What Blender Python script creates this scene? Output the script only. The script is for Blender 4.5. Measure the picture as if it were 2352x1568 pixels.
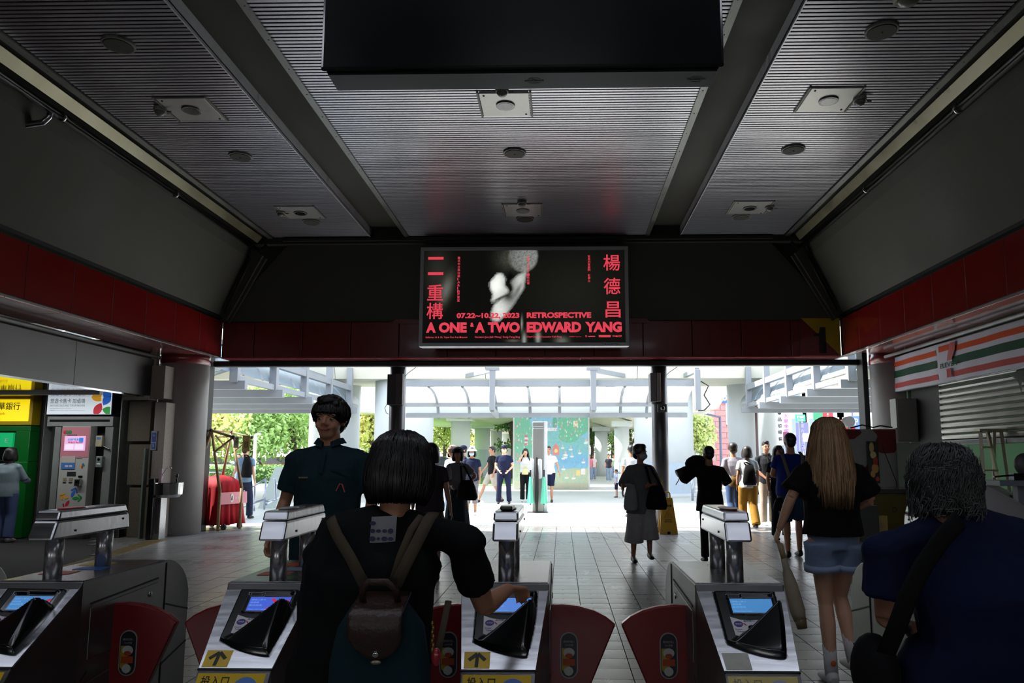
import bpy, bmesh, math, random
from math import sin, cos, pi, radians, sqrt, atan, atan2, exp
from mathutils import Vector, Matrix, Euler, noise
for _o in list(bpy.data.objects): bpy.data.objects.remove(_o)
SC = bpy.context.scene
COL = SC.collection
V = Vector
# ------------------------------------------------------------------ camera
F, CX, CY, H = 1700.0, 1256.0, 836.0, 1.42
PS, TH = .02, atan(214 / 1700.0)
cam_d = bpy.data.cameras.new('camera'); cam = bpy.data.objects.new('camera', cam_d); COL.objects.link(cam)
cam.location = (0, 0, H); cam.rotation_euler = (pi / 2 + TH, 0, PS)
cam_d.sensor_fit = 'HORIZONTAL'; cam_d.sensor_width = 36; cam_d.lens = F / 2352 * 36
cam_d.shift_x = -(CX - 1176) / 2352; cam_d.shift_y = (CY - 784) / 2352
cam_d.clip_start = .05; cam_d.clip_end = 500
SC.camera = cam
# ------------------------------------------------------------------ world, sun, exposure
SC.view_settings.view_transform = 'Standard'; SC.view_settings.look = 'None'
SC.view_settings.gamma = 1; SC.view_settings.use_curve_mapping = False
SC.view_settings.exposure = 0.28
W = bpy.data.worlds.new('sky'); SC.world = W; W.use_nodes = True
_n = W.node_tree.nodes; _n.clear()
_bg = _n.new('ShaderNodeBackground'); _ou = _n.new('ShaderNodeOutputWorld')
_tc = _n.new('ShaderNodeTexCoord'); _sx = _n.new('ShaderNodeSeparateXYZ'); _rp = _n.new('ShaderNodeValToRGB')
W.node_tree.links.new(_tc.outputs['Generated'], _sx.inputs[0]); W.node_tree.links.new(_sx.outputs['Z'], _rp.inputs[0])
_rp.color_ramp.elements[0].position = 0; _rp.color_ramp.elements[0].color = (1, 1, 1, 1)
_rp.color_ramp.elements[1].position = .9; _rp.color_ramp.elements[1].color = (.62, .78, 1, 1)
W.node_tree.links.new(_rp.outputs[0], _bg.inputs[0]); _bg.inputs[1].default_value = 3.1
W.node_tree.links.new(_bg.outputs[0], _ou.inputs[0])
sun_d = bpy.data.lights.new('sun', 'SUN'); sun = bpy.data.objects.new('sun', sun_d); COL.objects.link(sun)
sun_d.energy = 13.5; sun_d.angle = .01; sun_d.color = (1, .95, .86)
SUN_DIR = V((.62, -.10, -.78)); sun.rotation_euler = SUN_DIR.to_track_quat('-Z', 'Y').to_euler(); sun.location = (0, 30, 30)
SC.cycles.max_bounces = 8; SC.cycles.diffuse_bounces = 4; SC.cycles.glossy_bounces = 4
SC.cycles.sample_clamp_indirect = 6; SC.cycles.use_denoising = True
SC.cycles.caustics_reflective = False; SC.cycles.caustics_refractive = False

# ------------------------------------------------------------------ pixel to place (real distance given)
_f = V((-sin(PS) * cos(TH), cos(PS) * cos(TH), sin(TH))); _r = V((cos(PS), sin(PS), 0)); _u = _r.cross(_f)
def ray(px, py): return _f + _r * ((px - CX) / F) - _u * ((py - CY) / F)
def at(px, py, Y):
    d = ray(px, py); t = Y / d.y; return V((d.x * t, Y, d.z * t + H))
def gz(px, py, z=0.0):
    d = ray(px, py); t = (z - H) / d.z; return V((d.x * t, d.y * t, z))
def lin(c):
    return tuple((x / 255 / 12.92) if x / 255 <= .04045 else ((x / 255 + .055) / 1.055) ** 2.4 for x in c[:3]) + (1,)
# ------------------------------------------------------------------ materials
MC = {}
def mat(name, col=(128, 128, 128), rough=.6, metal=0, spec=.5, nz=None, bump=None, emit=0, coat=0, alpha=1, attr=None, trans=0, ecol=None, sub=0):
    if name in MC: return MC[name]
    m = bpy.data.materials.new(name); m.use_nodes = True; nt = m.node_tree; b = nt.nodes['Principled BSDF']
    c = lin(col); b.inputs['Base Color'].default_value = c; b.inputs['Roughness'].default_value = rough
    b.inputs['Metallic'].default_value = metal; b.inputs['Specular IOR Level'].default_value = spec
    if coat: b.inputs['Coat Weight'].default_value = coat; b.inputs['Coat Roughness'].default_value = .08
    if trans: b.inputs['Transmission Weight'].default_value = trans
    if alpha < 1: b.inputs['Alpha'].default_value = alpha
    if emit: b.inputs['Emission Color'].default_value = lin(ecol) if ecol else c; b.inputs['Emission Strength'].default_value = emit
    if nz or bump:
        tc = nt.nodes.new('ShaderNodeTexCoord')
    if nz:
        t = nt.nodes.new('ShaderNodeTexNoise'); t.inputs['Scale'].default_value = nz[0]; t.inputs['Detail'].default_value = 5
        if len(nz) > 2:
            mp = nt.nodes.new('ShaderNodeMapping'); mp.inputs['Scale'].default_value = nz[2]
            nt.links.new(tc.outputs['Object'], mp.inputs[0]); nt.links.new(mp.outputs[0], t.inputs['Vector'])
        else: nt.links.new(tc.outputs['Object'], t.inputs['Vector'])
        mr = nt.nodes.new('ShaderNodeMapRange'); mr.inputs[1].default_value = .3; mr.inputs[2].default_value = .7
        mr.inputs[3].default_value = 1 - nz[1]; mr.inputs[4].default_value = 1 + nz[1]; nt.links.new(t.outputs[0], mr.inputs[0])
        mx = nt.nodes.new('ShaderNodeVectorMath'); mx.operation = 'SCALE'; mx.inputs[0].default_value = c[:3]
        nt.links.new(mr.outputs[0], mx.inputs['Scale']); nt.links.new(mx.outputs[0], b.inputs['Base Color'])
        mr2 = nt.nodes.new('ShaderNodeMapRange'); mr2.inputs[1].default_value = .3; mr2.inputs[2].default_value = .7
        mr2.inputs[3].default_value = max(0, rough * (1 - nz[1])); mr2.inputs[4].default_value = min(1, rough * (1 + nz[1])); nt.links.new(t.outputs[0], mr2.inputs[0])
        nt.links.new(mr2.outputs[0], b.inputs['Roughness'])
    if bump:
        t = nt.nodes.new('ShaderNodeTexNoise'); t.inputs['Scale'].default_value = bump[0]; t.inputs['Detail'].default_value = 4
        nt.links.new(tc.outputs['Object'], t.inputs['Vector'])
        bp = nt.nodes.new('ShaderNodeBump'); bp.inputs['Strength'].default_value = bump[1]; bp.inputs['Distance'].default_value = .01
        nt.links.new(t.outputs[0], bp.inputs['Height']); nt.links.new(bp.outputs[0], b.inputs['Normal'])
    if attr:
        a = nt.nodes.new('ShaderNodeAttribute'); a.attribute_name = 'Col'; nt.links.new(a.outputs['Color'], b.inputs['Base Color'])
        if emit: nt.links.new(a.outputs['Color'], b.inputs['Emission Color'])
    MC[name] = m; return m
steel = mat('brushed_steel', (160, 160, 162), .27, 1, nz=(3, .08))
steel_d = mat('satin_steel', (120, 120, 122), .38, 1, nz=(6, .15))
chrome = mat('polished_steel', (190, 190, 192), .14, 1)
blackp = mat('black_plastic', (9, 14, 14), .22, coat=.5)
blackm = mat('matt_black', (10, 10, 11), .6)
concrete = mat('concrete', (82, 82, 76), .85, nz=(2.2, .12), bump=(30, .25))
concrete_d = mat('dark_concrete', (60, 60, 55), .85, nz=(2.2, .12), bump=(30, .25))
white_p = mat('white_paint', (214, 216, 218), .5, nz=(3, .05))
# ------------------------------------------------------------------ mesh builder
def frame(t, up):
    t = t.normalized(); x = up - t * up.dot(t)
    if x.length < 1e-5: x = V((1, 0, 0)) - t * t.x
    if x.length < 1e-5: x = V((0, 1, 0))
    x.normalize(); return x, t.cross(x)
class MB:
    def __init__(s): s.v = []; s.f = []; s.c = None
    def add(s, vs, fs):
        b = len(s.v); s.v += [tuple(p) for p in vs]; s.f += [tuple(i + b for i in f) for f in fs]; return s
    def box(s, x0, x1, y0, y1, z0, z1, M=None):
        vs = [V((x, y, z)) for z in (z0, z1) for y in (y0, y1) for x in (x0, x1)]
        if M is not None: vs = [M @ p for p in vs]
        return s.add(vs, [(0, 2, 3, 1), (4, 5, 7, 6), (0, 1, 5, 4), (2, 6, 7, 3), (0, 4, 6, 2), (1, 3, 7, 5)])
    def bar(s, a, b, w, h, up=(0, 0, 1)):
        a = V(a); b = V(b); x, y = frame(b - a, V(up))      # x along up (h), y sideways (w)
        vs = [p + x * (h / 2 * i) + y * (w / 2 * j) for p in (a, b) for i, j in ((-1, -1), (1, -1), (1, 1), (-1, 1))]
        return s.add(vs, [(3, 2, 1, 0), (4, 5, 6, 7), (0, 1, 5, 4), (1, 2, 6, 5), (2, 3, 7, 6), (3, 0, 4, 7)])
    def loft(s, rings, cap=True, closed=True):
        n = len(rings[0]); vs = [p for r in rings for p in r]; fs = []
        for i in range(len(rings) - 1):
            for j in range(n if closed else n - 1):
                k = (j + 1) % n; fs.append((i * n + j, i * n + k, (i + 1) * n + k, (i + 1) * n + j))
        if cap: fs.append(tuple(range(n - 1, -1, -1))); fs.append(tuple(range((len(rings) - 1) * n, len(rings) * n)))
        return s.add(vs, fs)
    def tube(s, pts, r, n=10, up=(0, 0, 1), cap=True):
        """r: number, or list of numbers / (r along up, r sideways)"""
        pts = [V(p) for p in pts]; m = len(pts); rings = []
        if not isinstance(r, (list, tuple)): r = [r] * m
        px = None
        for i, p in enumerate(pts):
            t = (pts[min(i + 1, m - 1)] - pts[max(i - 1, 0)])
            x, y = frame(t, V(up) if px is None or up != (0, 0, 1) else px)
            px = x
            a, b = r[i] if isinstance(r[i], (list, tuple)) else (r[i], r[i])
            rings.append([p + x * (a * cos(2 * pi * k / n)) + y * (b * sin(2 * pi * k / n)) for k in range(n)])
        return s.loft(rings, cap)
    def cyl(s, a, b, r0, r1=None, n=16): return s.tube([a, b], [r0, r0 if r1 is None else r1], n)
    def ell(s, c, r, n=14, m=9, M=None, pw=1):
        c = V(c); vs = []; fs = []
        if not isinstance(r, (tuple, list)): r = (r, r, r)
        for i in range(1, m):
            a = pi * i / m
            for j in range(n):
                b = 2 * pi * j / n; vs.append(V((r[0] * sin(a) * cos(b), r[1] * sin(a) * sin(b), r[2] * cos(a))))
        vs += [V((0, 0, r[2])), V((0, 0, -r[2]))]; T = len(vs) - 2
        if M is not None: vs = [M @ p for p in vs]
        vs = [p + c for p in vs]
        for i in range(m - 2):
            for j in range(n):
                k = (j + 1) % n; fs.append((i * n + j, (i + 1) * n + j, (i + 1) * n + k, i * n + k))
        for j in range(n):
            k = (j + 1) % n; fs.append((T, j, k)); fs.append((T + 1, (m - 2) * n + k, (m - 2) * n + j))
        return s.add(vs, fs)
    def prism(s, poly, d):
        poly = [V(p) for p in poly]; d = V(d); return s.loft([poly, [p + d for p in poly]])
    def poly(s, pts): return s.add(pts, [tuple(range(len(pts)))])
    def grid(s, fn, nu, nv):
        return s.add([fn(i / nu, j / nv) for j in range(nv + 1) for i in range(nu + 1)],
                     [(j * (nu + 1) + i, j * (nu + 1) + i + 1, (j + 1) * (nu + 1) + i + 1, (j + 1) * (nu + 1) + i) for j in range(nv) for i in range(nu)])
    def mesh(s, name, m, smooth=False):
        me = bpy.data.meshes.new(name); me.from_pydata(s.v, [], s.f); me.materials.append(m)
        if smooth: me.shade_smooth()
        me.update(); return me
    def build(s, name, m, parent=None, smooth=False, bevel=0, W=False, solid=0, remesh=0, sm=3, disp=0, kind=None, label=None, fixn=False, angle=None, dsize=.12, dec=0):
        me = s.mesh(name, m, smooth)
        if fixn:
            bm = bmesh.new(); bm.from_mesh(me); bmesh.ops.recalc_face_normals(bm, faces=bm.faces); bm.to_mesh(me); bm.free()
        if s.c is not None:
            ca = me.color_attributes.new('Col', 'BYTE_COLOR', 'POINT')
            for i, c in enumerate(s.c): ca.data[i].color = (c[0], c[1], c[2], 1)
        o = bpy.data.objects.new(name, me); COL.objects.link(o)
        if parent is not None:
            o.parent = parent
            if W: o.location = -parent.location
        if bevel:
            b = o.modifiers.new('bevel', 'BEVEL'); b.width = bevel; b.segments = 2; b.limit_method = 'ANGLE'
        if remesh:
            r = o.modifiers.new('remesh', 'REMESH'); r.mode = 'VOXEL'; r.voxel_size = remesh; r.use_smooth_shade = True
            q = o.modifiers.new('smooth', 'SMOOTH'); q.iterations = sm; q.factor = .6
        if disp:
            d = o.modifiers.new('folds', 'DISPLACE'); d.strength = disp; d.mid_level = .5; d.texture_coords = 'LOCAL'
            k = 'folds%g' % dsize; t = bpy.data.textures.get(k)
            if t is None: t = bpy.data.textures.new(k, 'CLOUDS'); t.noise_scale = dsize; t.noise_depth = 2
            d.texture = t
        if kind: o['kind'] = kind
        if label: o['label'] = label
        return o
def tag(o, label=None, cat=None, group=None, kind=None):
    if label: o['label'] = label
    if cat: o['category'] = cat
    if group: o['group'] = group
    if kind: o['kind'] = kind
    return o
def thing(name, label, cat, loc=(0, 0, 0), rotz=0, group=None, kind=None):
    o = bpy.data.objects.new(name, None); COL.objects.link(o); o.location = loc; o.rotation_euler = (0, 0, rotz)
    o.empty_display_size = .1
    return tag(o, label, cat, group, kind)
def struct(mb, name, m, **k):
    o = mb.build(name, m, **k); o['kind'] = 'structure'; return o
def sgroup(name, loc=(0, 0, 0)):
    o = bpy.data.objects.new(name, None); COL.objects.link(o); o.location = loc; o['kind'] = 'structure'; return o
def piece(me, name, loc, parent, scale=None, rot=None):
    o = bpy.data.objects.new(name, me); COL.objects.link(o); o.parent = parent; o.location = loc
    if scale: o.scale = scale
    if rot: o.rotation_euler = rot
    return o
def copy_tree(o, parent=None):
    c = o.copy(); COL.objects.link(c); c.parent = parent
    for ch in list(o.children): copy_tree(ch, c)
    return c
# ------------------------------------------------------------------ lettering
TM = {}
def textdata(body, bold=0, sp=1):
    k = (body, bold, sp)
    if k not in TM:
        c = bpy.data.curves.new('t', 'FONT'); c.body = body; c.size = 1; c.offset = bold; c.space_character = sp; c.resolution_u = 3
        o = bpy.data.objects.new('t', c); me = o.to_mesh()
        vs = [v.co.copy() for v in me.vertices]; fs = [tuple(p.vertices) for p in me.polygons]
        o.to_mesh_clear(); bpy.data.objects.remove(o); bpy.data.curves.remove(c)
        x0 = min(v.x for v in vs); x1 = max(v.x for v in vs); y0 = min(v.y for v in vs); y1 = max(v.y for v in vs)
        TM[k] = ([((v.x - x0) / (x1 - x0), (v.y - y0) / (y1 - y0)) for v in vs], fs, (x1 - x0) / max(1e-6, y1 - y0))
    return TM[k]
def letters(mb, body, O, U, Vv, w=None, h=None, bold=0, sp=1):
    """text fitted in the box from corner O spanning w along U and h along V"""
    vs, fs, asp = textdata(body, bold, sp)
    if w is None: w = h * asp
    if h is None: h = w / asp
    O = V(O); U = V(U); Vv = V(Vv)
    mb.add([O + U * (x * w) + Vv * (y * h) for x, y in vs], fs); return w
def vletters(mb, body, O, U, Vv, size, pitch, bold=0, sx=1):
    for i, ch in enumerate(body):
        if ch == ' ': continue
        letters(mb, ch, V(O) - V(Vv) * (pitch * i + size), U, Vv, w=size * sx if ch not in '1.|' else size * .35, h=size, bold=bold)
X_, Y_, Z_ = V((1, 0, 0)), V((0, 1, 0)), V((0, 0, 1))
# ================================================================== THE HALL
rnd = random.Random(7)
XL, XR, ZC, YE = -5.4, 4.13, 5.5, 13.4
# floor: tiles with recessed joints, the nearest ones singly
TX, TY, GAP = .285, .25, .007
tile_m = mat('floor_tile', (138, 135, 132), .3, spec=.5, nz=(1.3, .2), bump=(60, .08))
grout = mat('floor_joint', (38, 36, 36), .9)
fl = struct(MB().box(-12, 11, -8, 15.6, -.12, -.008), 'floor', grout)
tmesh = MB().box(-TX / 2 + GAP / 2, TX / 2 - GAP / 2, -TY / 2 + GAP / 2, TY / 2 - GAP / 2, -.03, 0).mesh('tile', tile_m)
near, far = [], MB()
for j in range(-30, 64):
    for i in range(-40, 38):
        x = (i + .12) * TX; y = (j + .5) * TY
        if y > 15.5: continue
        inv = 3.2 < y and (-.62 * y < x < .62 * y) and x < 9.8 and x > -11.5
        if inv: near.append((y, x))
        elif y < 3.3 and (abs(x) < 3.2 or j % 1 == 0) and -11.6 < x < 10 and y > -1: far.box(x - TX / 2 + GAP / 2, x + TX / 2 - GAP / 2, y - TY / 2 + GAP / 2, y + TY / 2 - GAP / 2, -.03, rnd.uniform(-.0006, .0006))
near.sort()
k = 0
for y, x in near:
    if k < 300 and -1.3 < x < 3.2 and not any(gx - .17 < x < gx + .17 and y < 3.35 for gx in (-1.86, -1.03, -.2, .62, 1.45)):
        piece(tmesh, 'tile', (x, y, rnd.uniform(-.0006, .0006)), fl); k += 1
    else: far.box(x - TX / 2 + GAP / 2, x + TX / 2 - GAP / 2, y - TY / 2 + GAP / 2, y + TY / 2 - GAP / 2, -.03, rnd.uniform(-.0006, .0006))
o = far.build('tile_field', tile_m, fl, kind='stuff')
tac = MB()
ga, gb = gz(0, 1340), gz(330, 1243)
for i in range(20):      # worn yellow guide strip on the left
    x = ga.x + (gb.x - ga.x) * i / 19; y = ga.y + (gb.y - ga.y) * i / 19
    tac.box(x, x + .285, y, y + .285, -.001, .003)
    for a in range(4): tac.box(x + .02, x + .265, y + .03 + a * .065, y + .055 + a * .065, .003, .006)
tac.build('guide_strip', mat('guide_yellow', (130, 112, 70), .6, nz=(6, .2)), fl)
struct(MB().box(-12, -11.8, -8, 13.3, 0, 5.6), 'wall_left', concrete_d)
struct(MB().box(10.8, 11, -8, 15, 0, 5.6), 'wall_right', concrete_d)
bw = MB().box(-12, 11, -8.2, -8, 0, 1.3).box(-12, 11, -8.2, -8, 2.5, 5.7)
for x in (-12, -5, 1, 6): bw.box(x, x + 3.2, -8.2, -8, 1.3, 2.5)
struct(bw, 'wall_back', concrete_d)
# ceiling
ce = struct(MB().box(-12, 11, -8, 14.2, 5.72, 5.9), 'ceiling', concrete_d)
slat_m = mat('ceiling_slat', (166, 166, 172), .32, .9)
gap_m = mat('ceiling_gap', (14, 12, 18), .8)
P = .061
for x0, x1 in ((XL + .02, -3.55), (-2.9, 1.62), (2.2, XR - .02)):
    bay = MB().box(x0, x1, -8, YE, ZC + .02, ZC + .035).build('ceiling_bay', gap_m); bay['kind'] = 'structure'
    prof = [(-P * .4, .02), (-P * .4, .004), (-P * .3, .0), (P * .3, .0), (P * .4, .004), (P * .4, .02)]
    sm_ = MB().prism([(x0, a, b) for a, b in prof], (x1 - x0, 0, 0)).mesh('slat', slat_m)
    y = YE - .04; n = 0
    while y > 5.0:
        piece(sm_, 'slat', (0, y, ZC + rnd.uniform(-.0008, .0008)), bay); y -= P; n += 1
    rest = MB()
    while y > -2:
        rest.prism([(x0, y + a, ZC + b) for a, b in prof], (x1 - x0, 0, 0)); y -= P
    rest.build('slat_field', slat_m, bay, kind='stuff')
beam_m = mat('beam_paint', (62, 62, 54), .75, nz=(1.5, .1))
for x0, x1 in ((-3.55, -2.9), (1.62, 2.2)):
    struct(MB().box(x0, x1, -8, YE + .1, ZC + .165, ZC + .3), 'ceiling_beam', beam_m)
fas = mat('fascia_metal', (226, 230, 238), .3, .1, nz=(2, .1))
for x, xo in ((-3.55, -3.562), (2.2, 2.212)):
    g = sgroup('fascia_strip', (x, 0, ZC)); y = -8
    while y < YE:
        MB().box(min(x, xo), max(x, xo), y + .005, min(y + 1.17, YE) - .005, ZC - .015, ZC + .175).build('strip_panel', fas, g, W=True); y += 1.17
for x, sg in ((-2.9, 1), (1.62, -1)):
    t = MB().box(min(x, x + sg * .07), max(x, x + sg * .07), -8, YE, ZC - .02, ZC + .0).box(min(x - .01 * sg, x), max(x - .01 * sg, x), -8, YE, ZC - .02, ZC + .12)
    y = 4
    while y < YE: t.ell((x + sg * .035, y, ZC - .02), .008, 6, 4); y += .55
    struct(t, 'ceiling_trim', mat('trim_grey', (120, 122, 118), .4, .6, nz=(3, .2)))
for sg, xe in ((-1, XL), (1, XR)):
    # edge trim, dark slot, cream strip and polished pipe of the gutter
    t = MB().box(min(xe, xe + sg * .09), max(xe, xe + sg * .09), -8, YE, ZC - .02, ZC + .01)
    y = 4
    while y < YE: t.ell((xe + sg * .045, y, ZC - .02), .008, 6, 4); y += .55
    struct(t, 'ceiling_trim', MC['trim_grey'])
    struct(MB().box(min(xe + sg * .09, xe + sg * .45), max(xe + sg * .09, xe + sg * .45), -8, YE, ZC + .02, ZC + .06), 'ceiling_trim', concrete_d)
    xs = xe + sg * .17
    g = struct(MB().prism([(xs - sg * .03, -8, ZC - .04), (xs + sg * .05, -8, ZC - .15), (xs + sg * .07, -8, ZC - .13), (xs - sg * .01, -8, ZC - .02)], (0, YE + 7.8, 0)), 'gutter_strip', mat('cream_strip', (140, 136, 110), .35, .4, nz=(2, .25)))
    th = thing('gutter_pipe', 'polished steel pipe along the ' + ('left' if sg < 0 else 'right') + ' ceiling edge', 'pipe', (xe + sg * .3, 0, ZC - .22))
    MB().cyl((xe + sg * .3, -7.9, ZC - .22), (xe + sg * .3, YE, ZC - .22), .05, n=14).build('pipe_run', chrome, th, smooth=True, W=True)
    jm = MB()
    for y in (5.4, 7.9, 10.4): jm.cyl((xe + sg * .3, y, ZC - .22), (xe + sg * .3, y + .06, ZC - .22), .056)
    jm.build('pipe_joint', chrome, th, smooth=True, W=True)
    if sg < 0:
        a = V((xe - .3, 7.75, ZC - .22))
        bp_ = MB().tube([a, a + V((-.02, 0, -.09)), a + V((-.08, 0, -.15)), a + V((-.42, 0, -.2)), a + V((-.5, .0, -.25)), a + V((-.56, 0, -.34)), a + V((-1.1, -.02, -1.05))], .034, 12)
        bp_.build('branch_pipe', chrome, th, smooth=True, W=True)
        MB().tube([a + V((-.5, -.0, -.2)), a + V((-.56, -.16, -.3)), a + V((-1.1, -.2, -1.0))], .034, 12).build('branch_pipe', steel_d, th, smooth=True, W=True)
    # ledge and sloped panel
    nm = 'wall_left_slope' if sg < 0 else 'wall_right_slope'
    xa, xb = xe + sg * .38, xe + sg * 1.25
    sl = MB().poly([(xe + sg * .5, -8, 5.16), (xe + sg * 1.25, -8, 4.17), (xe + sg * 1.25, 14.15, 4.17), (xe + sg * .5, 13.5, 5.16)])
    struct(sl, nm, mat('slope_paint', (68, 68, 60), .8, nz=(.8, .06), bump=(20, .1)), solid=0)
    struct(MB().prism([(xe + sg * .40, -8, ZC + .06), (xe + sg * .5, -8, ZC + .06), (xe + sg * .54, -8, 5.16), (xe + sg * .5, -8, 5.16), (xe + sg * .42, -8, 5.3)], (0, 21.5, 0)), 'ceiling_ledge', beam_m)
    struct(MB().box(min(xe + sg * 1.25, xe + sg * 1.6), max(xe + sg * 1.25, xe + sg * 1.6), -8, 14.2, 4.12, 4.3), 'ceiling_slot', blackm)
    # corner rib
    struct(MB().bar((xe + sg * .22, 13.3, 5.2), (xe + sg * 1.18, 14.05, 4.12), .2, .05, (0, -1, 0)).bar((xe + sg * .22, 13.38, 5.2), (xe + sg * 1.18, 14.1, 4.12), .3, .05, (0, -1, 0)), 'trim_1' if sg < 0 else 'trim_2', beam_m)
    pth = [(xe + sg * .1, 13.33, 5.35), (xe + sg * .42, 13.4, 5.1), (xe + sg * 1.1, 13.95, 4.2)]
    th = tag(MB().tube(pth, .03, 8).build('drain_pipe', mat('dark_pipe', (40, 44, 42), .4, .6), smooth=True), 'thin dark drain pipe down the ' + ('left' if sg < 0 else 'right') + ' far ceiling corner', 'pipe')
# back slope
struct(MB().poly([(-5.1, 13.42, 5.42), (3.85, 13.42, 5.42), (5.4, 14.15, 4.05), (-6.7, 14.15, 4.05)]), 'wall_front_slope', mat('slope_dark', (56, 56, 48), .85, nz=(.8, .06)))
struct(MB().box(-5.8, 4.5, 13.36, 13.5, 5.38, 5.72).box(-5.2, 3.9, 13.3, 13.36, 5.42, 5.47), 'ceiling_edge_beam', concrete_d)
struct(MB().box(-12, 11, 14.2, 14.9, 4.05, 5.9), 'wall_front_upper', concrete_d)
# red fascia panels
red_m = mat('red_panel', (112, 13, 11), .25, coat=.3, nz=(.9, .06))
red_d = mat('red_soffit', (132, 46, 50), .22, coat=.4)
PB, PT = 3.35, 4.07
def red_run(name, fix, a, b, step, axis, n):
    g = sgroup(name, (fix, a, PB) if axis == 'y' else (a, fix, PB))
    x = b
    while x > a + .01:
        x2 = max(a, x - step)
        if axis == 'y':
            lo, hi = (fix - .04, fix) if n > 0 else (fix, fix + .04)
            MB().box(lo, hi, x2 + .006, x - .006, PB, PT).build('panel', red_m, g, W=True, bevel=.006)
        else: MB().box(x2 + .006, x - .006, fix, fix + .04, PB, PT).build('panel', red_m, g, W=True, bevel=.006)
        x = x2
    return g
red_run('fascia_left', -6.65, -8, 14.2, .89, 'y', 1)
red_run('fascia_right', 5.38, -8, 14.2, .89, 'y', -1)
red_run('fascia_front', 14.2, -6.65, 5.38, .95, 'x', 1)
struct(MB().box(-6.64, 5.38, 14.245, 14.9, PB + .02, 4.1), 'beam_front', blackm)
struct(MB().box(-6.85, -6.70, -8, 14.2, PB + .02, 4.1), 'beam_left', blackm)
struct(MB().box(5.43, 5.6, -8, 14.2, PB + .02, 4.1), 'beam_right', blackm)
# red swelling behind the light box
struct(MB().prism([(-3.35, 14.19, 4.0), (-2.95, 14.19, 4.32), (1.35, 14.19, 4.32), (1.75, 14.19, 4.0)], (0, -.06, 0)), 'trim_3', red_m)
# front soffit and shutter box
g = sgroup('soffit_front', (0, 14.4, PB))
for i in range(12): MB().box(-6.65 + i * 1.003, -6.66 + (i + 1) * 1.003, 14.2, 14.62, PB - .015, PB + .01).build('panel', red_d, g, W=True)
struct(MB().box(-6.95, 5.9, 14.5, 14.66, 3.21, 3.33), 'shutter_box', blackm, bevel=.03)
for x in (-7.02, 5.88): struct(MB().box(x - .05, x + .05, 14.35, 14.65, 0, 3.5), 'door_1_jamb' if x < 0 else 'door_2_jamb', mat('jamb', (34, 32, 32), .5, .3), bevel=.01)
# side soffits (glossy pinkish panels)
sof = mat('soffit_panel', (150, 96, 96), .14, .2, coat=.5, nz=(.7, .1))
for nm, xa, xb in (('soffit_left', -7.55, -6.70), ('soffit_right', 5.43, 6.2)):
    g = sgroup(nm, (xa, 0, PB)); y = 13.6
    while y > -3:
        MB().box(xa, xb, y - .99, y, PB - .02, PB).build('panel', sof, g, W=True, bevel=.004); y -= 1
    struct(MB().box(-6.75 if xa < 0 else 5.34, -6.6 if xa < 0 else 5.5, -8, 14.2, PB - .012, PB - .002), 'trim_4' if xa < 0 else 'trim_5', mat('soffit_edge', (110, 104, 106), .25, .7))
tag(MB().cyl((-7.35, -3, PB - .12), (-7.35, 13.3, PB - .12), .03).build('conduit', steel_d, smooth=True), 'long steel conduit under the left soffit', 'pipe')
tag(MB().cyl((5.95, -3, PB - .1), (5.95, 13.6, PB - .1), .03).build('conduit', steel_d, smooth=True), 'long steel conduit under the right soffit', 'pipe')
# grey cladding above the left shops
clad = mat('grey_cladding', (112, 111, 112), .45, .4, nz=(1.2, .1))
g = sgroup('cladding_left', (-7.55, 0, 2.6)); y = 13.45
for i in range(8):
    MB().box(-7.6, -7.55, y - 2.2 + .006, y, 2.53, 3.22).build('panel', clad, g, W=True, bevel=.004); y -= 2.2
struct(MB().box(-11.8, -7.6, -8, 13.45, 3.2, 3.3), 'ceiling_shops_left', concrete_d)
struct(MB().box(-11.8, -7.56, 4, 13.4, 2.5, 2.54), 'soffit_shops_left', mat('mirror_soffit', (170, 170, 170), .06, 1, nz=(1.2, .1)))
struct(MB().box(-7.62, -7.5, 13.45, 13.55, 2.4, 3.35), 'trim_6', mat('cream_post', (190, 186, 172), .5))
# round columns
colm = mat('column_stone', (150, 146, 144), .55, nz=(3, .06), bump=(40, .15))
for i, (cx, cy) in enumerate(((-7.22, 13.95), (6.33, 14.1))):
    struct(MB().cyl((cx, cy, 0), (cx, cy, 3.6), .44, n=48), 'column_left' if i == 0 else 'column_right', colm, smooth=True)
    struct(MB().cyl((cx, cy, 3.17), (cx, cy, 3.36), .445, n=48), 'trim_7', red_d, smooth=True)
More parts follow.
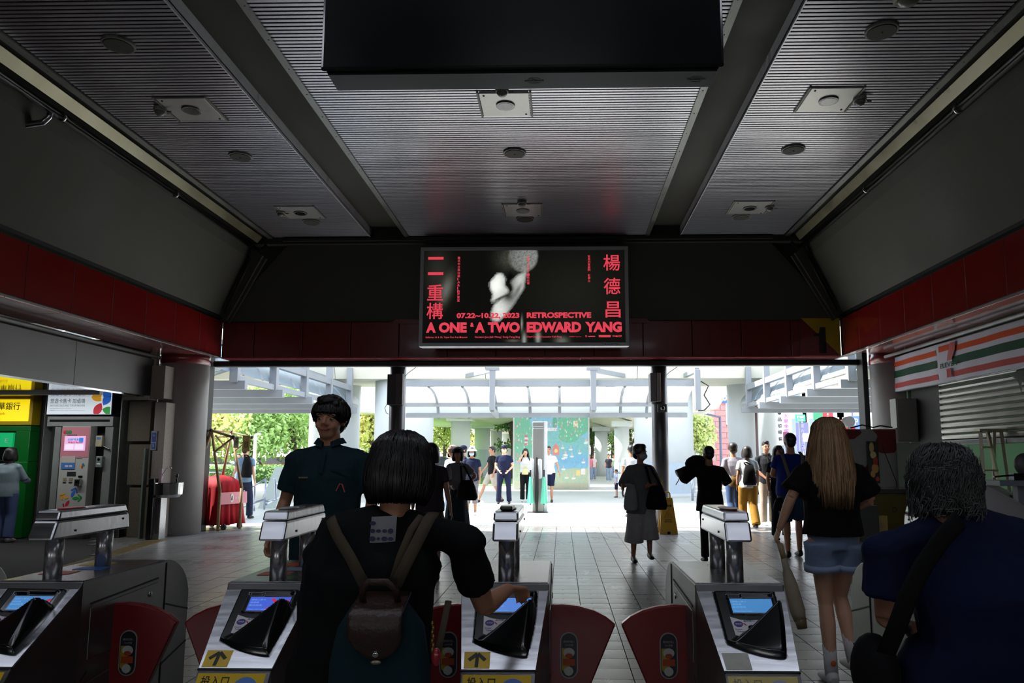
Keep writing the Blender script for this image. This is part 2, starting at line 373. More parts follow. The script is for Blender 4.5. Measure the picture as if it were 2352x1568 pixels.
# two steel posts in the opening
for i, px in enumerate((911, 1516)):
    c = at(px, 1000, 14.75)
    t = thing('steel_post', ['round grey steel post left of the centre of the opening, with dark box', 'round grey steel post right of the centre of the opening, with camera'][i], 'post', (c.x, 14.75, 0))
    MB().cyl((0, 0, 0), (0, 0, 3.38), .16, n=32).build('shaft', mat('post_grey', (92, 92, 94), .32, .7, nz=(2, .1)), t, smooth=True)
    MB().cyl((0, 0, 0), (0, 0, .02), .22, n=32).build('base_plate', steel_d, t, smooth=True)
    b = MB().box(-.17, .0, -.2, .18, 2.45, 3.06) if i == 0 else MB().box(-.2, -.08, -.24, .1, 2.5, 3.07)
    o = b.build('junction_box', mat('dark_box', (44, 38, 40), .5) if i == 0 else mat('grey_box', (120, 118, 122), .5), t, bevel=.01)
    if i == 0: MB().box(.0, .14, -.22, .12, 2.45, 3.07).build('box_cover', mat('box_cover', (72, 62, 62), .5), o, bevel=.01)
    else:
        MB().box(-.075, .0, -.26, .1, 2.51, 3.07).build('lamp_panel', mat('lamp_panel', (150, 148, 140), .5), o, bevel=.008)
        cm = MB().box(-.06, .12, -.2, -.14, 2.3, 2.46).build('security_camera', mat('camera_grey', (90, 90, 90), .4), t, bevel=.01)
        MB().cyl((.03, -.2, 2.37), (.03, -.28, 2.37), .045).ell((.03, -.28, 2.37), .04).build('lens', blackp, cm, smooth=True)
    w = MB(); sgn = 1 if i == 0 else 1
    w.tube([(.15, 0, 3.05), (.2, -.02, 3.1), (.35, -.05, 3.2), (.42, -.05, 3.36)], .006, 5)
    w.tube([(-.2, 0, 2.5), (-.25, 0, 2.4), (-.22, 0, 2.3), (-.17, 0, 2.28)] if i == 0 else [(.15, 0, 2.9), (.16, .02, 2.5)], .006, 5)
    w.build('cable', blackm, t)
# ---------------------------------------------------------------- ceiling fittings
disc_m = mat('disc_grille', (60, 60, 54), .7); rim_m = mat('disc_rim', (130, 130, 122), .5)
names = {(272, 105): 'over the left aisle, nearest', (552, 361): 'in the left bay, middle', (715, 511): 'in the left bay, farthest', (1182, 353): 'in the centre bay, middle', (1206, 504): 'in the centre bay behind the far access panel', (2025, 73): 'over the right aisle, nearest', (1822, 345): 'in the right bay, middle', (1702, 499): 'in the right bay, farthest'}
for (px, py), w in names.items():
    p = gz(px, py, ZC - .02)
    t = thing('ceiling_speaker', 'round flush ceiling speaker ' + w, 'speaker', (p.x, p.y, ZC))
    MB().cyl((0, 0, -.022), (0, 0, .01), .155, n=28).build('rim', rim_m, t, bevel=.003)
    MB().cyl((0, 0, -.03), (0, 0, -.01), .135, .135, n=28).build('grille', disc_m, t, bevel=.004)
    MB().ell((0, 0, -.03), .012).build('centre_cap', rim_m, t)
pn = {(440, 253): ('left bay, nearer', .56), (690, 489): ('left bay, far', .6), (1161, 242): ('centre bay, nearer', .56), (1201, 484): ('centre bay, far', .6), (1903, 231): ('right bay, nearer', .56), (1722, 478): ('right bay, far', .6)}
pan_m = mat('access_panel', (176, 176, 172), .35, .5, nz=(4, .05))
for (px, py), (w, s) in pn.items():
    p = gz(px, py, ZC - .02)
    t = thing('access_panel', 'square metal ceiling panel with a downlight, ' + w, 'ceiling panel', (p.x, p.y, ZC))
    MB().box(-s / 2, s / 2, -s / 2, s / 2, -.018, .005).build('plate', pan_m, t, bevel=.004)
    fr = MB()
    for a, b, c, d in ((-s / 2 - .03, -s / 2 - .008, -s / 2 - .02, s / 2 + .02), (s / 2 + .008, s / 2 + .03, -s / 2 - .02, s / 2 + .02)): fr.box(a, b, c, d, -.02, .004)
    fr.build('edge_frame', rim_m, t)
    dl = MB().cyl((0, 0, -.034), (0, 0, -.012), .11, n=28).build('downlight', steel_d, t, bevel=.004)
    MB().cyl((0, 0, -.036), (0, 0, -.028), .085, n=24).build('lamp_glass', mat('dead_lamp', (34, 36, 38), .2), dl)
    MB().cyl((-s / 2 + .05, -s / 2 + .05, -.024), (-s / 2 + .05, -s / 2 + .05, -.012), .012, n=8).build('screw', blackm, t)
    MB().cyl((s / 2 - .05, s / 2 - .05, -.024), (s / 2 - .05, s / 2 - .05, -.012), .012, n=8).build('screw', blackm, t)
for (px, py), w in {(368, 259): 'left of the nearer left access panel', (645, 492): 'left of the far left access panel', (1153, 214): 'in front of the nearer centre access panel', (1199, 470): 'in front of the far centre access panel', (1975, 235): 'right of the nearer right access panel', (1768, 480): 'right of the far right access panel', (2085, 3): 'large, over the right aisle at the top'}.items():
    p = gz(px, py, ZC - .06)
    t = thing('smoke_detector', 'small domed smoke detector ' + w, 'smoke detector', (p.x, p.y, ZC))
    k = 1.6 if py < 10 else 1
    MB().cyl((0, 0, -.05), (0, 0, 0), .075 * k, n=20).build('base', mat('detector', (150, 150, 140), .5), t, bevel=.008)
    MB().ell((0, 0, -.055), (.06 * k, .06 * k, .045)).build('dome', mat('detector_dome', (120, 120, 112), .25), t, smooth=True)
    MB().cyl((.08 * k, 0, -.05), (.13 * k, 0, -.05), .012, n=8).build('test_lamp', rim_m, t)
# ---------------------------------------------------------------- big hanging display
Y0, Y1 = 3.5, 3.70
a = at(735, 160, Y0); b = at(1665, 154, Y0)
t = thing('display_board', 'big black rectangular display hanging from the ceiling at the top of the picture', 'display', ((a.x + b.x) / 2, 3.6, a.z))
w2 = (b.x - a.x) / 2; zt = .95
MB().box(-w2, w2, -.1, -.07, 0, zt).build('front_glass', mat('display_glass', (3, 5, 7), .16, coat=.6), t, bevel=.02)
MB().box(-w2 + .02, w2 - .02, -.07, .11, .0, zt).build('casing', mat('display_case', (24, 30, 34), .4, .3), t, bevel=.012)
MB().box(-w2 + .03, w2 - .03, -.06, .1, -.008, .003).build('bottom_plate', mat('display_base', (50, 58, 60), .35, .6), t)
for x in (.06, w2 - .12):
    e = MB()
    for r0, r1 in ((.036, .028), (.017, .0)):
        e.loft([[(x + r * cos(2 * pi * k / 28), .02 + r * .9 * sin(2 * pi * k / 28), -.0095) for k in range(28)] for r in (r0, max(r1, .0005))], cap=False)
    e.box(x - .05, x + .05, .017, .023, -.0105, -.0095)
    e.build('round_emblem', mat('emblem', (12, 14, 16), .5), t)
for x in (-.6, .6): MB().cyl((x, 0, zt), (x, 0, ZC - a.z), .03).build('hanger', steel_d, t, smooth=True)
# ---------------------------------------------------------------- light box with poster
YP = 13.22
c0 = at(962, 796, YP); c1 = at(1442, 566, YP); bw_, bh_ = c1.x - c0.x, c1.z - c0.z
t = thing('light_box', 'backlit poster in a grey frame with red letters and a half-lit face, above the exit', 'advertising light box', (c0.x, YP, c0.z))
fr_m = mat('box_frame', (190, 192, 196), .5, .1)
fw = .065
for n_, b in (('frame_side', (0, bw_, 0, fw)), ('frame_side', (0, bw_, bh_ - fw, bh_)), ('frame_side', (0, fw, fw, bh_ - fw)), ('frame_side', (bw_ - fw, bw_, fw, bh_ - fw))):
    MB().box(b[0], b[1], -.03, .12, b[2], b[3]).build(n_, fr_m, t, bevel=.006)
MB().box(.01, bw_ - .01, .0, .3, .01, bh_ - .01).build('back_box', blackm, t)
pw, ph = bw_ - 2 * fw, bh_ - 2 * fw
def poly_in(x, y, P_):
    c = False; n = len(P_); j = n - 1
    for i in range(n):
        if ((P_[i][1] > y) != (P_[j][1] > y)) and (x < (P_[j][0] - P_[i][0]) * (y - P_[i][1]) / (P_[j][1] - P_[i][1]) + P_[i][0]): c = not c
        j = i
    return c
def gs(x, y, cx, cy, a, b, ang=0):
    dx, dy = x - cx, y - cy; c, s = cos(ang), sin(ang); u = (dx * c + dy * s) / a; v = (-dx * s + dy * c) / b; return exp(-(u * u + v * v))
# face: crop pixels (2352x1266) of the frame, print spans x 155-2215, y 165-1100
NOSE = [(905, 405), (960, 400), (995, 455), (985, 520), (1030, 575), (1025, 600), (950, 640), (880, 690), (850, 690), (870, 610), (840, 550), (835, 490), (870, 450)]
CHIN = [(980, 640), (1020, 640), (1080, 560), (1050, 480), (1120, 420), (1215, 375), (1180, 560), (1080, 720), (1000, 820), (930, 885), (860, 880), (850, 800), (880, 720)]
def soft(x, y, P_, r=9):
    return sum(poly_in(x + dx, y + dy, P_) for dx, dy in ((0, 0), (r, 0), (-r, 0), (0, r), (0, -r))) / 5
def poster(u, v):
    x = 155 + u * 2060; y = 1100 - v * 935
    g = .004 + .008 * gs(x, y, 1700, 600, 500, 400) + .02 * gs(x, y, 300, 400, 120, 250)
    dd = sqrt(((x - 1175) / 155) ** 2 + ((y - 225) / 165) ** 2); br = .3 * max(0, min(1, (1.04 - dd) * 7)) * max(.12, min(1, (x - 960) / 230))
    br += .08 * gs(x, y, 1060, 250, 130, 110)
    gr_n = .8 + .35 * noise.noise((x / 60, y / 60, 1)) + .25 * noise.noise((x / 14, y / 14, 2)); fc = max(soft(x, y, NOSE, 14) * (.55 + .5 * gs(x, y, 900, 520, 70, 120)), soft(x, y, CHIN, 14) * (.28 + .5 * gs(x, y, 930, 760, 90, 130) + .3 * gs(x, y, 1150, 480, 60, 110)))
    g += br * (.7 + .6 * noise.noise((x / 7, y / 7, 5))) + fc * min(1.15, .85 + .2 * gr_n)
    g *= 1 - .85 * gs(x, y, 930, 655, 75, 9, -.38)
    g *= 1 - .8 * gs(x, y, 1030, 640, 60, 45, -.5)
    g *= 1 - .75 * gs(x, y, 1045, 430, 35, 60)
    g *= 1 - .6 * gs(x, y, 1130, 560, 20, 70, .5)
    g += .12 * gs(x, y, 390, 560, 50, 130, .3)
    g += .3 * gs(x, y, 1190, 1070, 18, 60) + .3 * gs(x, y, 1330, 1050, 22, 60) + .12 * gs(x, y, 1570, 1080, 60, 35) + .1 * gs(x, y, 1080, 1080, 60, 12) + .3 * gs(x, y, 1165, 910, 8, 60)
    g *= .93 + .14 * rnd.random()
    return (g * .93, g * .97, g * .9 if g > .1 else g * .75)
NU, NV = 206, 94
pm = MB().grid(lambda u, v: (fw + u * pw, -.012, fw + v * ph), NU, NV)
pm.c = [poster(i / NU, j / NV) for j in range(NV + 1) for i in range(NU + 1)]
pm.build('poster_print', mat('poster_print', (255, 255, 255), .5, spec=.1, attr=1, emit=.8), t)
pink = mat('poster_red', (226, 66, 84), .5, spec=.1, emit=.8)
def PX(x, y, off=-.016): return V((fw + (x - 155) / 2060 * pw, off, fw + (1100 - y) / 935 * ph))
kx = pw / 2060; ky = ph / 935
def pt(body, x0, y0, x1, y1, bold=.02, sp=1):
    mb = MB(); letters(mb, body, PX(x0, y1), X_, Z_, w=(x1 - x0) * kx, h=(y1 - y0) * ky, bold=bold, sp=sp)
    mb.build('lettering', pink, t)
for s_, a, b in (('A', 190, 290), ('ONE', 320, 605), ('&', 640, 678), ('A', 688, 790), ('TWO', 820, 1145), ('EDWARD', 1215, 1768), ('YANG', 1808, 2178)):
    if s_ == '&': pt(s_, a, 897, b, 940, .05)
    else: pt(s_, a, 893, b, 998, .055)
pt('07.22~10.22, 2023', 500, 800, 1140, 862, .045); pt('RETROSPECTIVE', 1215, 796, 1870, 854, .045)
mb = MB()
for y0, y1 in ((228, 256), (384, 414)): mb.add([PX(198, y1), PX(356, y1), PX(356, y0), PX(198, y0)], [(0, 1, 2, 3)])
letters(mb, '重', PX(195, 672), X_, Z_, w=162 * kx, h=162 * ky, bold=.009); letters(mb, '構', PX(192, 860), X_, Z_, w=168 * kx, h=164 * ky, bold=.009)
for ch, y0, y1, x0 in (('楊', 212, 378, 1998), ('德', 450, 618, 2000), ('昌', 690, 852, 2015)): letters(mb, ch, PX(x0, y1), X_, Z_, w=(2168 - x0) * kx, h=(y1 - y0) * ky, bold=.009)
mb.build('lettering', pink, t)
mb = MB(); vletters(mb, '臺北市立美術館1A&1B展覽室', PX(502, 226), X_, Z_, 26 * ky, 31 * ky, .012)
vletters(mb, '策展人王俊傑｜孫松榮', PX(1216, 228), X_, Z_, 26 * ky, 29 * ky, .012); vletters(mb, '首席創意顧問 彭鎧立', PX(1838, 218), X_, Z_, 26 * ky, 27.5 * ky, .01)
mb.build('lettering', pink, t)
pt('Galleries 1A & 1B, Taipei Fine Arts Museum', 186, 1034, 612, 1056, .01); pt('Curators Jun-Jieh Wang | Song-Yong Sing', 688, 1032, 1145, 1056, .015)
pt('Chief Creative Counselor Kaili Peng', 1215, 1032, 1568, 1054, .015); pt('主辦單位 Organizers', 1645, 1034, 1768, 1048, .0); pt('TFAM', 2080, 1028, 2135, 1046, .02)
mb = MB().add([PX(1945, 1048), PX(2065, 1048), PX(2065, 1026), PX(1945, 1026)], [(0, 1, 2, 3)]).add([PX(1840, 1044), PX(1908, 1044), PX(1908, 1034), PX(1840, 1034)], [(0, 1, 2, 3)])
for cx in (2150, 2166, 1818): mb.loft([[PX(cx + r * cos(a * pi / 8), 1037 + r * sin(a * pi / 8)) for a in range(16)] for r in (10, 6)], cap=False)
mb.build('logo_marks', pink, t)
mb = MB(); letters(mb, 'R14-D-T05', (bw_ - .44, -.032, .018), X_, Z_, w=.26, h=.03); mb.build('lettering', mat('dark_ink', (20, 20, 22)), t)
# ---------------------------------------------------------------- exit number plate
a = at(1838, 818, 14.19); b = at(1925, 728, 14.19)
t = thing('exit_number_sign', 'yellow and red sign with a black number 1 on the red beam', 'sign', (a.x, 14.15, a.z)); w, h = b.x - a.x, b.z - a.z
MB().box(0, w, -.01, .04, 0, h).build('red_plate', red_m, t)
MB().prism([(0, -.011, h), (w, -.011, h), (w, -.011, 0)], (0, -.004, 0)).build('yellow_corner', mat('sign_yellow', (176, 150, 14), .4), t)
MB().prism([(w * .33, -.016, h * .56), (w * .47, -.016, h * .58), (w * .5, -.016, h * .73), (w * .64, -.016, h * .73), (w * .64, -.016, h * .07), (w * .47, -.016, h * .07), (w * .47, -.016, h * .5), (w * .33, -.016, h * .5)], (0, -.004, 0)).build('numeral', mat('numeral_black', (8, 10, 12), .5), t)

# ---------------------------------------------------------------- strip lights over the gates
lt = mat('tube_light', (235, 240, 255), .5, emit=4.2)
for i, (x, y_) in enumerate(((-4.5, 2.0), (-2.25, 2.0), (0, 2.0), (2.25, 2.0), (-3.4, -2.5), (-.6, -2.5), (2.0, -2.5))):
    t = thing('strip_light', ['first', 'second', 'third', 'fourth', 'first', 'second', 'third'][i] + ' ceiling strip light ' + ('over the gates' if i < 4 else 'behind the gates') + ', counted from the left', 'lamp', (x, y_, ZC - .02))
    MB().box(-1.05, 1.05, -.22, .22, -.05, 0).build('lamp_body', white_p, t, bevel=.006)
    MB().box(-1.02, 1.02, -.2, .2, -.07, -.045).build('diffuser', lt, t, bevel=.004)
# ================================================================== FARE GATES
DV = V((0, -.27, -.21)).normalized(); NV_ = V((0, -.21 / .342, .27 / .342)); FO = V((0, -.002, .966))
def FP(u, v, h=0): return FO + X_ * u + DV * v + NV_ * h
DL = V((0, -.11, -.155)).normalized(); NL = V((0, -.155, .11)).normalized(); LO = V((0, -.272, .7555))
def LP(u, v, h=0): return LO + X_ * u + DL * v + NL * h
post_steel = mat('post_steel', (180, 180, 182), .26, .8)
gate_steel = mat('gate_steel', (186, 188, 192), .22, .95, nz=(7, .16, (1, 10, 1)))
gate_side = mat('gate_side', (118, 118, 118), .34, .9, nz=(5, .12))
flap_m = mat('flap_red', (112, 14, 20), .3, coat=.3)
yel = mat('sticker_yellow', (214, 178, 10), .45); yel_f = mat('sticker_yellow_faded', (196, 180, 110), .5, nz=(30, .1))
blu = mat('sticker_blue', (84, 128, 204), .45); blu_f = mat('sticker_blue_faded', (150, 158, 196), .5)
ink = mat('ink', (16, 15, 14), .5); ink_f = mat('ink_faded', (120, 116, 104), .6); wht = mat('label_white', (206, 206, 208), .45)
pur = mat('label_purple', (58, 40, 128), .45); redp = mat('label_red', (190, 30, 46), .45); org = mat('label_orange', (150, 56, 16), .45)
def hw(y):
    if y >= 0: return .155
    if y > -.27: return .155 - .038 * (-y / .27) ** .8
    return .117 - .006 * min(1, (-y - .27) / .11)
def topz(y):
    if y > .56: q = min(1, (y - .56) / .21); return .79 + .19 * sqrt(max(0, 1 - q * q)) if q < 1 else .79
    if y >= .0: return .98
    if y > -.02: return .98 - (-y / .02) * .02
    if y > -.272: return .966 - (-y - .002) / .27 * .21
    return .7555 - (-y - .272) / .11 * .155
def pill(mb, O, U, Vv, w, h, N, t, n=10):
    r = w / 2; ps = []
    for k in range(n + 1): a = pi * k / n; ps.append(V(O) + V(U) * (r * cos(a)) + V(Vv) * (h / 2 - r + r * sin(a)))
    for k in range(n + 1): a = pi + pi * k / n; ps.append(V(O) + V(U) * (r * cos(a)) + V(Vv) * (-(h / 2 - r) + r * sin(a)))
    mb.prism(ps, V(N) * t)
def disc(mb, O, U, Vv, a, b, N, t, n=24):
    mb.prism([V(O) + V(U) * (a * cos(2 * pi * k / n)) + V(Vv) * (b * sin(2 * pi * k / n)) for k in range(n)], V(N) * t)
def flap(g, sg):
    pts = [(.13, .868), (.2, .872), (.26, .866), (.32, .85), (.365, .828), (.4, .80), (.29, .545), (.2, .33), (.13, .3)]
    f = MB().prism([(sg * x, .19, z) for x, z in pts], (0, .035, 0)).build('flap', flap_m, g, bevel=.006)
    O = V((sg * .225, .187, .69))
    m = MB(); pill(m, O, X_, Z_, .066, .166, (0, 1, 0), .002); s = m.build('oval_sticker', mat('sticker_rim', (130, 140, 140), .3), f)
    m = MB(); pill(m, O - Y_ * .001, X_, Z_, .058, .158, (0, 1, 0), .002); m.build('sticker_face', mat('sticker_dark', (24, 26, 34), .3), f)
    m = MB().add([O + V((-.027, -.0015, .026)), O + V((-.027, -.0015, -.05)), O + V((-.0, -.0015, -.076)), O + V((.004, -.0015, -.03)), O + V((-.004, -.0015, .026))], [(0, 1, 2, 3, 4)])
    m.build('sticker_yellow_part', mat('flap_yellow', (150, 130, 14), .45), f)
    m = MB(); disc(m, O + V((.0, -.002, .01)), X_, Z_, .021, .017, (0, 1, 0), .0005, 16); disc(m, O + V((-.001, -.002, -.056)), X_, Z_, .017, .016, (0, 1, 0), .0005, 16)
    m.build('sticker_white_part', mat('sticker_grey', (170, 170, 166), .4), f)
    m = MB().box(O.x - .023, O.x + .023, O.y - .003, O.y - .002, O.z - .036, O.z - .012); disc(m, O + V((0, -.0026, -.001)), X_, Z_, .014, .009, (0, 1, 0), .0005, 14); m.build('sticker_orange_part', org, f)
    m = MB(); letters(m, '請勿強行進入', O + V((-.02, -.002, .045)), X_, Z_, w=.04, h=.009, bold=.02); letters(m, '小心夾傷', O + V((-.015, -.002, .033)), X_, Z_, w=.03, h=.008, bold=.02)
    m.build('lettering', mat('lettering_grey', (120, 122, 128), .4), f)
def gate(label, X, flaps, faded=False, screen=(60, 96, 190), cross=False, front=True, head=True, topl='grey', lowsplit=True):
    g = thing('fare_gate', label, 'ticket gate', (X, 2.68, 0), group='row of fare gates')
    ys = [-.382, -.33, -.272, -.2, -.13, -.06, -.02, 0] + [.14, .28, .42, .56] + [.56 + .21 * sin(a * pi / 16) for a in range(1, 9)]
    MB().loft([[(-hw(y), y, 0), (hw(y), y, 0), (hw(y), y, topz(y)), (-hw(y), y, topz(y))] for y in ys]).build('body', gate_side if front else gate_side, g, bevel=.006)
    # bright face skin, top skin
    if front:
        MB().add([FP(-.153, .004, .002), FP(.153, .004, .002), FP(.116, .335, .002), FP(-.116, .335, .002)], [(0, 3, 2, 1)]).build('face_plate', gate_steel, g)
        MB().add([LP(-.115, .006, .002), LP(.115, .006, .002), LP(.11, .18, .002), LP(-.11, .18, .002)], [(0, 3, 2, 1)]).build('lower_plate', gate_steel, g)
        MB().bar(FP(-.118, .339, .0), FP(.118, .339, .0), .006, .006, NV_).build('seam', blackm, g)
    MB().box(-.15, .15, .006, .555, .979, .983).build('top_plate', steel, g, bevel=.002)
    # side panels
    for sg in (-1, 1):
        a, b = (.153, .1585) if sg > 0 else (-.1585, -.153)
        sp = MB().prism([(a, .05, .70), (a, .05, .88), (a, .50, .90), (a, .50, .70)], (b - a, 0, 0)).build('side_panel', gate_side, g, bevel=.003)
        MB().cyl(((a + b) / 2, .44, .86), (b + sg * .004 if sg > 0 else a - .004, .44, .86), .012).build('lock', chrome, sp, smooth=True)
        m = MB().bar((sg * .156, .05, .895), (sg * .156, .5, .915), .004, .006).bar((sg * .156, .56, .02), (sg * .156, .56, .97), .004, .005).bar((sg * .156, .56, .8), (sg * .156, .765, .74), .004, .006).bar((sg * .156, .56, .55), (sg * .156, .765, .60), .004, .006).bar((sg * .13, -.2, .45), (sg * .156, .05, .66), .004, .006)
        m.build('side_seam', blackm, g)
        MB().prism([(a, .05, .1), (a, .05, .62), (a, .5, .66), (a, .5, .1)], (b - a, 0, 0)).build('side_panel', gate_side, g, bevel=.003)
    for sg in flaps: flap(g, sg)
    if head:
        for y in (.06, .36):
            MB().cyl((0, y, .98), (0, y, 1.14), .03, n=28).build('post', post_steel, g, smooth=True)
        rings = []
        for y, zs in ((0, 0), (.42, 1)):
            rings.append(y)
        hb = MB().loft([[(-.046, -.028, 1.126), (.046, -.028, 1.126), (.046, .0, 1.193), (-.046, .0, 1.193)], [(-.046, .455, 1.126), (.046, .455, 1.126), (.046, .44, 1.193), (-.046, .44, 1.193)]]).build('reader_head', gate_steel, g, bevel=.008)
        ld = MB().loft([[(-.046, .001, 1.1945), (.046, .001, 1.1945), (.044, .014, 1.228), (-.044, .014, 1.228)], [(-.045, .439, 1.195), (.045, .439, 1.195), (.043, .42, 1.228), (-.043, .42, 1.228)]]).build('head_lid', gate_steel, g, bevel=.007)
        c = {'grey': (150, 150, 152), 'black': (20, 20, 22), 'red': (190, 70, 30), 'pink': (190, 70, 80)}[topl]
        m = MB(); disc(m, (0, .14, 1.228), X_, Y_, .03, .07, Z_, .005); m.build('card_pad', mat('pad_' + topl, c, .3), ld, bevel=.002)
        if topl == 'black': MB().prism([(-.022, .02, 1.232), (.022, .02, 1.232), (.026, .1, 1.232), (-.026, .1, 1.232)], (0, 0, .014)).build('pad_hood', blackp, ld, bevel=.004)
        if topl == 'red': m = MB(); disc(m, (0, .14, 1.2335), X_, Y_, .036, .08, Z_, .0004); m.build('pad_rim', wht, ld)
        m = MB()
        for y, z in ((.1, 1.15), (.4, 1.17)):
            m.cyl((-.049, y, z), (.049, y, z), .004, n=8)
        m.build('screw', blackm, hb)
    if not front: return g
    # moulded black console
    TL, TR, BL, BR = (-.1, .018), (.118, .018), (-.093, .235), (.092, .292)
    A, B = V((-.085, .245)), V((.1, .108)); AB = (B - A); L = AB.length; AB = AB / L; nr = V((-AB.y, AB.x)); nr = nr if nr.y > 0 else -nr
    def hf(a, b):
        u = (TL[0] * (1 - a) + TR[0] * a) * (1 - b) + (BL[0] * (1 - a) + BR[0] * a) * b
        v = (TL[1] * (1 - a) + TR[1] * a) * (1 - b) + (BL[1] * (1 - a) + BR[1] * a) * b
        v += .012 * sin(pi * a) * b; u += .008 * sin(pi * b) * a
        p = V((u, v)); s = (p - A).dot(nr); t = max(0, min(1.15, (p - A).dot(AB) / L))
        h = .014
        if s > 0:
            h += .078 * t ** .75 * min(1, s / .010) ** .6 * sqrt(max(0, min(1, (1 - b) / .62))) * sqrt(max(0, min(1, (1 - a) / .12)))
        elif v < .135 and a > .86: h += .02 * (a - .86) / .14
        if -.055 < u < .1 and .045 < v < .125 and s < -.004: h = .007
        e = min(a, 1 - a, b, 1 - b)
        if e < .02: h = 0
        elif e < .06 and s < 0: h = min(h, .014)
        return FP(u, v, h + .002)
    cs = MB().grid(hf, 56, 56).build('console', blackp, g, smooth=True)
    sc = MB().add([FP(-.048, .056, .0105), FP(.094, .056, .0105), FP(.092, .117, .0105), FP(-.046, .117, .0105)], [(0, 3, 2, 1)]).build('screen', mat('screen_%d' % screen[0], screen, .3, emit=.62), cs)
    m = MB()
    if cross: m.bar(FP(.03, .065, .0115), FP(.085, .108, .0115), .011, .001, NV_); m.bar(FP(.09, .072, .0118), FP(.022, .112, .0118), .011, .001, NV_); m.build('red_cross', mat('cross_red', (196, 40, 70), .4, emit=.55), cs); m = MB()
    for k in range(3): letters(m, ['請插入票卡', '或感應', '歡迎搭乘'][k], FP(-.042, .072 + .012 * k, .0112), X_, -DV, w=[.05, .03, .044][k], h=.007)
    letters(m, 'Please insert token', FP(-.04, .112, .0112), X_, -DV, w=.06, h=.005)
    m.build('lettering', mat('screen_text', (120, 170, 200), .4, emit=.6), cs)
    MB().bar(FP(-.044, .123, .013), FP(.088, .123, .013), .006, .005, NV_).build('chrome_bar', chrome, cs)
    m = MB().add([FP(-.062, .138, .0165), FP(-.03, .150, .0165), FP(.0, .153, .0165), (FP(.042, .150, .0165)), FP(.012, .174, .0165), FP(-.022, .2, .0165), FP(-.044, .216, .0165), FP(-.058, .212, .0165)], [(7, 6, 5, 4, 3, 2, 1, 0)])
    m.build('token_label', wht, cs)
    m = MB(); disc(m, FP(-.04, .168, .017), X_, -DV, .015, .012, NV_, .0004); m.build('token_print', pur, cs)
    m = MB(); letters(m, '直接投入', FP(-.022, .160, .0172), X_, -DV, w=.038, h=.007, bold=.02); letters(m, 'Insert', FP(-.054, .192, .0172), X_, -DV, w=.022, h=.006, bold=.02); letters(m, 'Token', FP(-.05, .201, .0172), X_, -DV, w=.022, h=.006, bold=.02)
    m.build('lettering', pur, cs)
    m = MB(); letters(m, '單程票', FP(-.05, .171, .0178), X_, -DV, w=.02, h=.006); m.build('lettering', wht, cs)
    MB().add([FP(-.026, .162, .0173), FP(-.018, .166, .0173), FP(-.012, .176, .0173), FP(-.02, .172, .0173)], [(0, 3, 2, 1)]).build('arrow_print', redp, cs)
    m = MB().ell(FP(.004, .186, .016), (.02, .011, .012), M=Matrix.Rotation(-.7, 3, 'Z')); so = m.build('token_slot', blackp, cs, smooth=True)
    # stickers
    Y, B_, I = (yel_f, blu_f, ink_f) if faded else (yel, blu, ink)
    if not faded or True:
        m = MB().add([FP(-.113, .27, .003), FP(-.03, .27, .003), FP(-.028, .332, .003), FP(-.109, .332, .003)], [(0, 3, 2, 1)])
        m.build('arrow_sticker', mat('sticker_worn', (176, 178, 166), .45, nz=(30, .1)) if faded else Y, g)
        if not faded:
            m = MB().bar(FP(-.07, .328, .004), FP(-.07, .28, .004), .011, .0006, NV_).bar(FP(-.071, .278, .0042), FP(-.096, .302, .0042), .011, .0006, NV_).bar(FP(-.069, .278, .0042), FP(-.044, .302, .0042), .011, .0006, NV_)
            m.build('arrow_print', I, g)
    MB().add([LP(-.110, .01, .003), LP(.104, .01, .003), LP(.1, .17, .003), LP(-.02, .17, .003), LP(-.107, .1, .003)], [(4, 3, 2, 1, 0)]).build('token_sticker', Y, g)
    m = MB(); disc(m, LP(.047, .085, .0035), X_, -DL, .05, .064, NL, .0005, 32); m.build('blue_disc', B_, g)
    m = MB(); letters(m, '投入口', LP(-.095, .05, .004), X_, -DL, w=.088, h=.032, bold=.012); letters(m, 'Insert Token', LP(-.1, .072, .004), X_, -DL, w=.098, h=.013, bold=.03)
    m.build('lettering', I, g)
    m = MB(); letters(m, '單 程 票', LP(.015, .065, .0045), X_, -DL, w=.066, h=.014, bold=.01); letters(m, 'Single Journey', LP(.006, .09, .0045), X_, -DL, w=.082, h=.01)
    m.build('lettering', wht, g)
    return g
gF = gate('brushed steel fare gate cut off by the left edge, only its rounded tail showing', -2.69, (), head=False, front=False)
gA = gate('brushed steel fare gate at far left with long reader head, side and red flap showing', -1.86, (1,), screen=(66, 130, 190), cross=True, topl='pink')
gB = gate('brushed steel fare gate left of the woman with the backpack, screen with a red cross', -1.03, (-1, 1), screen=(62, 92, 205), cross=True)
gC = gate('brushed steel fare gate under the outstretched arm, bright yellow arrow sticker', -.20, (-1, 1), screen=(84, 130, 214), topl='black')
gD = gate('brushed steel fare gate with faded stickers and an orange card pad, right of centre', .62, (-1,), faded=True, screen=(66, 140, 196), topl='red')
gE = gate('brushed steel fare gate behind the woman with grey curly hair', 1.45, (), screen=(66, 140, 196))
for g, cols in ((gA, ((190, 60, 50), (60, 110, 180), (210, 190, 60))), (gB, ((190, 190, 200), (150, 150, 170), (190, 190, 190)))):
    for k, c in enumerate(cols):
        MB().box(-.11 + .05 * (k == 1), .0 + .05 * (k == 1), .14 + .12 * k, .22 + .12 * k, .983, .9845).build('top_sticker', mat('top_sticker_%d' % c[0], c, .4), g)
# ================================================================== LEFT: bank machine, ticket machine, fountain
YS = 13.25
wall_l = struct(MB().box(-11.8, -7.62, 13.5, 13.7, 0, 3.6), 'wall_shops_left', concrete_d)
def q(px, py, Y=YS): return at(px, py, Y)
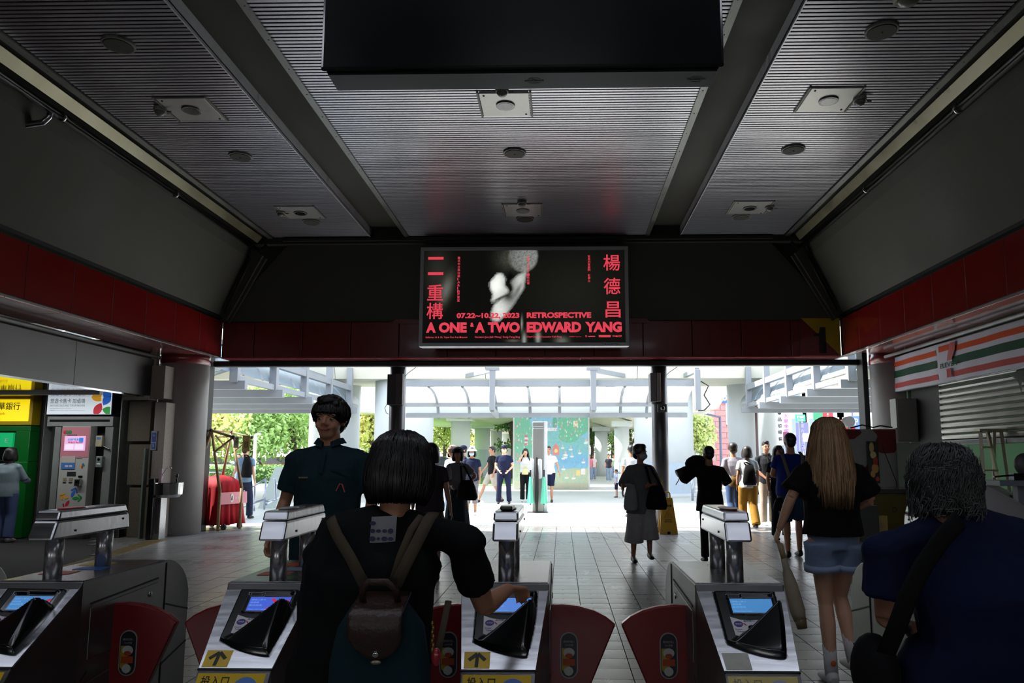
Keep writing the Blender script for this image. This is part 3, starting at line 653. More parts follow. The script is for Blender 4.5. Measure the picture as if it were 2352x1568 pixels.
# yellow light box and green bank machine
a, b = q(-60, 976), q(80, 911)
t = thing('bank_sign', 'glowing yellow bank sign with black characters above the green cash machine', 'sign', (b.x, YS, a.z))
MB().box(a.x - b.x, 0, -.03, .2, 0, b.z - a.z).build('sign_box', mat('sign_frame_yellow', (190, 160, 10), .4), t, bevel=.01)
MB().box(a.x - b.x, -.06, -.045, -.03, .07, b.z - a.z - .05).build('lit_panel', mat('lit_yellow', (240, 214, 8), .4, emit=.8), t)
m = MB(); letters(m, '國泰世華銀行', (-1.02, -.05, .27), X_, Z_, w=.80, h=.14, bold=.01); m.build('lettering', mat('dark_letters', (20, 40, 20), .5), t)
m = MB(); letters(m, 'Cathay United Bank', (-1.1, -.05, .17), X_, Z_, w=.62, h=.06, bold=.01); m.build('lettering', mat('orange_letters', (190, 120, 10), .5), t)
green = mat('bank_green', (6, 104, 34), .35, coat=.3)
a, b = q(-60, 1240), q(76, 978)
t = thing('cash_machine', 'green cash machine with a small lit screen under the yellow sign', 'cash machine', (b.x, YS, 0)); X0 = a.x - b.x
def R(px0, px1, py0, py1, ref):  # rectangle relative to ref.x
    p, r_ = q(px0, py1), q(px1, py0); return p.x - ref, r_.x - ref, max(0, p.z), r_.z
s0, s1, z0, z1 = R(-60, 31, 993, 1026, b.x); n0, n1, y0, y1 = R(-60, 42, 990, 1060, b.x)
MB().box(X0, 0, -.06, .2, 0, y0).box(X0, 0, -.06, .2, y1, b.z).box(n1, 0, -.06, .2, y0, y1).build('green_housing', green, t, bevel=.01)
MB().box(X0, n1, .05, .1, y0, y1).build('recess', blackp, t)
MB().box(s0, s1, .0, .05, z0, z1).build('screen', mat('screen_green', (20, 168, 100), .4, emit=.5), t)
m = MB(); letters(m, 'E', (s1 - .14, -.005, z0 + .08), X_, Z_, w=.06, h=.07); m.build('lettering', wht, t)
MB().box(X0, n1 + .02, -.12, .05, y0 - .03, y0 + .03).build('keypad_shelf', blackp, t, bevel=.01)
p0, p1, y0, y1 = R(8, 30, 1195, 1100, b.x); MB().box(-.9, -.5, -.063, -.055, .0, .75).build('grey_kick_panel', steel_d, t)
L_ = bpy.data.lights.new('bay_lamp', 'AREA'); L_.energy = 24; L_.shape = 'RECTANGLE'; L_.size = 3.2; L_.size_y = .12; L_.color = (.95, .98, 1)
lo = bpy.data.objects.new('bay_lamp', L_); COL.objects.link(lo); lo.location = (-9.3, 12.2, 2.44)
t = thing('bay_strip_light', 'thin strip light under the mirror soffit above the ticket machine', 'lamp', (-9.3, 12.2, 2.49)); MB().box(-1.6, 1.6, -.05, .05, -.03, .01).build('lamp_body', white_p, t)
# steel surround
g = sgroup('wall_left_cladding', (-8.5, YS, 0))
st_c = mat('steel_cladding', (146, 150, 146), .4, .25, nz=(2.5, .14))
def SR(px0, px1, py0, py1, d0=-.02, d1=.2, m=st_c, name='panel', gg=None, bv=.006):
    p, r_ = q(px0, py1), q(px1, py0); return MB().box(p.x, r_.x, YS + d0, YS + d1, max(0, p.z), r_.z).build(name, m, gg or g, W=True, bevel=bv)
SR(80, 109, 908, 1240); SR(109, 143, 980, 1216); SR(222, 260, 979, 1240, .01, .2); SR(260, 281, 908, 1240); SR(109, 262, 956, 979)
SR(98, 270, 1216, 1240, .04, .2, steel_d)
SR(115, 254, 963, 969, -.024, -.01, blackp)
# sign over the machine
p, r_ = q(110, 953), q(262, 909)
t = thing('ticket_sign', 'white lit sign with four coloured petals above the ticket machine', 'sign', (p.x, YS, p.z)); w, h = r_.x - p.x, r_.z - p.z
MB().box(0, w, -.04, .2, 0, h).build('sign_box', steel_d, t, bevel=.006)
MB().box(.01, w - .01, -.05, -.04, .01, h - .005).build('lit_panel', mat('lit_white', (214, 224, 232), .4, emit=.55), t)
def petal(mb, c, ang, L, wd, y, sx=1):
    n = 9; u = V((cos(ang), 0, sin(ang))); v = V((-sin(ang), 0, cos(ang))); ps = []
    for k in range(n): s = k / (n - 1); ps.append(V((c[0], y, c[1])) + u * (L * s) + v * (wd * sin(pi * s) ** .8))
    for k in range(n - 2, 0, -1): s = k / (n - 1); ps.append(V((c[0], y, c[1])) + u * (L * s) - v * (wd * sin(pi * s) ** .8))
    mb.prism([p for p in ps], (0, -.002, 0))
PC = {'petal_red': (200, 40, 60), 'petal_green': (40, 150, 60), 'petal_blue': (50, 110, 210), 'petal_orange': (236, 170, 50)}
for nm, ang, c in (('petal_red', 4.25, (.84, .62)), ('petal_green', -.25, (.86, .3)), ('petal_blue', 1.05, (.87, .5)), ('petal_orange', 2.5, (.84, .72))):
    m = MB(); petal(m, (w * c[0], h * c[1]), ang, .26, .075, -.052)
    for i, p_ in enumerate(m.v): m.v[i] = (min(max(p_[0], .02), w - .02), p_[1], min(max(p_[2], .015), h - .01))
    m.build('petal', mat(nm, PC[nm], .4, emit=.4), t)
m = MB(); letters(m, '悠遊卡售卡·加值機', (.06, -.053, h * .6), X_, Z_, w=.64, h=.09); m.build('lettering', mat('sign_blue_ink', (70, 90, 130), .5), t)
m = MB(); letters(m, 'EASYCARD SALES AND TOP-UP MACHINE', (.06, -.053, h * .44), X_, Z_, w=.64, h=.035); letters(m, '悠遊卡股份有限公司 EasyCard Corporation', (.06, -.053, h * .3), X_, Z_, w=.4, h=.02)
letters(m, '客服專線 Customer Service 24hr  http://www.easycard.com.tw', (.06, -.053, h * .2), X_, Z_, w=.64, h=.02); m.build('lettering', mat('sign_grey_ink', (130, 130, 150), .5), t)
# the machine
p, r_ = q(134, 1216), q(222, 979)
t = thing('ticket_machine', 'tall white ticket machine with pink top screen and coloured petal logo', 'ticket machine', (p.x, YS - .16, .0)); w = r_.x - p.x; hh = r_.z
cr = mat('machine_white', (178, 178, 172), .4, nz=(2, .03)); MB().box(.03, w, 0, .2, .16, hh).build('cabinet', cr, t, bevel=.008)
MB().box(.05, w - .02, .04, .2, 0, .17).build('plinth', steel_d, t)
MB().box(.035, w - .012, -.006, .001, hh * .72, hh - .02).build('pink_header', mat('machine_pink', (206, 128, 140), .4), t)
ix = lambda f: .03 + (w - .03) * f; iz = lambda py: q(170, py, YS - .16).z
MB().box(ix(.13), ix(.86), -.012, -.004, iz(1035), iz(1001)).build('upper_screen', mat('screen_pink', (226, 178, 216), .4, emit=.45), t)
m = MB(); m.box(ix(.17), ix(.46), -.014, -.012, iz(1032), iz(1020)).box(ix(.5), ix(.8), -.014, -.012, iz(1032), iz(1020)); m.build('screen_box', mat('screen_box', (236, 220, 240), .4, emit=.5), t)
m = MB(); letters(m, '加值輕鬆拿好禮', (ix(.24), -.014, iz(1012)), X_, Z_, w=.28, h=.045, bold=.02); m.box(ix(.64), ix(.78), -.014, -.012, iz(1016), iz(1005)); m.build('lettering', mat('screen_blue_ink', (70, 150, 220), .4, emit=.3), t)
m = MB(); letters(m, '最高回饋$220', (ix(.26), -.015, iz(1018)), X_, Z_, w=.26, h=.035, bold=.02); m.build('lettering', mat('screen_red_ink', (210, 60, 120), .4, emit=.2), t)
m = MB(); m.box(ix(.2), ix(.55), -.008, -.006, iz(1000), iz(998)).box(ix(.14), ix(.52), -.003, 0, iz(1043), iz(1039)).box(ix(.58), ix(.78), -.003, 0, iz(1053), iz(1052)).box(ix(.2), ix(.48), -.003, 0, iz(1057), iz(1056)); m.build('print_line', mat('print_dark', (60, 56, 56), .5), t)
MB().box(ix(.08), ix(.55), -.01, .0, iz(1063), iz(1047)).build('price_panel', mat('price_panel', (190, 182, 172), .4), t)
MB().box(ix(.08), ix(.55), -.012, .0, iz(1077), iz(1062)).build('lower_screen', mat('screen_bank_blue', (60, 96, 150), .4, emit=.2), t)
m = MB().box(ix(.22), ix(.33), -.015, -.012, iz(1072), iz(1068)).box(ix(.36), ix(.47), -.015, -.012, iz(1072), iz(1068)); m.build('screen_key', wht, t)
MB().box(ix(.3), ix(.6), -.006, .0, iz(1093), iz(1083)).build('keypad', steel_d, t)
for a_ in (.17, .38):
    MB().box(ix(a_), ix(a_ + .12), -.006, 0, iz(1104), iz(1097)).build('card_icon', mat('icon_olive', (140, 136, 90), .5), t)
    MB().box(ix(a_), ix(a_ + .12), -.006, 0, iz(1109), iz(1107)).build('card_slot', blackp, t)
s = MB().box(ix(.65), ix(.86), -.07, 0, iz(1116), iz(1099)).build('card_tray', steel, t, bevel=.01)
MB().box(ix(.69), ix(.82), -.075, -.06, iz(1108), iz(1104)).build('slot', blackp, s)
MB().box(ix(.7), ix(.84), -.01, 0, iz(1096), iz(1092)).build('brand_plate', blackp, t)
cx_, cz_ = ix(.48), iz(1145)
for nm, ang in (('petal_red', -2.1), ('petal_green', .1), ('petal_blue', 1.15), ('petal_orange', 2.85)):
    m = MB(); petal(m, (cx_ + .03 * cos(ang), cz_ + .03 * sin(ang)), ang, .13, .028, -.003)
    e = V((cx_ + .2 * cos(ang), -.003, cz_ + .2 * sin(ang)))
    for s_ in (-1, 1): a2 = ang + pi + s_ * .75; m.bar(e, e + V((.09 * cos(a2), 0, .09 * sin(a2))), .028, .003, (0, 1, 0))
    m.build('petal', mat(nm + '_print', PC[nm], .45), t)
m = MB()
for nm, ang in (('petal_red', -1.57), ('petal_green', .1), ('petal_blue', 1.15), ('petal_orange', 2.85)):
    m = MB(); petal(m, (ix(.8), iz(1069)), ang, .05, .015, -.003); m.build('petal', MC[nm + '_print'], t)
m = MB()
for c, x in (((200, 60, 70), .12), ((60, 130, 80), .2), ((60, 90, 190), .3)):
    MB().ell((ix(x), -.008, iz(992)), (.03, .004, .035)).build('header_print', mat('hp%d' % c[0], c, .5), t, smooth=True)
for py, nm, c in ((1013, 'phone_box', (188, 180, 150)), (1060, 'card_reader', (120, 128, 122))):
    p = q(232, py)
    t = thing(nm, 'small cream telephone box beside the ticket machine' if nm == 'phone_box' else 'small grey card reader below the cream phone box', 'reader', (p.x, YS, p.z))
    MB().box(-.06, .06, -.07, .01, -.1, .1).build('case', mat(nm, c, .45), t, bevel=.012)
    if nm == 'phone_box':
        MB().box(-.035, .035, -.074, -.068, .03, .07).build('window', blu, t)
        MB().bar((.05, -.03, -.08), (.2, -.05, -.15), .03, .02).build('handset', blackp, t, bevel=.004)
    else:
        MB().cyl((0, -.075, .04), (0, -.068, .04), .025).build('button', blackp, t); MB().box(-.03, .03, -.074, -.068, -.045, -.03).build('window', mat('readout', (190, 200, 220), .4, emit=.3), t)
# stone panels
stone = mat('speckled_stone', (96, 88, 74), .75, nz=(40, .3), bump=(80, .4)); stone2 = mat('pale_stone', (146, 136, 128), .6, nz=(60, .22), bump=(80, .2))
g2 = sgroup('wall_left_stone', (-8.0, YS, 0))
SR(284, 342, 920, 1013, .1, .3, stone, 'stone_slab', g2); SR(283, 340, 1020, 1114, .1, .3, stone, 'stone_slab', g2); SR(282, 338, 1120, 1240, .1, .3, stone, 'stone_slab', g2)
SR(282, 345, 908, 918, -.02, .2, MC['cream_post'], 'rail', g2)
SR(340, 386, 924, 1235, -.05, .4, stone2, 'stone_slab', g2); SR(348, 384, 840, 915, -.05, .4, stone2, 'stone_slab', g2)
SR(326, 344, 1030, 1240, -.14, -.02, mat('galvanised', (120, 132, 124), .5, .4, nz=(4, .15)), 'upright', g2)
t = thing('pillar_notice', 'narrow blue and white notice on the pale stone pillar', 'notice', (q(358, 1010).x, YS - .06, q(358, 1033).z))
MB().box(-.05, .05, -.01, .0, 0, .34).build('sleeve', mat('clear_sleeve', (160, 168, 180), .2), t)
MB().box(-.035, .035, -.014, -.01, .14, .31).build('sheet', mat('notice_blue', (60, 80, 150), .5), t); MB().box(-.035, .035, -.014, -.01, .02, .12).build('sheet', MC['notice_blue'], t)
m = MB(); letters(m, '小心', (-.02, -.016, .24), X_, Z_, w=.04, h=.04); letters(m, '5', (-.015, -.016, .05), X_, Z_, w=.03, h=.05); m.build('lettering', wht, t)
# drinking fountain
a = gz(362, 1237); t = thing('drinking_fountain', 'steel drinking fountain with rounded basin against the stone pillar', 'drinking fountain', (a.x, a.y - .05, 0))
MB().box(-.08, .1, -.1, .1, 0, .75).build('pedestal', steel, t, bevel=.008); MB().box(.03, .08, -.104, -.1, .1, .6).build('service_door', steel_d, t, bevel=.003)
MB().box(-.12, -.02, -.14, .1, 0, 1.05).build('back_panel', blackp, t, bevel=.01)
MB().tube([(.16, 0, .72), (.16, 0, .77), (.16, 0, .98)], [(.2, .2), (.24, .22), (.25, .23)], 30, up=(1, 0, 0)).build('basin', chrome, t, smooth=False, bevel=.01)
MB().tube([(.02, 0, .98), (.04, 0, 1.1), (.1, 0, 1.22), (.16, 0, 1.26), (.2, 0, 1.22)], .008, 8).build('spout', chrome, t, smooth=True)
MB().cyl((.3, 0, .98), (.3, 0, 1.08), .02).ell((.3, 0, 1.1), (.035, .03, .03)).build('push_button', blackp, t, smooth=True)
MB().box(.0, .04, -.03, .03, .98, 1.22).build('label_plate', mat('fountain_label', (170, 140, 150), .4), t)
# ================================================================== RIGHT: shop with banner and half-closed shutter
XW = 6.15
def rw(px, py, X=XW):  # point on the plane x = X
    d = ray(px, py); t_ = X / d.x; return V((X, d.y * t_, d.z * t_ + H))
bt = [rw(2031, 828, XW), rw(2031, 905, XW)]
t = thing('shop_banner', 'long white shop banner with orange, green and red stripes above the shutter', 'banner', (XW, bt[0].y, bt[1].z))
z0, z1 = 0, bt[0].z - bt[1].z; Lb = bt[0].y - 5.5
ban = mat('banner_white', (190, 186, 204), .5, nz=(2, .08))
def wv(y, z): return .012 * sin(y * 2.3 + z * 3) + .008 * sin(y * 7.1)
MB().grid(lambda u, v: (wv(-u * Lb, v * z1), -u * Lb, v * z1), 60, 6).build('sheet', ban, t, smooth=True)
def stripe(y0, y1, v0, v1, m, nm):
    MB().grid(lambda u, v: (wv(-(y0 + u * (y1 - y0)), z1 * (v0 + v * (v1 - v0))) - .006, -(y0 + u * (y1 - y0)), z1 * (v0 + v * (v1 - v0))), 30, 2).build(nm, m, t, smooth=True)
og, gr, rd = mat('stripe_orange', (200, 74, 30), .6, spec=.15), mat('stripe_green', (10, 66, 44), .6, spec=.15), mat('stripe_red', (186, 76, 76), .6, spec=.15)
logo0, logo1 = rw(2154, 850).y, rw(2186, 850).y
for nm, m_, v0, v1 in (('stripe', og, .72, .86), ('stripe', gr, .40, .60), ('stripe', rd, .10, .24)):
    stripe(.02, bt[0].y - logo0, v0, v1, m_, nm); stripe(bt[0].y - logo1, Lb - .02, v0, v1, m_, nm)
O = V((-.014, logo0 - .09 - bt[0].y, 0)); lw = .52
m = MB().add([O + V((0, 0, z1 * .78)), O + V((0, 0, z1 * .93)), O + V((0, -lw * .7, z1 * .93)), O + V((0, -lw * .7, z1 * .78))], [(0, 1, 2, 3)]); m.build('logo_bar', og, t)
MB().add([O + V((-.001, -lw * .7, z1 * .95)), O + V((-.001, -lw, z1 * .95)), O + V((-.001, -lw * .95, z1 * .75)), O + V((-.001, -lw * .72, z1 * .52)), O + V((-.001, -lw * .45, z1 * .52)), O + V((-.001, -lw * .55, z1 * .72))], [(0, 1, 2, 3, 4, 5)]).build('logo_stroke', mat('logo_red', (170, 40, 50), .35), t)
m = MB(); letters(m, 'ELEVEN', O + V((-.002, -.02, z1 * .36)), -Y_, Z_, w=lw, h=z1 * .12, bold=.02); m.build('lettering', gr, t)
MB().add([O + V((0, -lw * .4, z1 * .1)), O + V((0, -lw * .4, z1 * .32)), O + V((0, -lw * .66, z1 * .32)), O + V((0, -lw * .66, z1 * .1))], [(0, 1, 2, 3)]).build('logo_foot', rd, t)
MB().cyl((.03, .05, .0), (.03, -Lb, .0), .018).cyl((.03, .05, z1), (.03, -Lb, z1), .018).build('rail', steel_d, t, smooth=True)
# roller shutter, half down
XS = 6.32; sh0, sh1 = rw(2165, 950, XS).y, 4.5; zb = rw(2250, 1020, XS).z
t = thing('roller_shutter', 'half-lowered ribbed steel roller shutter under the shop banner', 'shutter', (XS, sh0, zb))
shm = mat('shutter_steel', (160, 162, 156), .32, .6, nz=(2, .15)); ln = sh0 - sh1
z = 0; slp = [(-.0, 0), (-.035, .02), (-.045, .05), (-.035, .078), (0, .095)]
sm_ = MB().prism([(x, 0, z_) for x, z_ in slp] , (0, -ln, 0)).mesh('slat', shm, False)
for k in range(16): piece(sm_, 'slat', (0, 0, .08 + k * .098), t)
MB().box(-.04, .03, -ln, 0, 0, .08).build('bottom_bar', steel_d, t, bevel=.01)
o = MB().add([(-.06, -2.35, 1.02), (-.07, -2.2, 1.0), (-.07, -2.1, .9), (-.075, -2.2, .86), (-.08, -2.28, .66), (-.075, -2.3, .88), (-.07, -2.42, .9), (-.065, -2.45, .98)], [(0, 1, 2, 3, 4, 5, 6, 7)])
tag(o.build('torn_scrap', blackm), None)
bpy.data.objects['torn_scrap'].parent = t
struct(MB().box(XS - .02, XS + .25, sh0, rw(2098, 950, XS).y, 1.62, 3.3), 'wall_right_recess', blackm)
# shop room behind
mint = mat('mint_wall', (140, 186, 152), .6)
struct(MB().box(8.6, 8.7, 5, 14.5, 0, 3.3), 'wall_shop_side', mint)
struct(MB().box(XS, 8.7, 13.6, 13.75, 0, 3.3), 'wall_shop_back', mint)
struct(MB().box(XW + .05, 10.8, -8, 13.7, 3.33, 3.45), 'ceiling_shop', concrete_d)
L_ = bpy.data.lights.new('shop_lamp', 'AREA'); L_.energy = 26; L_.shape = 'RECTANGLE'; L_.size = .3; L_.size_y = 2.4; L_.color = (.95, 1, .92)
lo = bpy.data.objects.new('shop_lamp', L_); COL.objects.link(lo); lo.location = (7.5, 10.5, 3.2)
t = thing('ceiling_lamp', 'fluorescent lamp inside the shop', 'lamp', (7.5, 10.5, 3.28)); MB().box(-.18, .18, -1.25, 1.25, -.04, .04).build('lamp_body', white_p, t)
# metal box and posts between column and shutter
p, r_ = at(2054, 1015, 13.4), at(2096, 916, 13.4)
t = thing('meter_box', 'pale grey metal box on the wall between the column and the shutter', 'metal box', (p.x, 13.4, p.z))
MB().box(0, r_.x - p.x, -.15, .1, 0, r_.z - p.z).build('case', mat('meter_grey', (140, 138, 136), .5, nz=(3, .08)), t, bevel=.01)
MB().box(.02, r_.x - p.x - .02, -.16, -.15, .03, r_.z - p.z - .03).build('door', MC['meter_grey'], t, bevel=.004)
struct(MB().box(6.4, 6.9, 13.2, 13.5, 0, 1.7).box(6.42, 6.5, 13.0, 13.1, 0, 3.3), 'wall_right_post', mat('dark_brown', (40, 36, 32), .6))
t = thing('white_door_panel', 'narrow white panel leaning behind the kiosk near the shop', 'panel', (at(2095, 1150, 12.2).x, 12.2, 0))
MB().box(-.19, .19, 0, .03, .45, 1.65).box(-.17, -.13, 0, .03, 0, .45).box(.13, .17, 0, .03, 0, .45).build('board', mat('board_grey', (140, 146, 140), .5, nz=(2, .08)), t, bevel=.004)
MB().cyl((.15, -.02, 1.1), (.15, -.05, 1.1), .02).build('knob', steel_d, t)
# white kiosk with red splotches
p, r_ = at(1950, 1150, 12.4), at(2056, 985, 12.4)
t = thing('spotted_kiosk', 'white kiosk wall with dark red splotches beside the right column', 'kiosk', (p.x, 12.4, 0)); w = r_.x - p.x; h1 = r_.z
kw = mat('kiosk_white', (150, 150, 154), .45, nz=(1, .04)); kr = mat('splotch_red', (110, 14, 24), .45)
MB().box(0, w, 0, .9, 0, h1).build('wall_board', kw, t, bevel=.006)
MB().box(w, w + .035, -.02, .9, 0, h1 + .02).build('side_frame', MC['cream_post'], t, bevel=.004)
def blob(c, r, k, seed, clip):
    rr = random.Random(seed); ps = []
    for i in range(28):
        a_ = 2 * pi * i / 28; R_ = r * (1 + .22 * sin(3 * a_ + seed) + .12 * sin(5 * a_ + k)); x = c[0] + R_ * cos(a_); z_ = c[1] + R_ * sin(a_)
        ps.append(V((min(max(x, .002), clip[0]), -.003, min(z_, clip[1] - .002))))
    return ps
for c, r, s_ in (((w - .1, h1 - .08), .3, 1), ((.08, h1 - .05), .14, 2), ((w * .42, h1 - .72), .16, 5), ((w * .8, .5), .2, 7)):
    MB().poly(blob(c, r, 1, s_, (w, h1))).build('splotch', kr, t)
for z_ in (h1 - .25, h1 - .85): MB().box(w + .03, w + .12, -.03, .02, z_ - .03, z_ + .03).build('hinge', MC['cream_post'], t, bevel=.006)
MB().tube([(.1, .05, h1 + .02), (.3, .05, h1 + .07), (.5, .1, h1 + .03), (.62, .1, h1 + .06), (w, .1, h1 + .03)], .012, 6).build('loose_cable', blackm, t)
MB().tube([(w * .72, -.02, h1 - .3), (w * .95, -.02, h1 - .85), (w * .97, -.02, h1 - 1.1)], .006, 5).build('loose_cable', blackm, t)
p = at(2012, 1120, 12.3)
t = thing('food_poster', 'narrow dark upright poster with pictures of food on the spotted kiosk', 'poster', (p.x, 12.36, 1.0))
MB().box(-.09, .09, -.02, 0, 0, .68).build('board', mat('poster_dark', (30, 24, 28), .4), t, bevel=.003)
for c, x, z_, a_, b_ in (((200, 180, 110), -.02, .58, .04, .09), ((220, 200, 140), .0, .46, .05, .06), ((180, 50, 40), .03, .36, .04, .08), ((214, 150, 90), .02, .24, .06, .08), ((214, 160, 100), -.02, .15, .04, .06), ((200, 60, 50), .05, .07, .03, .04)):
    MB().ell((x, -.022, z_), (a_, .004, b_), 12, 6).build('food_picture', mat('food%d_%d' % (c[0], c[2]), c, .4), t, smooth=True)
# counter, bin and advertising panels
t = thing('dark_counter', 'dark counter with olive yellow front below the spotted kiosk', 'counter', (at(2075, 1200, 10.3).x, 10.3, 0))
MB().box(-.62, .5, 0, .9, .93, .99).build('worktop', blackp, t, bevel=.008); MB().box(-.5, .45, .04, .85, 0, .93).build('front', mat('olive_front', (92, 76, 14), .5, nz=(2, .08)), t)
MB().box(-.62, -.5, -.02, .9, 0, .93).build('side_panel', blackm, t)
m = MB(); letters(m, 'D', (-.12, .035, .68), X_, Z_, w=.06, h=.07, bold=.02); m.build('lettering', mat('brown_ink', (60, 30, 10)), t)
p, r_ = gz(2010, 1292), at(2041, 1185, 9.9)
t = thing('standing_banner', 'narrow upright yellow food advertisement panel beside the counter', 'advertisement', (at(2010, 1290, 9.75).x, 9.75, 0))
MB().box(-.12, 0, -.02, .02, 0, .68).build('white_edge', wht, t, bevel=.003); MB().box(0, .18, -.02, .02, 0, .68).build('yellow_board', mat('ad_yellow', (180, 158, 84), .45, nz=(8, .2)), t, bevel=.003)
m = MB()
for k in range(3): m.tube([(.05 + k * .035, -.023, .48 - k * .02), (.03 + k * .035, -.023, .4), (.06 + k * .035, -.023, .3 + k * .02)], .005, 5)
m.build('scribble_print', mat('scribble', (150, 40, 30)), t)
t = thing('counter_cabinet', 'low grey cabinet behind the young woman in denim shorts', 'cabinet', (at(1990, 1200, 9.5).x, 9.5, 0))
MB().box(-.14, .16, 0, .5, 0, .82).build('carcass', mat('cab_grey', (74, 74, 76), .5, .3), t, bevel=.006); MB().box(-.12, .14, -.012, 0, .06, .78).build('door', MC['cab_grey'], t, bevel=.004)
# shop interior clutter
t = thing('step_ladder', 'aluminium step ladder standing inside the shop', 'ladder', (at(2290, 1150, 10.6).x, 10.6, 0)); al = mat('aluminium', (168, 160, 140), .4, .6)
HL = 1.78
for sx, s0_, s1_ in ((-1, -.24, -.1), (1, .12, -.0)):
    MB().bar((s0_ * 1.0 - .06, -.25, 0), (s1_ - .06, 0, HL), .05, .03).build('front_rail', al, t)
    MB().bar((s0_ + .34, .35, 0), (s1_ + .16, .05, HL), .04, .03).build('rear_rail', al, t)
for k in range(5):
    z_ = .28 + k * .32; f = z_ / HL; MB().box(-.3 + .14 * f - .01, .06 - .12 * f + .01, -.25 * (1 - f) - .04, -.25 * (1 - f) + .04, z_ - .012, z_ + .012).build('tread', al, t)
MB().box(-.2, .2, -.06, .1, HL, HL + .04).build('top_cap', al, t, bevel=.006)
t = thing('work_table', 'cluttered table with plastic sheets inside the shop', 'table', (at(2310, 1160, 9.4).x, 9.4, 0))
MB().box(-.75, .9, -.25, .5, .86, .9).build('table_top', mat('table_top', (170, 164, 150), .5), t, bevel=.004)
for x in (-.7, .85):
    for y in (-.2, .45): MB().box(x - .02, x + .02, y - .02, y + .02, 0, .86).build('leg', steel_d, t)
MB().box(-.7, .85, -.2, .4, .35, .38).build('shelf', MC['table_top'], t)
rr = random.Random(3)
for k, (lab, x, y, sx_, sz_, c) in enumerate((('crumpled clear plastic bundle on the shop table', -.2, .0, .26, .1, (176, 178, 178)), ('white paper bundle behind the ladder on the shop table', -.5, .2, .16, .12, (196, 192, 186)), ('flat grey box on the shop table', .35, .1, .22, .07, (120, 120, 124)), ('white rolled sheet on the shop table', .1, .3, .22, .04, (190, 190, 184)))):
    tag(MB().ell((t.location.x + x, 9.4 + y, .9 + sz_ * .8), (sx_, .14, sz_), 14, 8).build(['plastic_bundle', 'paper_bundle', 'grey_parcel', 'rolled_sheet'][k], mat('clutter%d' % k, c, .35), disp=.07, dsize=.06, smooth=True), lab, 'bundle')
for k, x in enumerate((-.55, -.1, .45)):
    tb = thing('storage_crate', ['leftmost beige crate under the shop table', 'middle beige crate under the shop table', 'right grey crate under the shop table'][k], 'crate', (t.location.x + x, 9.4, .38))
    cm = mat('crate%d' % (k > 1), (168, 156, 120) if k < 2 else (120, 124, 120), .6)
    MB().box(-.18, .18, -.15, .15, 0, .3).build('crate_box', cm, tb, bevel=.01); MB().box(-.19, .19, -.16, .16, .3, .33).build('lid', cm, tb, bevel=.006)
t = thing('angle_grinder_stand', 'small grey machine with a round guard on the right shop bench', 'machine', (at(2345, 1090, 8.6).x, 8.6, .0))
MB().box(-.3, .3, -.1, .3, 1.1, 1.16).box(-.05, .05, 0, .1, 0, 1.1).build('bench_top', mat('bench_blue', (130, 138, 150), .4), t, bevel=.005); MB().ell((.08, .05, 1.34), (.12, .06, .13)).build('guard', mat('guard_grey', (84, 84, 86), .4), t, smooth=True)
MB().box(-.08, .12, 0, .1, 1.16, 1.24).bar((-.28, .05, 1.2), (-.05, .05, 1.22), .03, .02).build('motor', blackp, t)
t = thing('plastic_sack', 'pale translucent plastic sack hanging beside the neck of the grey-haired woman', 'sack', (2.02, 3.55, 0))
MB().tube([(-.12, 0, .92), (-.05, 0, 1.0), (.0, 0, 1.15), (-.1, 0, 1.24), (-.16, 0, 1.28)], [(.03, .05), (.2, .14), (.17, .12), (.07, .06), (.02, .02)], 20, up=(1, 0, 0)).build('sack_body', mat('sack_plastic', (120, 118, 118), .35), t, smooth=True, disp=.05, dsize=.08)
MB().cyl((-.16, .1, .0), (-.2, .1, 1.44), .012).box(-.25, .15, .0, .2, .86, .92).box(-.25, .15, .02, .18, .0, .06).build('trolley_frame', blackm, t)
# ================================================================== OUTSIDE
pave = mat('plaza_paving', (196, 196, 192), .5, nz=(.8, .06))
gr_ = struct(MB().box(-120, 120, 15.6, 160, -.2, -.004), 'ground', mat('ground_pale', (178, 178, 172), .7, nz=(.4, .08)))
struct(MB().box(-120, -12, -30, 15.6, -.2, -.01).box(11, 120, -30, 15.6, -.2, -.01).box(-12, 11, -30, -8.2, -.2, -.01), 'ground', MC['ground_pale'])
pvm = MB()
for j in range(14):
    for i in range(-30, 26):
        x = i * .57; y = 15.62 + j * .57; pvm.box(x + .006, x + .564, y + .006, y + .564, -.05, .001)
pvm.build('paving_field', pave, gr_, kind='stuff')
lawn = struct(MB().box(-14, 1, 38, 60, -.02, .03).box(-60, -16, 40, 90, -.02, .03), 'lawn', mat('lawn_green', (110, 150, 84), .9, nz=(3, .2)))
paint = mat('canopy_paint', (134, 138, 144), .45, nz=(2, .05)); cpan = mat('canopy_panel', (196, 206, 214), .4)
# translucent sheet
pm_ = mat('canopy_sheet', (225, 232, 236), .35)
_nt = pm_.node_tree; _b = _nt.nodes['Principled BSDF']; _o = _nt.nodes['Material Output']; _tr = _nt.nodes.new('ShaderNodeBsdfTranslucent'); _tr.inputs[0].default_value = (.9, .95, 1, 1); _mx = _nt.nodes.new('ShaderNodeMixShader'); _mx.inputs[0].default_value = .6
_nt.links.new(_b.outputs[0], _mx.inputs[1]); _nt.links.new(_tr.outputs[0], _mx.inputs[2]); _nt.links.new(_mx.outputs[0], _o.inputs[0])
side_sheet = mat('side_roof_sheet', (120, 134, 144), .4)
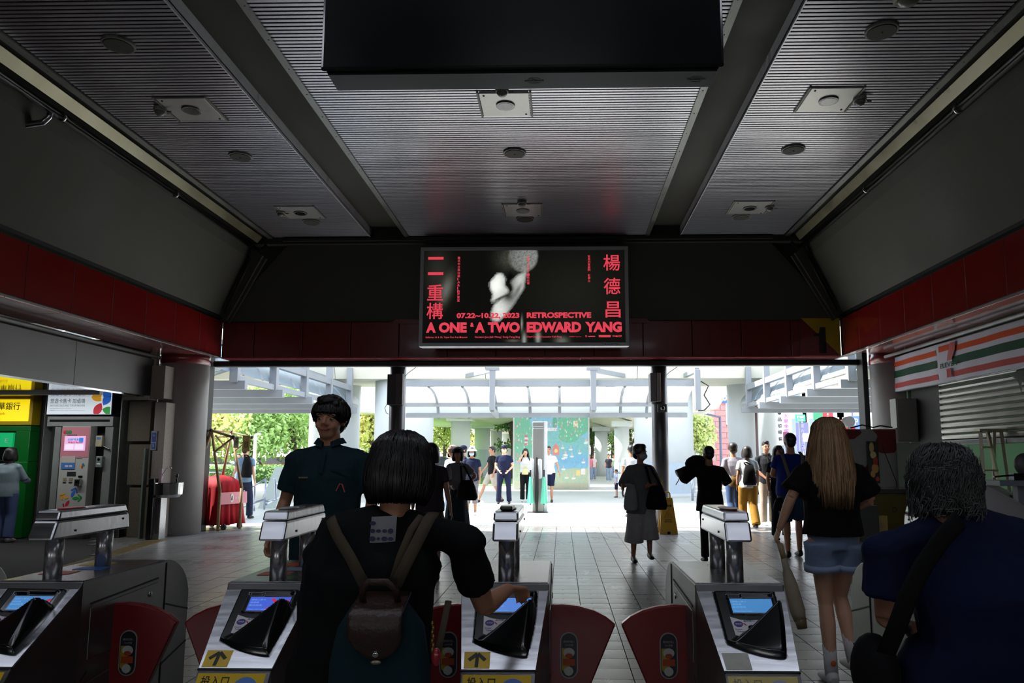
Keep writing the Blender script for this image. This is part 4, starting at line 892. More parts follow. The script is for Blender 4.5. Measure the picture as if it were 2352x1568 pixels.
# centre canopy
YC_ = 24.0; z0_g = at(1200, 880, 29).z
xs = [at(px, 900, YC_).x for px in (905, 985, 1062, 1128, 1212, 1285, 1363, 1435, 1500, 1600)]
zt, z2 = at(1200, 873, YC_).z, at(1200, 887, YC_).z
t = thing('centre_canopy', 'grey steel canopy with curved white sheets across the middle of the exit', 'canopy', (0, YC_, 0))
MB().box(xs[0], xs[-1], -.12, .0, z2, zt).build('front_beam', paint, t)
def arc(s): a = s * pi / 2; return 1.95 * sin(a), (z2 - .02) - (z2 - .02 - 2.92) * (1 - cos(a))
zm = at(1200, 928, YC_ + 1.3).z
MB().box(xs[0], xs[-1], arc(.72)[0] - .1, arc(.72)[0] - .03, arc(.72)[1] - .08, arc(.72)[1] + .06).build('middle_rail', paint, t)
MB().box(xs[0], xs[-1], 1.87, 1.93, 2.8, 2.96).build('lower_rail', paint, t)
for x in xs[1:-1]:
    MB().tube([(x, arc(s / 8)[0] - .04, arc(s / 8)[1]) for s in range(9)] + [(x, 2.0, 2.78)], [(.05, .05)] * 10, 4).build('rib', paint, t)
for a_, b_ in zip(xs[:-1], xs[1:]):
    MB().grid(lambda u, v: (a_ + .03 + u * (b_ - a_ - .06), arc(v)[0], arc(v)[1]), 1, 12).build('sheet', pm_, t, smooth=True)
for px in (1131, 1363, 1602):
    x = at(px, 900, YC_ - .2).x
    h_ = MB().box(x - .09, x + .09, -.32, -.14, at(px, 942, YC_ - .2).z, at(px, 849, YC_ - .2).z).build('hanger_post', paint, t, bevel=.01)
    if px < 1600: MB().bar((x, -.23, 2.95), (x, 1.8, 2.85), .12, .16).build('bracket', paint, t); MB().box(x - .22, x + .22, -.34, -.12, at(px, 852, YC_).z, at(px, 846, YC_).z).build('cap_plate', paint, t)
    MB().bar((x, -.2, at(px, 851, YC_).z), (x + (-1.3 if px < 1200 else 1.3 if px < 1500 else .2), 3.3, z0_g + .1), .14, .14).build('strut', paint, t)
MB().tube([(xs[-1] + .1, -.2, 3.85), (xs[-1] + .35, -.2, 3.7), (xs[-1] + .2, -.2, 3.4), (xs[-1] + .38, -.2, 3.1), (xs[-1] + .2, -.2, 2.92), (xs[-1], -.2, 2.9)], .02, 6).build('hanging_cable', blackm, t)
# side canopies: frames one behind the other with a barrel roof
for sg, xr, nm in ((-1, -7.55, 'left'), (1, 6.55, 'right')):
    t = thing('side_canopy', 'grey steel canopy frames with barrel roof seen at the %s of the exit' % nm, 'canopy', (xr, 17.5, 0))
    span = 6.6; Ys = [0, 2.4, 4.8, 7.2, 9.6]
    for k, y in enumerate(Ys):
        lo_, hi_ = (-span, 0) if sg < 0 else (0, span)
        MB().box(lo_, hi_, y - .08, y + .08, 3.03, 3.24).build('cross_beam', paint, t, bevel=.008)
        xp = -.27 if sg < 0 else .27
        MB().box(xp - .1, xp + .1, y - .12, y + .06, 3.2, 4.7).build('frame_post', paint, t, bevel=.008)
        if k < len(Ys) - 1:
            y2 = Ys[k + 1]
            for z_, w_ in ((3.3, .12), (3.95, .16)):
                MB().bar((xp, y, z_), (xp, y2, z_), w_, w_ * 1.2).build('purlin', paint, t)
            for z_, dx in ((4.35, .9), (4.5, 1.9), (4.5, 2.9)):
                MB().bar((xp + sg * dx, y, z_), (xp + sg * dx, y2, z_), .1, .12).build('purlin', paint, t)
    R_ = span / 2 - .15
    def rf(u, v, o=0):
        a_ = pi * (.05 + .9 * v); return (sg * (span / 2 + .15) - R_ * cos(a_) * 1.0, -.6 + u * 12.0, 3.2 + (1.55 + o) * sin(a_))
    for i in range(10):
        MB().grid(lambda u, v: rf((i + .02 + u * .94) / 10, v), 1, 18).build('roof_sheet', side_sheet, t, smooth=True)
        ps = [rf(i / 10, v / 14, -.02) for v in range(15)]
        MB().tube(ps, [(.03, .05)] * 15, 4).build('roof_rib', paint, t)
# viaduct girder and piers
cream = mat('girder_cream', (214, 212, 196), .7, nz=(.6, .05)); pier_m = mat('pier_concrete', (206, 212, 216), .65, nz=(.7, .06)); flute = mat('pier_flutes', (176, 190, 204), .6)
z0_ = at(1200, 880, 29).z
for i in range(5):
    x0 = -14 + i * 5.6
    struct(MB().prism([(x0, 27.2, z0_), (x0, 26.6, z0_ + 1.6), (x0, 26.6, 7.6), (x0, 31, 7.6), (x0, 31, z0_ + 1.6), (x0, 30.4, z0_)], (5.58, 0, 0)), 'viaduct_girder', cream)
struct(MB().box(-30, 30, 26.4, 33.0, 7.6, 8.2), 'viaduct_deck', cream)
def pier(x, y, r, zt_, label, fl=0, cap=0):
    t = thing('concrete_pier', label, 'column', (x, y, 0))
    if fl:
        n = 96; ps = [V(((r + .02) * (1 + .012 * (k % 4 < 2)) * cos(2 * pi * k / n), (r + .02) * (1 + .012 * (k % 4 < 2)) * sin(2 * pi * k / n), .08)) for k in range(n)]
        MB().prism(ps, (0, 0, fl)).build('ribbed_skirt', flute, t); MB().cyl((0, 0, 0), (0, 0, .1), r + .12, n=40).build('base_ring', pier_m, t)
    MB().cyl((0, 0, 0), (0, 0, zt_), r, n=40).build('shaft', pier_m, t, smooth=True)
    if cap: MB().box(-r * 1.35, r * 1.35, -r * 1.2, r * 1.2, zt_, zt_ + cap).build('capital', pier_m, t, bevel=.03)
    return t
pier(at(1526, 1100, 28.5).x, 28.5, 1.12, z0_ + .3, 'wide pale round pier with a ribbed skirt behind the right steel post', fl=1.15)
pier(at(925, 1100, 28.5).x, 28.5, 1.12, z0_ + .3, 'wide pale round pier behind the left steel post', fl=1.15)
pier(at(1712, 1100, 30).x, 30, .62, z0_ + .3, 'tall round pier at the right with a thin dark pipe', 0)
pier(at(1764, 1100, 33).x, 33, .5, z0_ + 3, 'slimmer white pier just right of the tall round pier')
pier(at(790, 1100, 30).x, 30, .56, z0_ + .3, 'tall round pier behind the standing man at left')
pier(at(724, 1100, 34).x, 34, .36, 6, 'slim pale pier left of the standing man')
pier(at(1058, 1000, 44).x, 44, .58, at(1058, 968, 44).z, 'round pier with a flat capital, nearest of the receding row left of the mural', fl=2.2 * 0 + .9, cap=.35)
pier(at(1108, 1000, 54).x, 54, .56, at(1108, 984, 54).z, 'round pier with capital, second of the row left of the mural', fl=1.9, cap=.3)
pier(at(1140, 1000, 64).x, 64, .5, at(1140, 990, 64).z, 'round pier with capital, third of the row left of the mural', 0, cap=.3)
pier(at(1165, 1000, 74).x, 74, .5, at(1165, 996, 74).z, 'farthest pale pier in the row left of the mural', 0, cap=.3)
pier(at(1381, 1000, 58).x, 58, .5, at(1381, 990, 58).z, 'round pier with a stained capital right of the mural', 0, cap=.35)
pier(at(1428, 1000, 46).x, 46, .46, at(1428, 980, 46).z, 'round pier with a ribbed skirt between the mural and the right steel post', fl=1.0, cap=.35)
struct(MB().prism([(-12, 40, 3.9), (-12.5, 40, 5.5), (-1.5, 40, 5.5), (-2.3, 40, 4.4), (-5, 40, 3.6)], (5, 60, 0)), 'viaduct_deck', cream)
struct(MB().prism([(2.2, 38, 4.4), (1.5, 38, 5.5), (9, 38, 5.5), (8, 38, 3.9), (5, 38, 3.5)], (-2, 60, 0)), 'viaduct_deck', cream)
t = tag(MB().cyl((at(1742, 1100, 29.2).x, 29.2, 0), (at(1742, 1100, 29.2).x, 29.2, 4), .05).build('drain_pipe', mat('brown_pipe', (110, 90, 92), .5), smooth=True), 'thin brown drain pipe on the tall round pier', 'pipe')
# mural wall
YM = 33.5; a = at(1180, 1122, YM); b = at(1351, 940, YM)
t = thing('mural_wall', 'wide wall painted with a green and blue harbour scene of boats and hills', 'mural', (a.x, YM, 0)); mw, mh = b.x - a.x, b.z
MB().box(-.05, mw + .05, .0, 3.2, 0, mh).build('wall_slab', white_p, t)
rm = random.Random(11); boats = [(rm.uniform(.4, .98), rm.uniform(.12, .6)) for _ in range(20)]; hs = [(rm.uniform(.0, .3), rm.uniform(.5, .95)) for _ in range(60)] + [(rm.uniform(.62, .95), rm.uniform(.62, .9)) for _ in range(60)] + [(rm.uniform(.3, .6), rm.uniform(.74, .84)) for _ in range(24)]
hc = [rm.choice([(.8, .3, .3), (.95, .9, .9), (.9, .6, .25), (.85, .8, .85), (.7, .35, .5)]) for _ in hs]
def mural(u, v):
    n1 = noise.noise((u * 9, v * 9, 0)); n2 = noise.noise((u * 40, v * 40, 3))
    c = V((.28, .62, .66)) + V((.0, .0, .12)) * (v < .45)
    if v < .55 and u > .3: c = c.lerp(V((.2, .45, .85)), min(1, max(0, (.62 - abs(v - .35 + .15 * n1) * 3.2))))
    if v > .8 - .25 * abs(u - .35) + .03 * n1: c = V((.3, .62, .85)) if u > .2 else V((.75, .85, .92))
    if u < .22 + .05 * n1 and .35 < v < .95 or (.17 < u < .24 and v < .8): c = V((.22, .58, .42))
    if (u - .8) ** 2 / .05 + (v - .83) ** 2 / .035 < 1 + .2 * n1 or ((u - .74) ** 2 / .02 + (v - .66) ** 2 / .006 < 1): c = V((.2, .6, .42))
    if (u - .55) ** 2 / .001 + (v - .83) ** 2 / .008 < 1: c = V((.16, .5, .36))
    if .38 < u < .58 and .73 < v < .77: c = V((.85, .9, .95))
    if v < .16 + .12 * u + .05 * n1 and u > .45 or (u < .12 and v < .32): c = V((.4, .62, .5)) if n2 > 0 else V((.62, .62, .45))
    if v < .08: c = c.lerp(V((.55, .5, .42)), .6)
    if u < .14 and .33 < v < .45 and n2 > .1: c = V((.8, .4, .45))
    if .52 < u < .61 and .42 < v < .58 - abs(u - .565) * 1.2: c = V((.85, .3, .3)) if (u - .565) ** 2 + (v - .48) ** 2 > .0006 else V((.9, .75, .3))
    if .14 < u < .18 and .55 < v < .68: c = V((.85, .85, .88)) if int(v * 40) % 2 else V((.75, .2, .3))
    for (x, y) in boats:
        if abs(u - x) < .028 - (y - v) * .5 and 0 < y - v < .02: c = V((.9, .94, .96))
        elif abs(u - x) < .006 and 0 < v - y < .04: c = V((.85, .6, .55))
    for (x, y), q_ in zip(hs, hc):
        if abs(u - x) < .006 and abs(v - y) < .011: c = V(q_).lerp(c, .25)
    if .8 < u < .86 and .78 < v < .86: c = V((.92, .9, .88)) if n2 > -.1 else V((.9, .65, .2))
    if .84 < u < .89 and .17 < v < .24: c = V((.88, .72, .3))
    if .9 < u < .96 and .18 < v < .26: c = V((.92, .85, .88))
    return c * (.93 + .1 * n2)
NU, NV = 170, 150
pm = MB().grid(lambda u, v: (.02 + u * (mw - .04), -.012, .01 + v * (mh - .02)), NU, NV); pm.c = [mural(i / NU, j / NV) for j in range(NV + 1) for i in range(NU + 1)]
pm.build('painted_face', mat('mural_paint', (255, 255, 255), .55, attr=1), t)
g = sgroup('lift_shaft', (0, 34, mh))
for k in range(6): MB().box(-3.6 + k * 1.05, -2.57 + k * 1.05, YM + .3, YM + 3.2, mh, 6.6).build('panel', mat('shaft_panel', (150, 164, 180), .5, nz=(1.5, .12)), g, W=True)
# umbrella bag post with umbrellas
c = gz(1236, 1176)
t = thing('umbrella_stand', 'tall square steel post with white umbrella holders in front of the mural', 'umbrella stand', (c.x, c.y, 0)); hz = at(1236, 968, c.y).z
MB().box(-.15, .15, -.13, .13, 0, hz - .16).build('shaft', mat('stand_steel', (150, 150, 146), .3, .4), t, bevel=.03); MB().box(-.155, .155, -.135, .135, hz - .16, hz).build('cap', MC['stand_steel'], t, bevel=.03)
MB().box(.15, .24, -.1, .1, 0, hz).build('side_channel', white_p, t, bevel=.01); MB().box(-.28, .26, -.3, .2, 0, .012).build('base_plate', steel_d, t)
for x in (-.14, .06): MB().box(x - .06, x + .04, -.2, -.13, .62 + .25, 1.38).build('holder', white_p, t, bevel=.03)
mintc = mat('umbrella_mint', (92, 190, 160), .5); 
for k, (x, lab, m_) in enumerate(((-.19, 'folded mint green umbrella hanging left on the steel post', mintc), (.16, 'folded mint green umbrella hanging right on the steel post', mintc), (-.03, 'folded black umbrella leaning in the middle of the steel post', blackm))):
    u_ = thing('umbrella', lab, 'umbrella', (c.x + x, c.y - .26, .0), group='umbrellas on the steel post')
    if k < 2:
        MB().loft([[((.03 + .05 * s_) * (1 + .3 * (j % 2)) * cos(2 * pi * j / 12), (.03 + .05 * s_) * (1 + .3 * (j % 2)) * sin(2 * pi * j / 12), .92 - .68 * s_ / 1.0) for j in range(12)] for s_ in (0, .3, .6, 1)]).build('canopy_fabric', m_, u_)
        MB().cyl((0, 0, .9), (0, 0, 1.1), .02).cyl((0, 0, .2), (0, 0, .3), .012).build('handle', blackm, u_)
    else:
        MB().tube([(0, 0, .02), (0, 0, .5), (0, 0, 1.0), (0, 0, 1.3)], [.03, .05, .05, .02], 10).build('canopy_fabric', blackm, u_); MB().cyl((0, 0, 1.28), (0, 0, 1.42), .025).build('handle', blackm, u_)
# railings
rail_m = mat('rail_steel', (176, 180, 196), .3, .8)
t = thing('handrail', 'curved steel ramp handrail outside behind the red cart', 'railing', (-7.2, 19, 0))
def lw_(px, py, Y): p_ = at(px, py, Y); return (p_.x + 7.2, p_.y - 19, p_.z)
for pts in ([(607, 1170, 18), (611, 1098, 18), (632, 1100, 18), (634, 1148, 18), (612, 1150, 18)], [(560, 1128, 18.4), (611, 1100, 18)], [(540, 1170, 18.4), (607, 1146, 18)], [(612, 1158, 18), (660, 1132, 20), (700, 1108, 22)], [(634, 1112, 18), (690, 1092, 21)], [(585, 1118, 19), (584, 1172, 18.2)], [(652, 1130, 20), (652, 1170, 19)]):
    MB().tube([lw_(*p_) for p_ in pts], .025, 8).build('rail', rail_m, t, smooth=True)
t = thing('handrail', 'low steel handrail hoops behind the bamboo frame at the left edge of the exit', 'railing', (-8, 20, 0))
for pts in ([(455, 1084, 20), (508, 1084, 20), (514, 1090, 20), (514, 1130, 20)], [(455, 1112, 20), (514, 1112, 20)], [(514, 1108, 20), (524, 1110, 20), (527, 1125, 20), (527, 1172, 20)], [(460, 1084, 20), (460, 1172, 20)]):
    MB().tube([(at(*p_).x + 8, at(*p_).y - 20, max(0, at(*p_).z)) for p_ in pts], .025, 8).build('rail', rail_m, t, smooth=True)
for i, (px, y) in enumerate(((1424, 27), (1598, 25), (1740, 24))):
    x = at(px, 1100, y).x
    t = thing('bollard_rail', ['steel hoop railing beside the seated child', 'steel hoop railing right of the ribbed pier', 'steel hoop railing behind the man in a dark polo shirt'][i], 'railing', (x, y, 0))
    for dx in (-.12, .12): MB().cyl((dx, 0, 0), (dx, 0, .9), .04).build('upright', rail_m, t, smooth=True)
    MB().cyl((-.12, 0, .88), (.12, 0, .88), .04).build('top_rail', rail_m, t, smooth=True)
a_, b_ = at(1590, 1095, 36), at(1690, 1100, 36)
t = thing('pale_barrier', 'white low barrier behind the man in black', 'barrier', (a_.x, 36, 0)); MB().box(0, b_.x - a_.x + 3, -.1, .1, .2, 1.0).box(0, .1, -.1, .1, 0, 1).build('barrier_panel', white_p, t, bevel=.02)
t = thing('glass_lectern_board', 'pale leaning information board outside near the railing', 'information board', (at(618, 1130, 21).x, 21, 0))
MB().prism([(-.3, 0, 0), (.2, 0, 0), (.45, .1, 1.15), (.1, .1, 1.15)], (0, .05, 0)).build('board', mat('board_glass', (190, 204, 200), .25), t)
# trees
leaf = [mat('leaf_%d' % i, c, .7) for i, c in enumerate(((196, 210, 130), (160, 194, 120), (222, 220, 140), (96, 136, 76)))]
bark = mat('bark', (96, 84, 70), .9, nz=(5, .2)); rt = random.Random(5)
def tree(x, y, h, r, label, lf, dens=900, ls=.16):
    t = thing('tree', label, 'tree', (x, y, 0), group='trees beyond the square')
    k = MB().tube([(0, 0, 0), (.1, 0, h * .3), (-.05, .1, h * .62)], [.2, .15, .08], 8)
    br = [V((-.05, .1, h * .5)) + V((rt.uniform(-1, 1) * r * .7, rt.uniform(-1, 1) * r * .7, rt.uniform(-.14, .38) * h)) for _ in range(7)]
    for b in br: k.tube([(0, 0, h * .35), (b * .5 + V((0, 0, h * .2))), b], [.07, .05, .02], 6)
    k.build('trunk', bark, t, smooth=True)
    mb = MB(); cl = [(b, rt.uniform(.4, .62) * r) for b in br] + [(V((rt.uniform(-.6, .6) * r, rt.uniform(-.6, .6) * r, h * rt.uniform(.32, .95))), .5 * r) for _ in range(8)]
    for _ in range(dens):
        c_, R_ = rt.choice(cl); d = V((rt.gauss(0, 1), rt.gauss(0, 1), rt.gauss(0, .8))); d = d / max(.2, d.length) * R_ * rt.uniform(.5, 1); p_ = c_ + d
        u = V((rt.uniform(-1, 1), rt.uniform(-1, 1), rt.uniform(-1, 1))).normalized(); w = u.orthogonal().normalized(); s_ = ls * rt.uniform(.6, 1.4)
        mb.add([p_ - u * s_, p_ - w * s_ * .5, p_ + u * s_, p_ + w * s_ * .5], [(0, 1, 2, 3)])
    mb.build('foliage', lf, t, kind='stuff'); return t
lab = lambda s: s
TR = [(470, 42, 6.4, 3.0, 'yellow green tree beyond the square at the left edge of the exit', 2), (520, 50, 7.6, 3.4, 'tall mid green tree above the bamboo frame', 0), (575, 44, 6.0, 2.6, 'green tree behind the young man with the backpack', 1), (622, 52, 6.6, 3.0, 'yellow green tree above the ramp railing', 0), (675, 46, 5.6, 2.4, 'small green tree just left of the standing man', 1), (715, 56, 7.4, 3.2, 'pale tree behind the slim pale pier', 2), (850, 44, 6.6, 2.6, 'yellow tree right of the standing man', 2), (868, 60, 7, 3, 'green tree farther back right of the standing man', 1), (1020, 62, 8, 2.6, 'pale green tree beyond the nearest pier of the row', 0), (1075, 80, 8, 3, 'yellow green tree between the piers of the row', 2), (1176, 50, 6.5, 1.2, 'dark leafy sapling at the left edge of the mural', 3), (1358, 66, 7, 2.2, 'dark green tree right behind the mural edge', 3), (1405, 70, 8, 2.6, 'green tree between the two piers right of the mural', 1), (1448, 60, 6, 2.0, 'green tree right of the two piers', 1), (1612, 48, 4.6, 1.2, 'yellow green sapling beside the brick building', 0)]
for px, Y, h, r, lb, li in TR: tree(at(px, 1000, Y).x, Y, h, r, lb, leaf[li], 3600 if r > 2 else 1500, .14)
for i, (px, w_) in enumerate(((490, 3.2), (590, 3), (660, 2.6), (1300, 2))):
    x = at(px, 1080, 40 + i).x; mb = MB()
    for _ in range(900):
        p_ = V((rt.uniform(-w_ / 2, w_ / 2), rt.uniform(-.4, .4), rt.uniform(.1, 1.0))); u = V((rt.uniform(-1, 1), rt.uniform(-1, 1), rt.uniform(-1, 1))).normalized(); w = u.orthogonal().normalized()
        mb.add([p_ - u * .09, p_ - w * .05, p_ + u * .09, p_ + w * .05], [(0, 1, 2, 3)])
    if i == 3: x = at(480, 1080, 36).x
    t = thing('hedge', ['clipped hedge left of the young man with the backpack', 'clipped hedge right of the young man with the backpack', 'clipped hedge near the small green tree', 'short hedge at the left edge of the exit'][i], 'hedge', (x, 40 + i, 0)); mb.build('leaves', leaf[1], t, kind='stuff')
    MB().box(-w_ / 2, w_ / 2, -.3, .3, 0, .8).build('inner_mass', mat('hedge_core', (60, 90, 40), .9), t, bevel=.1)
# cars
def car(x, y, rz, c, label):
    t = thing('car', label, 'car', (x, y, 0), rz, group='parked cars beyond the square'); body = mat('car_%d_%d' % (c[0], c[2]), c, .3, coat=.6)
    secs = [(-2.1, .45, .72, .78), (-1.95, .3, .95, .84), (-1.0, .28, 1.0, .86), (0, .28, 1.0, .87), (1.0, .28, .98, .86), (1.9, .3, .82, .82), (2.15, .42, .66, .76)]
    MB().loft([[(x_, -w, a), (x_, w, a), (x_, w, b), (x_, -w, b)] for x_, a, b, w in secs]).build('body', body, t, bevel=.06)
    cab = [(-1.75, .97, .99, .78), (-1.2, .97, 1.42, .68), (.1, .97, 1.46, .68), (1.15, .95, 1.0, .78)]
    MB().loft([[(x_, -w, a), (x_, w, a), (x_, w - .06, b), (x_, -w + .06, b)] for x_, a, b, w in cab]).build('cabin', mat('car_glass', (30, 36, 42), .1, coat=.5), t, bevel=.04)
    MB().box(-1.15, .1, -.63, .63, 1.42, 1.475).build('roof', body, t, bevel=.02)
    for sx in (-1.3, 1.35):
        for sy in (-.8, .8): MB().cyl((sx, sy - .1, .32), (sx, sy + .1, .32), .32, n=20).cyl((sx, sy - .12, .32), (sx, sy + .12, .32), .17, n=14).build('wheel', blackm, t)
    return t
car(at(500, 1070, 46).x, 46, .1, (210, 212, 216), 'white parked car at the left edge of the square'); car(at(532, 1070, 47).x, 48.5, 0, (170, 44, 40), 'red parked car beyond the young man with the backpack')
car(at(590, 1070, 52).x, 53, 0, (225, 228, 232), 'white parked car beyond the hedge in the middle'); car(at(625, 1070, 50).x, 50, 3.1, (176, 60, 52), 'red parked car near the lamp pole'); car(at(675, 1070, 54).x, 56, 0, (120, 130, 140), 'grey parked car left of the standing man'); car(at(1018, 1050, 40).x, 40, .1, (24, 30, 40), 'dark car behind the people at the nearest pier of the row')
def lampp(px, Y, ytop, label, c=(150, 154, 170), arm=-1):
    x = at(px, 1000, Y).x; zt_ = at(px, ytop, Y).z; t = thing('street_lamp', label, 'street lamp', (x, Y, 0)); m_ = mat('pole_%d' % c[0], c, .5)
    MB().cyl((0, 0, 0), (0, 0, zt_), .09, .07, 12).build('pole', m_, t, smooth=True); MB().bar((0, 0, zt_), (arm * .9, 0, zt_ + .22 * abs(arm)), .1, .1).build('arm', m_, t); h_ = abs(arm); MB().box(min(arm * .7, arm * 1.5), max(arm * .7, arm * 1.5), -.12 * h_, .12 * h_, zt_ + .16, zt_ + .16 + .1 * h_).build('lamp_head', white_p, t)
lampp(587, 36, 998, 'slim pale lamp pole between the trees', (214, 216, 220), .25); lampp(1655, 40, 958, 'grey street lamp in front of the brick building', (112, 116, 142))

# buildings on the right
brick_m = mat('brick_pink', (206, 140, 140), .8, nz=(3, .08)); mort = mat('mortar', (196, 176, 172), .9)
YB = 54; a, b = at(1634, 1090, YB), at(1684, 905, YB)
t = thing('brick_building', 'pink brick building with a blue sign between the canopy and the tall pier', 'building', (a.x, YB, 0)); bw2 = 3.2; bh2 = b.z
MB().box(0, bw2, .06, 8, 0, bh2).build('wall', mort, t)
bs = MB().box(0, .76, 0, .08, 0, .36).mesh('brick', brick_m); n_ = 0
for j in range(int(bh2 / .4)):
    for i in range(5):
        x = i * .8 - (.4 if j % 2 else 0)
        if x < 0 or x > bw2 - .7 or n_ >= 300: continue
        piece(bs, 'brick', (x, 0, j * .4 + .02), t); n_ += 1
wz = at(1680, 975, YB).z; wx = at(1676, 950, YB).x - a.x
w_ = MB().box(wx - .3, wx + .6, -.05, .02, wz, wz + 1.6).build('window', white_p, t, bevel=.03); MB().box(wx - .2, wx + .5, -.07, -.05, wz + .1, wz + 1.5).build('pane', mat('pane_blue', (130, 150, 156), .15), w_)
MB().box(-1.1, -.05, -.2, 6, 0, bh2 + 3).build('corner_pilaster', white_p, t)
def board(px0, px1, py0, py1, Y, c, label, name='sign_board', txt=(), pole=True, ecat='sign', vertical=False, vt=''):
    a, b = at(px0, py1, Y), at(px1, py0, Y); w, h = b.x - a.x, b.z - a.z
    t = thing(name, label, ecat, (a.x, Y, 0)); MB().box(0, w, -.06, .06, a.z, b.z).build('board', mat('sg%d_%d_%d' % c, c, .5), t, bevel=.01)
    if pole: MB().box(w / 2 - .05, w / 2 + .05, .06, .2, 0, b.z).build('support', mat('pole_112', (112, 116, 142)), t)
    for body, u, v, uw, vh, tc in txt:
        m = MB(); letters(m, body, (u * w, -.075, a.z + v * h), X_, Z_, w=uw * w, h=vh * h, bold=.02); m.build('lettering', mat('tx%d_%d_%d' % tc, tc, .5), t)
    if vt:
        s_, tc = vt[1], vt[2]; m = MB(); n = len(vt[0]); pitch = h * .92 / n; vletters(m, vt[0], (w * .5 - min(w * .7, pitch * .85) / 2, -.075, b.z - h * .04), X_, Z_, min(w * .7, pitch * .85), pitch, .02); m.build('lettering', mat('tx%d_%d_%d' % tc, tc, .5), t)
    return t
board(1654, 1677, 895, 925, 53.92, (70, 110, 216), 'blue sign with white flower shapes on the brick building', 'blue_sign', (('8', .2, .15, .45, .75, (230, 236, 250)),), pole=False)
# oval red sign
p = at(1618, 1000, 50); t = thing('oval_sign', 'oval dusky red sign with white characters on a post', 'sign', (p.x, 50, 0))
m = MB(); disc(m, (0, .05, p.z + .3), X_, Z_, .62, .4, -Y_, .1, 32); m.build('oval_board', mat('oval_red', (190, 90, 124), .5), t)
m = MB(); letters(m, '台工郎', (-.48, -.06, p.z + .13), X_, Z_, w=.96, h=.3, bold=.03); m.build('lettering', white_p, t)
MB().box(-.3, .28, 0, .1, p.z - .85, p.z - .12).build('lower_board', mat('mauve', (190, 120, 184), .5), t); MB().cyl((0, .12, 0), (0, .12, p.z), .05).build('post', rail_m, t)
m = MB(); letters(m, '營業中', (-.2, -.01, p.z - .5), X_, Z_, w=.4, h=.14); m.build('lettering', white_p, t)
# shop street far right
YR = 50
a = at(1795, 1100, YR + 6)
for i, (px0, px1, ytop, c, lb) in enumerate(((1590, 1640, 960, (196, 200, 196), 'pale building behind the oval sign'), (1770, 1850, 900, (214, 214, 208), 'pale building behind the vertical banners at right'), (1850, 1935, 890, (200, 204, 206), 'light grey building behind the green road sign'), (1930, 2010, 905, (222, 216, 210), 'cream building with shop signs at the right jamb'))):
    a, b = at(px0, 1100, YR + 8), at(px1, ytop, YR + 8); t = thing('street_building', lb, 'building', (a.x, YR + 8, 0)); w, h = b.x - a.x, b.z
    MB().box(0, w, 0, 8, 0, h).build('wall', mat('bl%d' % i, c, .8, nz=(1, .05)), t)
    for r_ in range(3):
        for c_ in range(2):
            wn = MB().box(w * (.12 + .45 * c_), w * (.42 + .45 * c_), -.08, .02, 1.2 + r_ * 2.0, 2.5 + r_ * 2.0).build('window', white_p, t); MB().box(w * (.15 + .45 * c_), w * (.39 + .45 * c_), -.1, -.08, 1.3 + r_ * 2, 2.4 + r_ * 2).build('pane', MC['pane_blue'], wn)
    MB().box(-.1, w + .1, -.7, .2, .95 * 3, 3.05).build('awning', mat('awn%d' % i, ((70, 120, 100), (190, 190, 190), (90, 130, 120), (150, 60, 60))[i], .6), t)
board(1786, 1795, 925, 1022, 47, (214, 216, 218), 'tall narrow white vertical sign with black characters', 'vertical_sign', vt=('館·品牌眼鏡', 1, (30, 30, 34)))
board(1798, 1812, 935, 1000, 47.3, (244, 214, 196), 'tall cream and pink vertical sign with purple characters', 'vertical_sign', vt=('回大家來吧', 1, (170, 110, 180)))
board(1799, 1811, 992, 1012, 47.2, (120, 50, 90), 'small dark magenta square sign below the cream vertical sign', 'square_sign')
board(1827, 1849, 952, 968, 44, (70, 176, 140), 'green road sign with white characters', 'road_sign', (('捷運站', .12, .45, .76, .4, (230, 240, 236)), ('MRT STA.', .2, .12, .6, .2, (230, 240, 236))))
board(1829, 1856, 970, 1036, 48, (124, 124, 196), 'violet vertical banner with faint characters', 'banner', vt=('東方大飯店', 1, (166, 166, 220)))
board(1868, 1888, 935, 965, 46, (60, 150, 110), 'green sign board with a fruit picture above the blonde head', 'green_sign')
board(1888, 1912, 930, 962, 46.2, (206, 60, 70), 'red sign board beside the green fruit sign', 'red_sign', vt=('現做水果汁', 1, (240, 180, 170)))
board(1845, 1858, 995, 1014, 45, (228, 228, 236), 'small white square sign on the violet banner', 'white_sign')
t = board(1940, 1975, 915, 936, 46, (226, 226, 228), 'white round-cornered sign with a red half disc near the right jamb', 'white_sign')
m = MB(); disc(m, (at(1958, 924, 46).x - at(1940, 936, 46).x, -.07, at(1958, 924, 46).z), X_, Z_, .38, .3, -Y_, .03, 24); m.build('red_disc', mat('disc_red', (170, 60, 80), .5), t)
board(1955, 1978, 955, 985, 44, (84, 120, 214), 'blue sign board near the right jamb', 'blue_sign', (('P', .3, .3, .35, .5, (230, 230, 250)),))
t = thing('red_stall_awning', 'red stall roof with white characters behind the blonde head', 'awning', (at(1935, 970, 30).x, 30, 0)); zz = at(1935, 985, 30).z
MB().prism([(-.7, 0, zz), (.5, 0, zz), (.5, .8, zz + .35), (-.7, .8, zz + .35)], (0, 0, .06)).build('roof', mat('stall_red', (206, 50, 40), .5), t)
MB().box(-.7, .5, -.02, .02, zz - .18, zz + .04).build('valance', mat('stall_red2', (190, 40, 44), .5), t); m = MB(); letters(m, '新鮮果汁', (-.55, -.03, zz - .15), X_, Z_, w=.8, h=.15, bold=.02); m.build('lettering', white_p, t)
for x in (-.68, .48): MB().cyl((x, .4, 0), (x, .4, zz + .2), .03).build('post', rail_m, t)
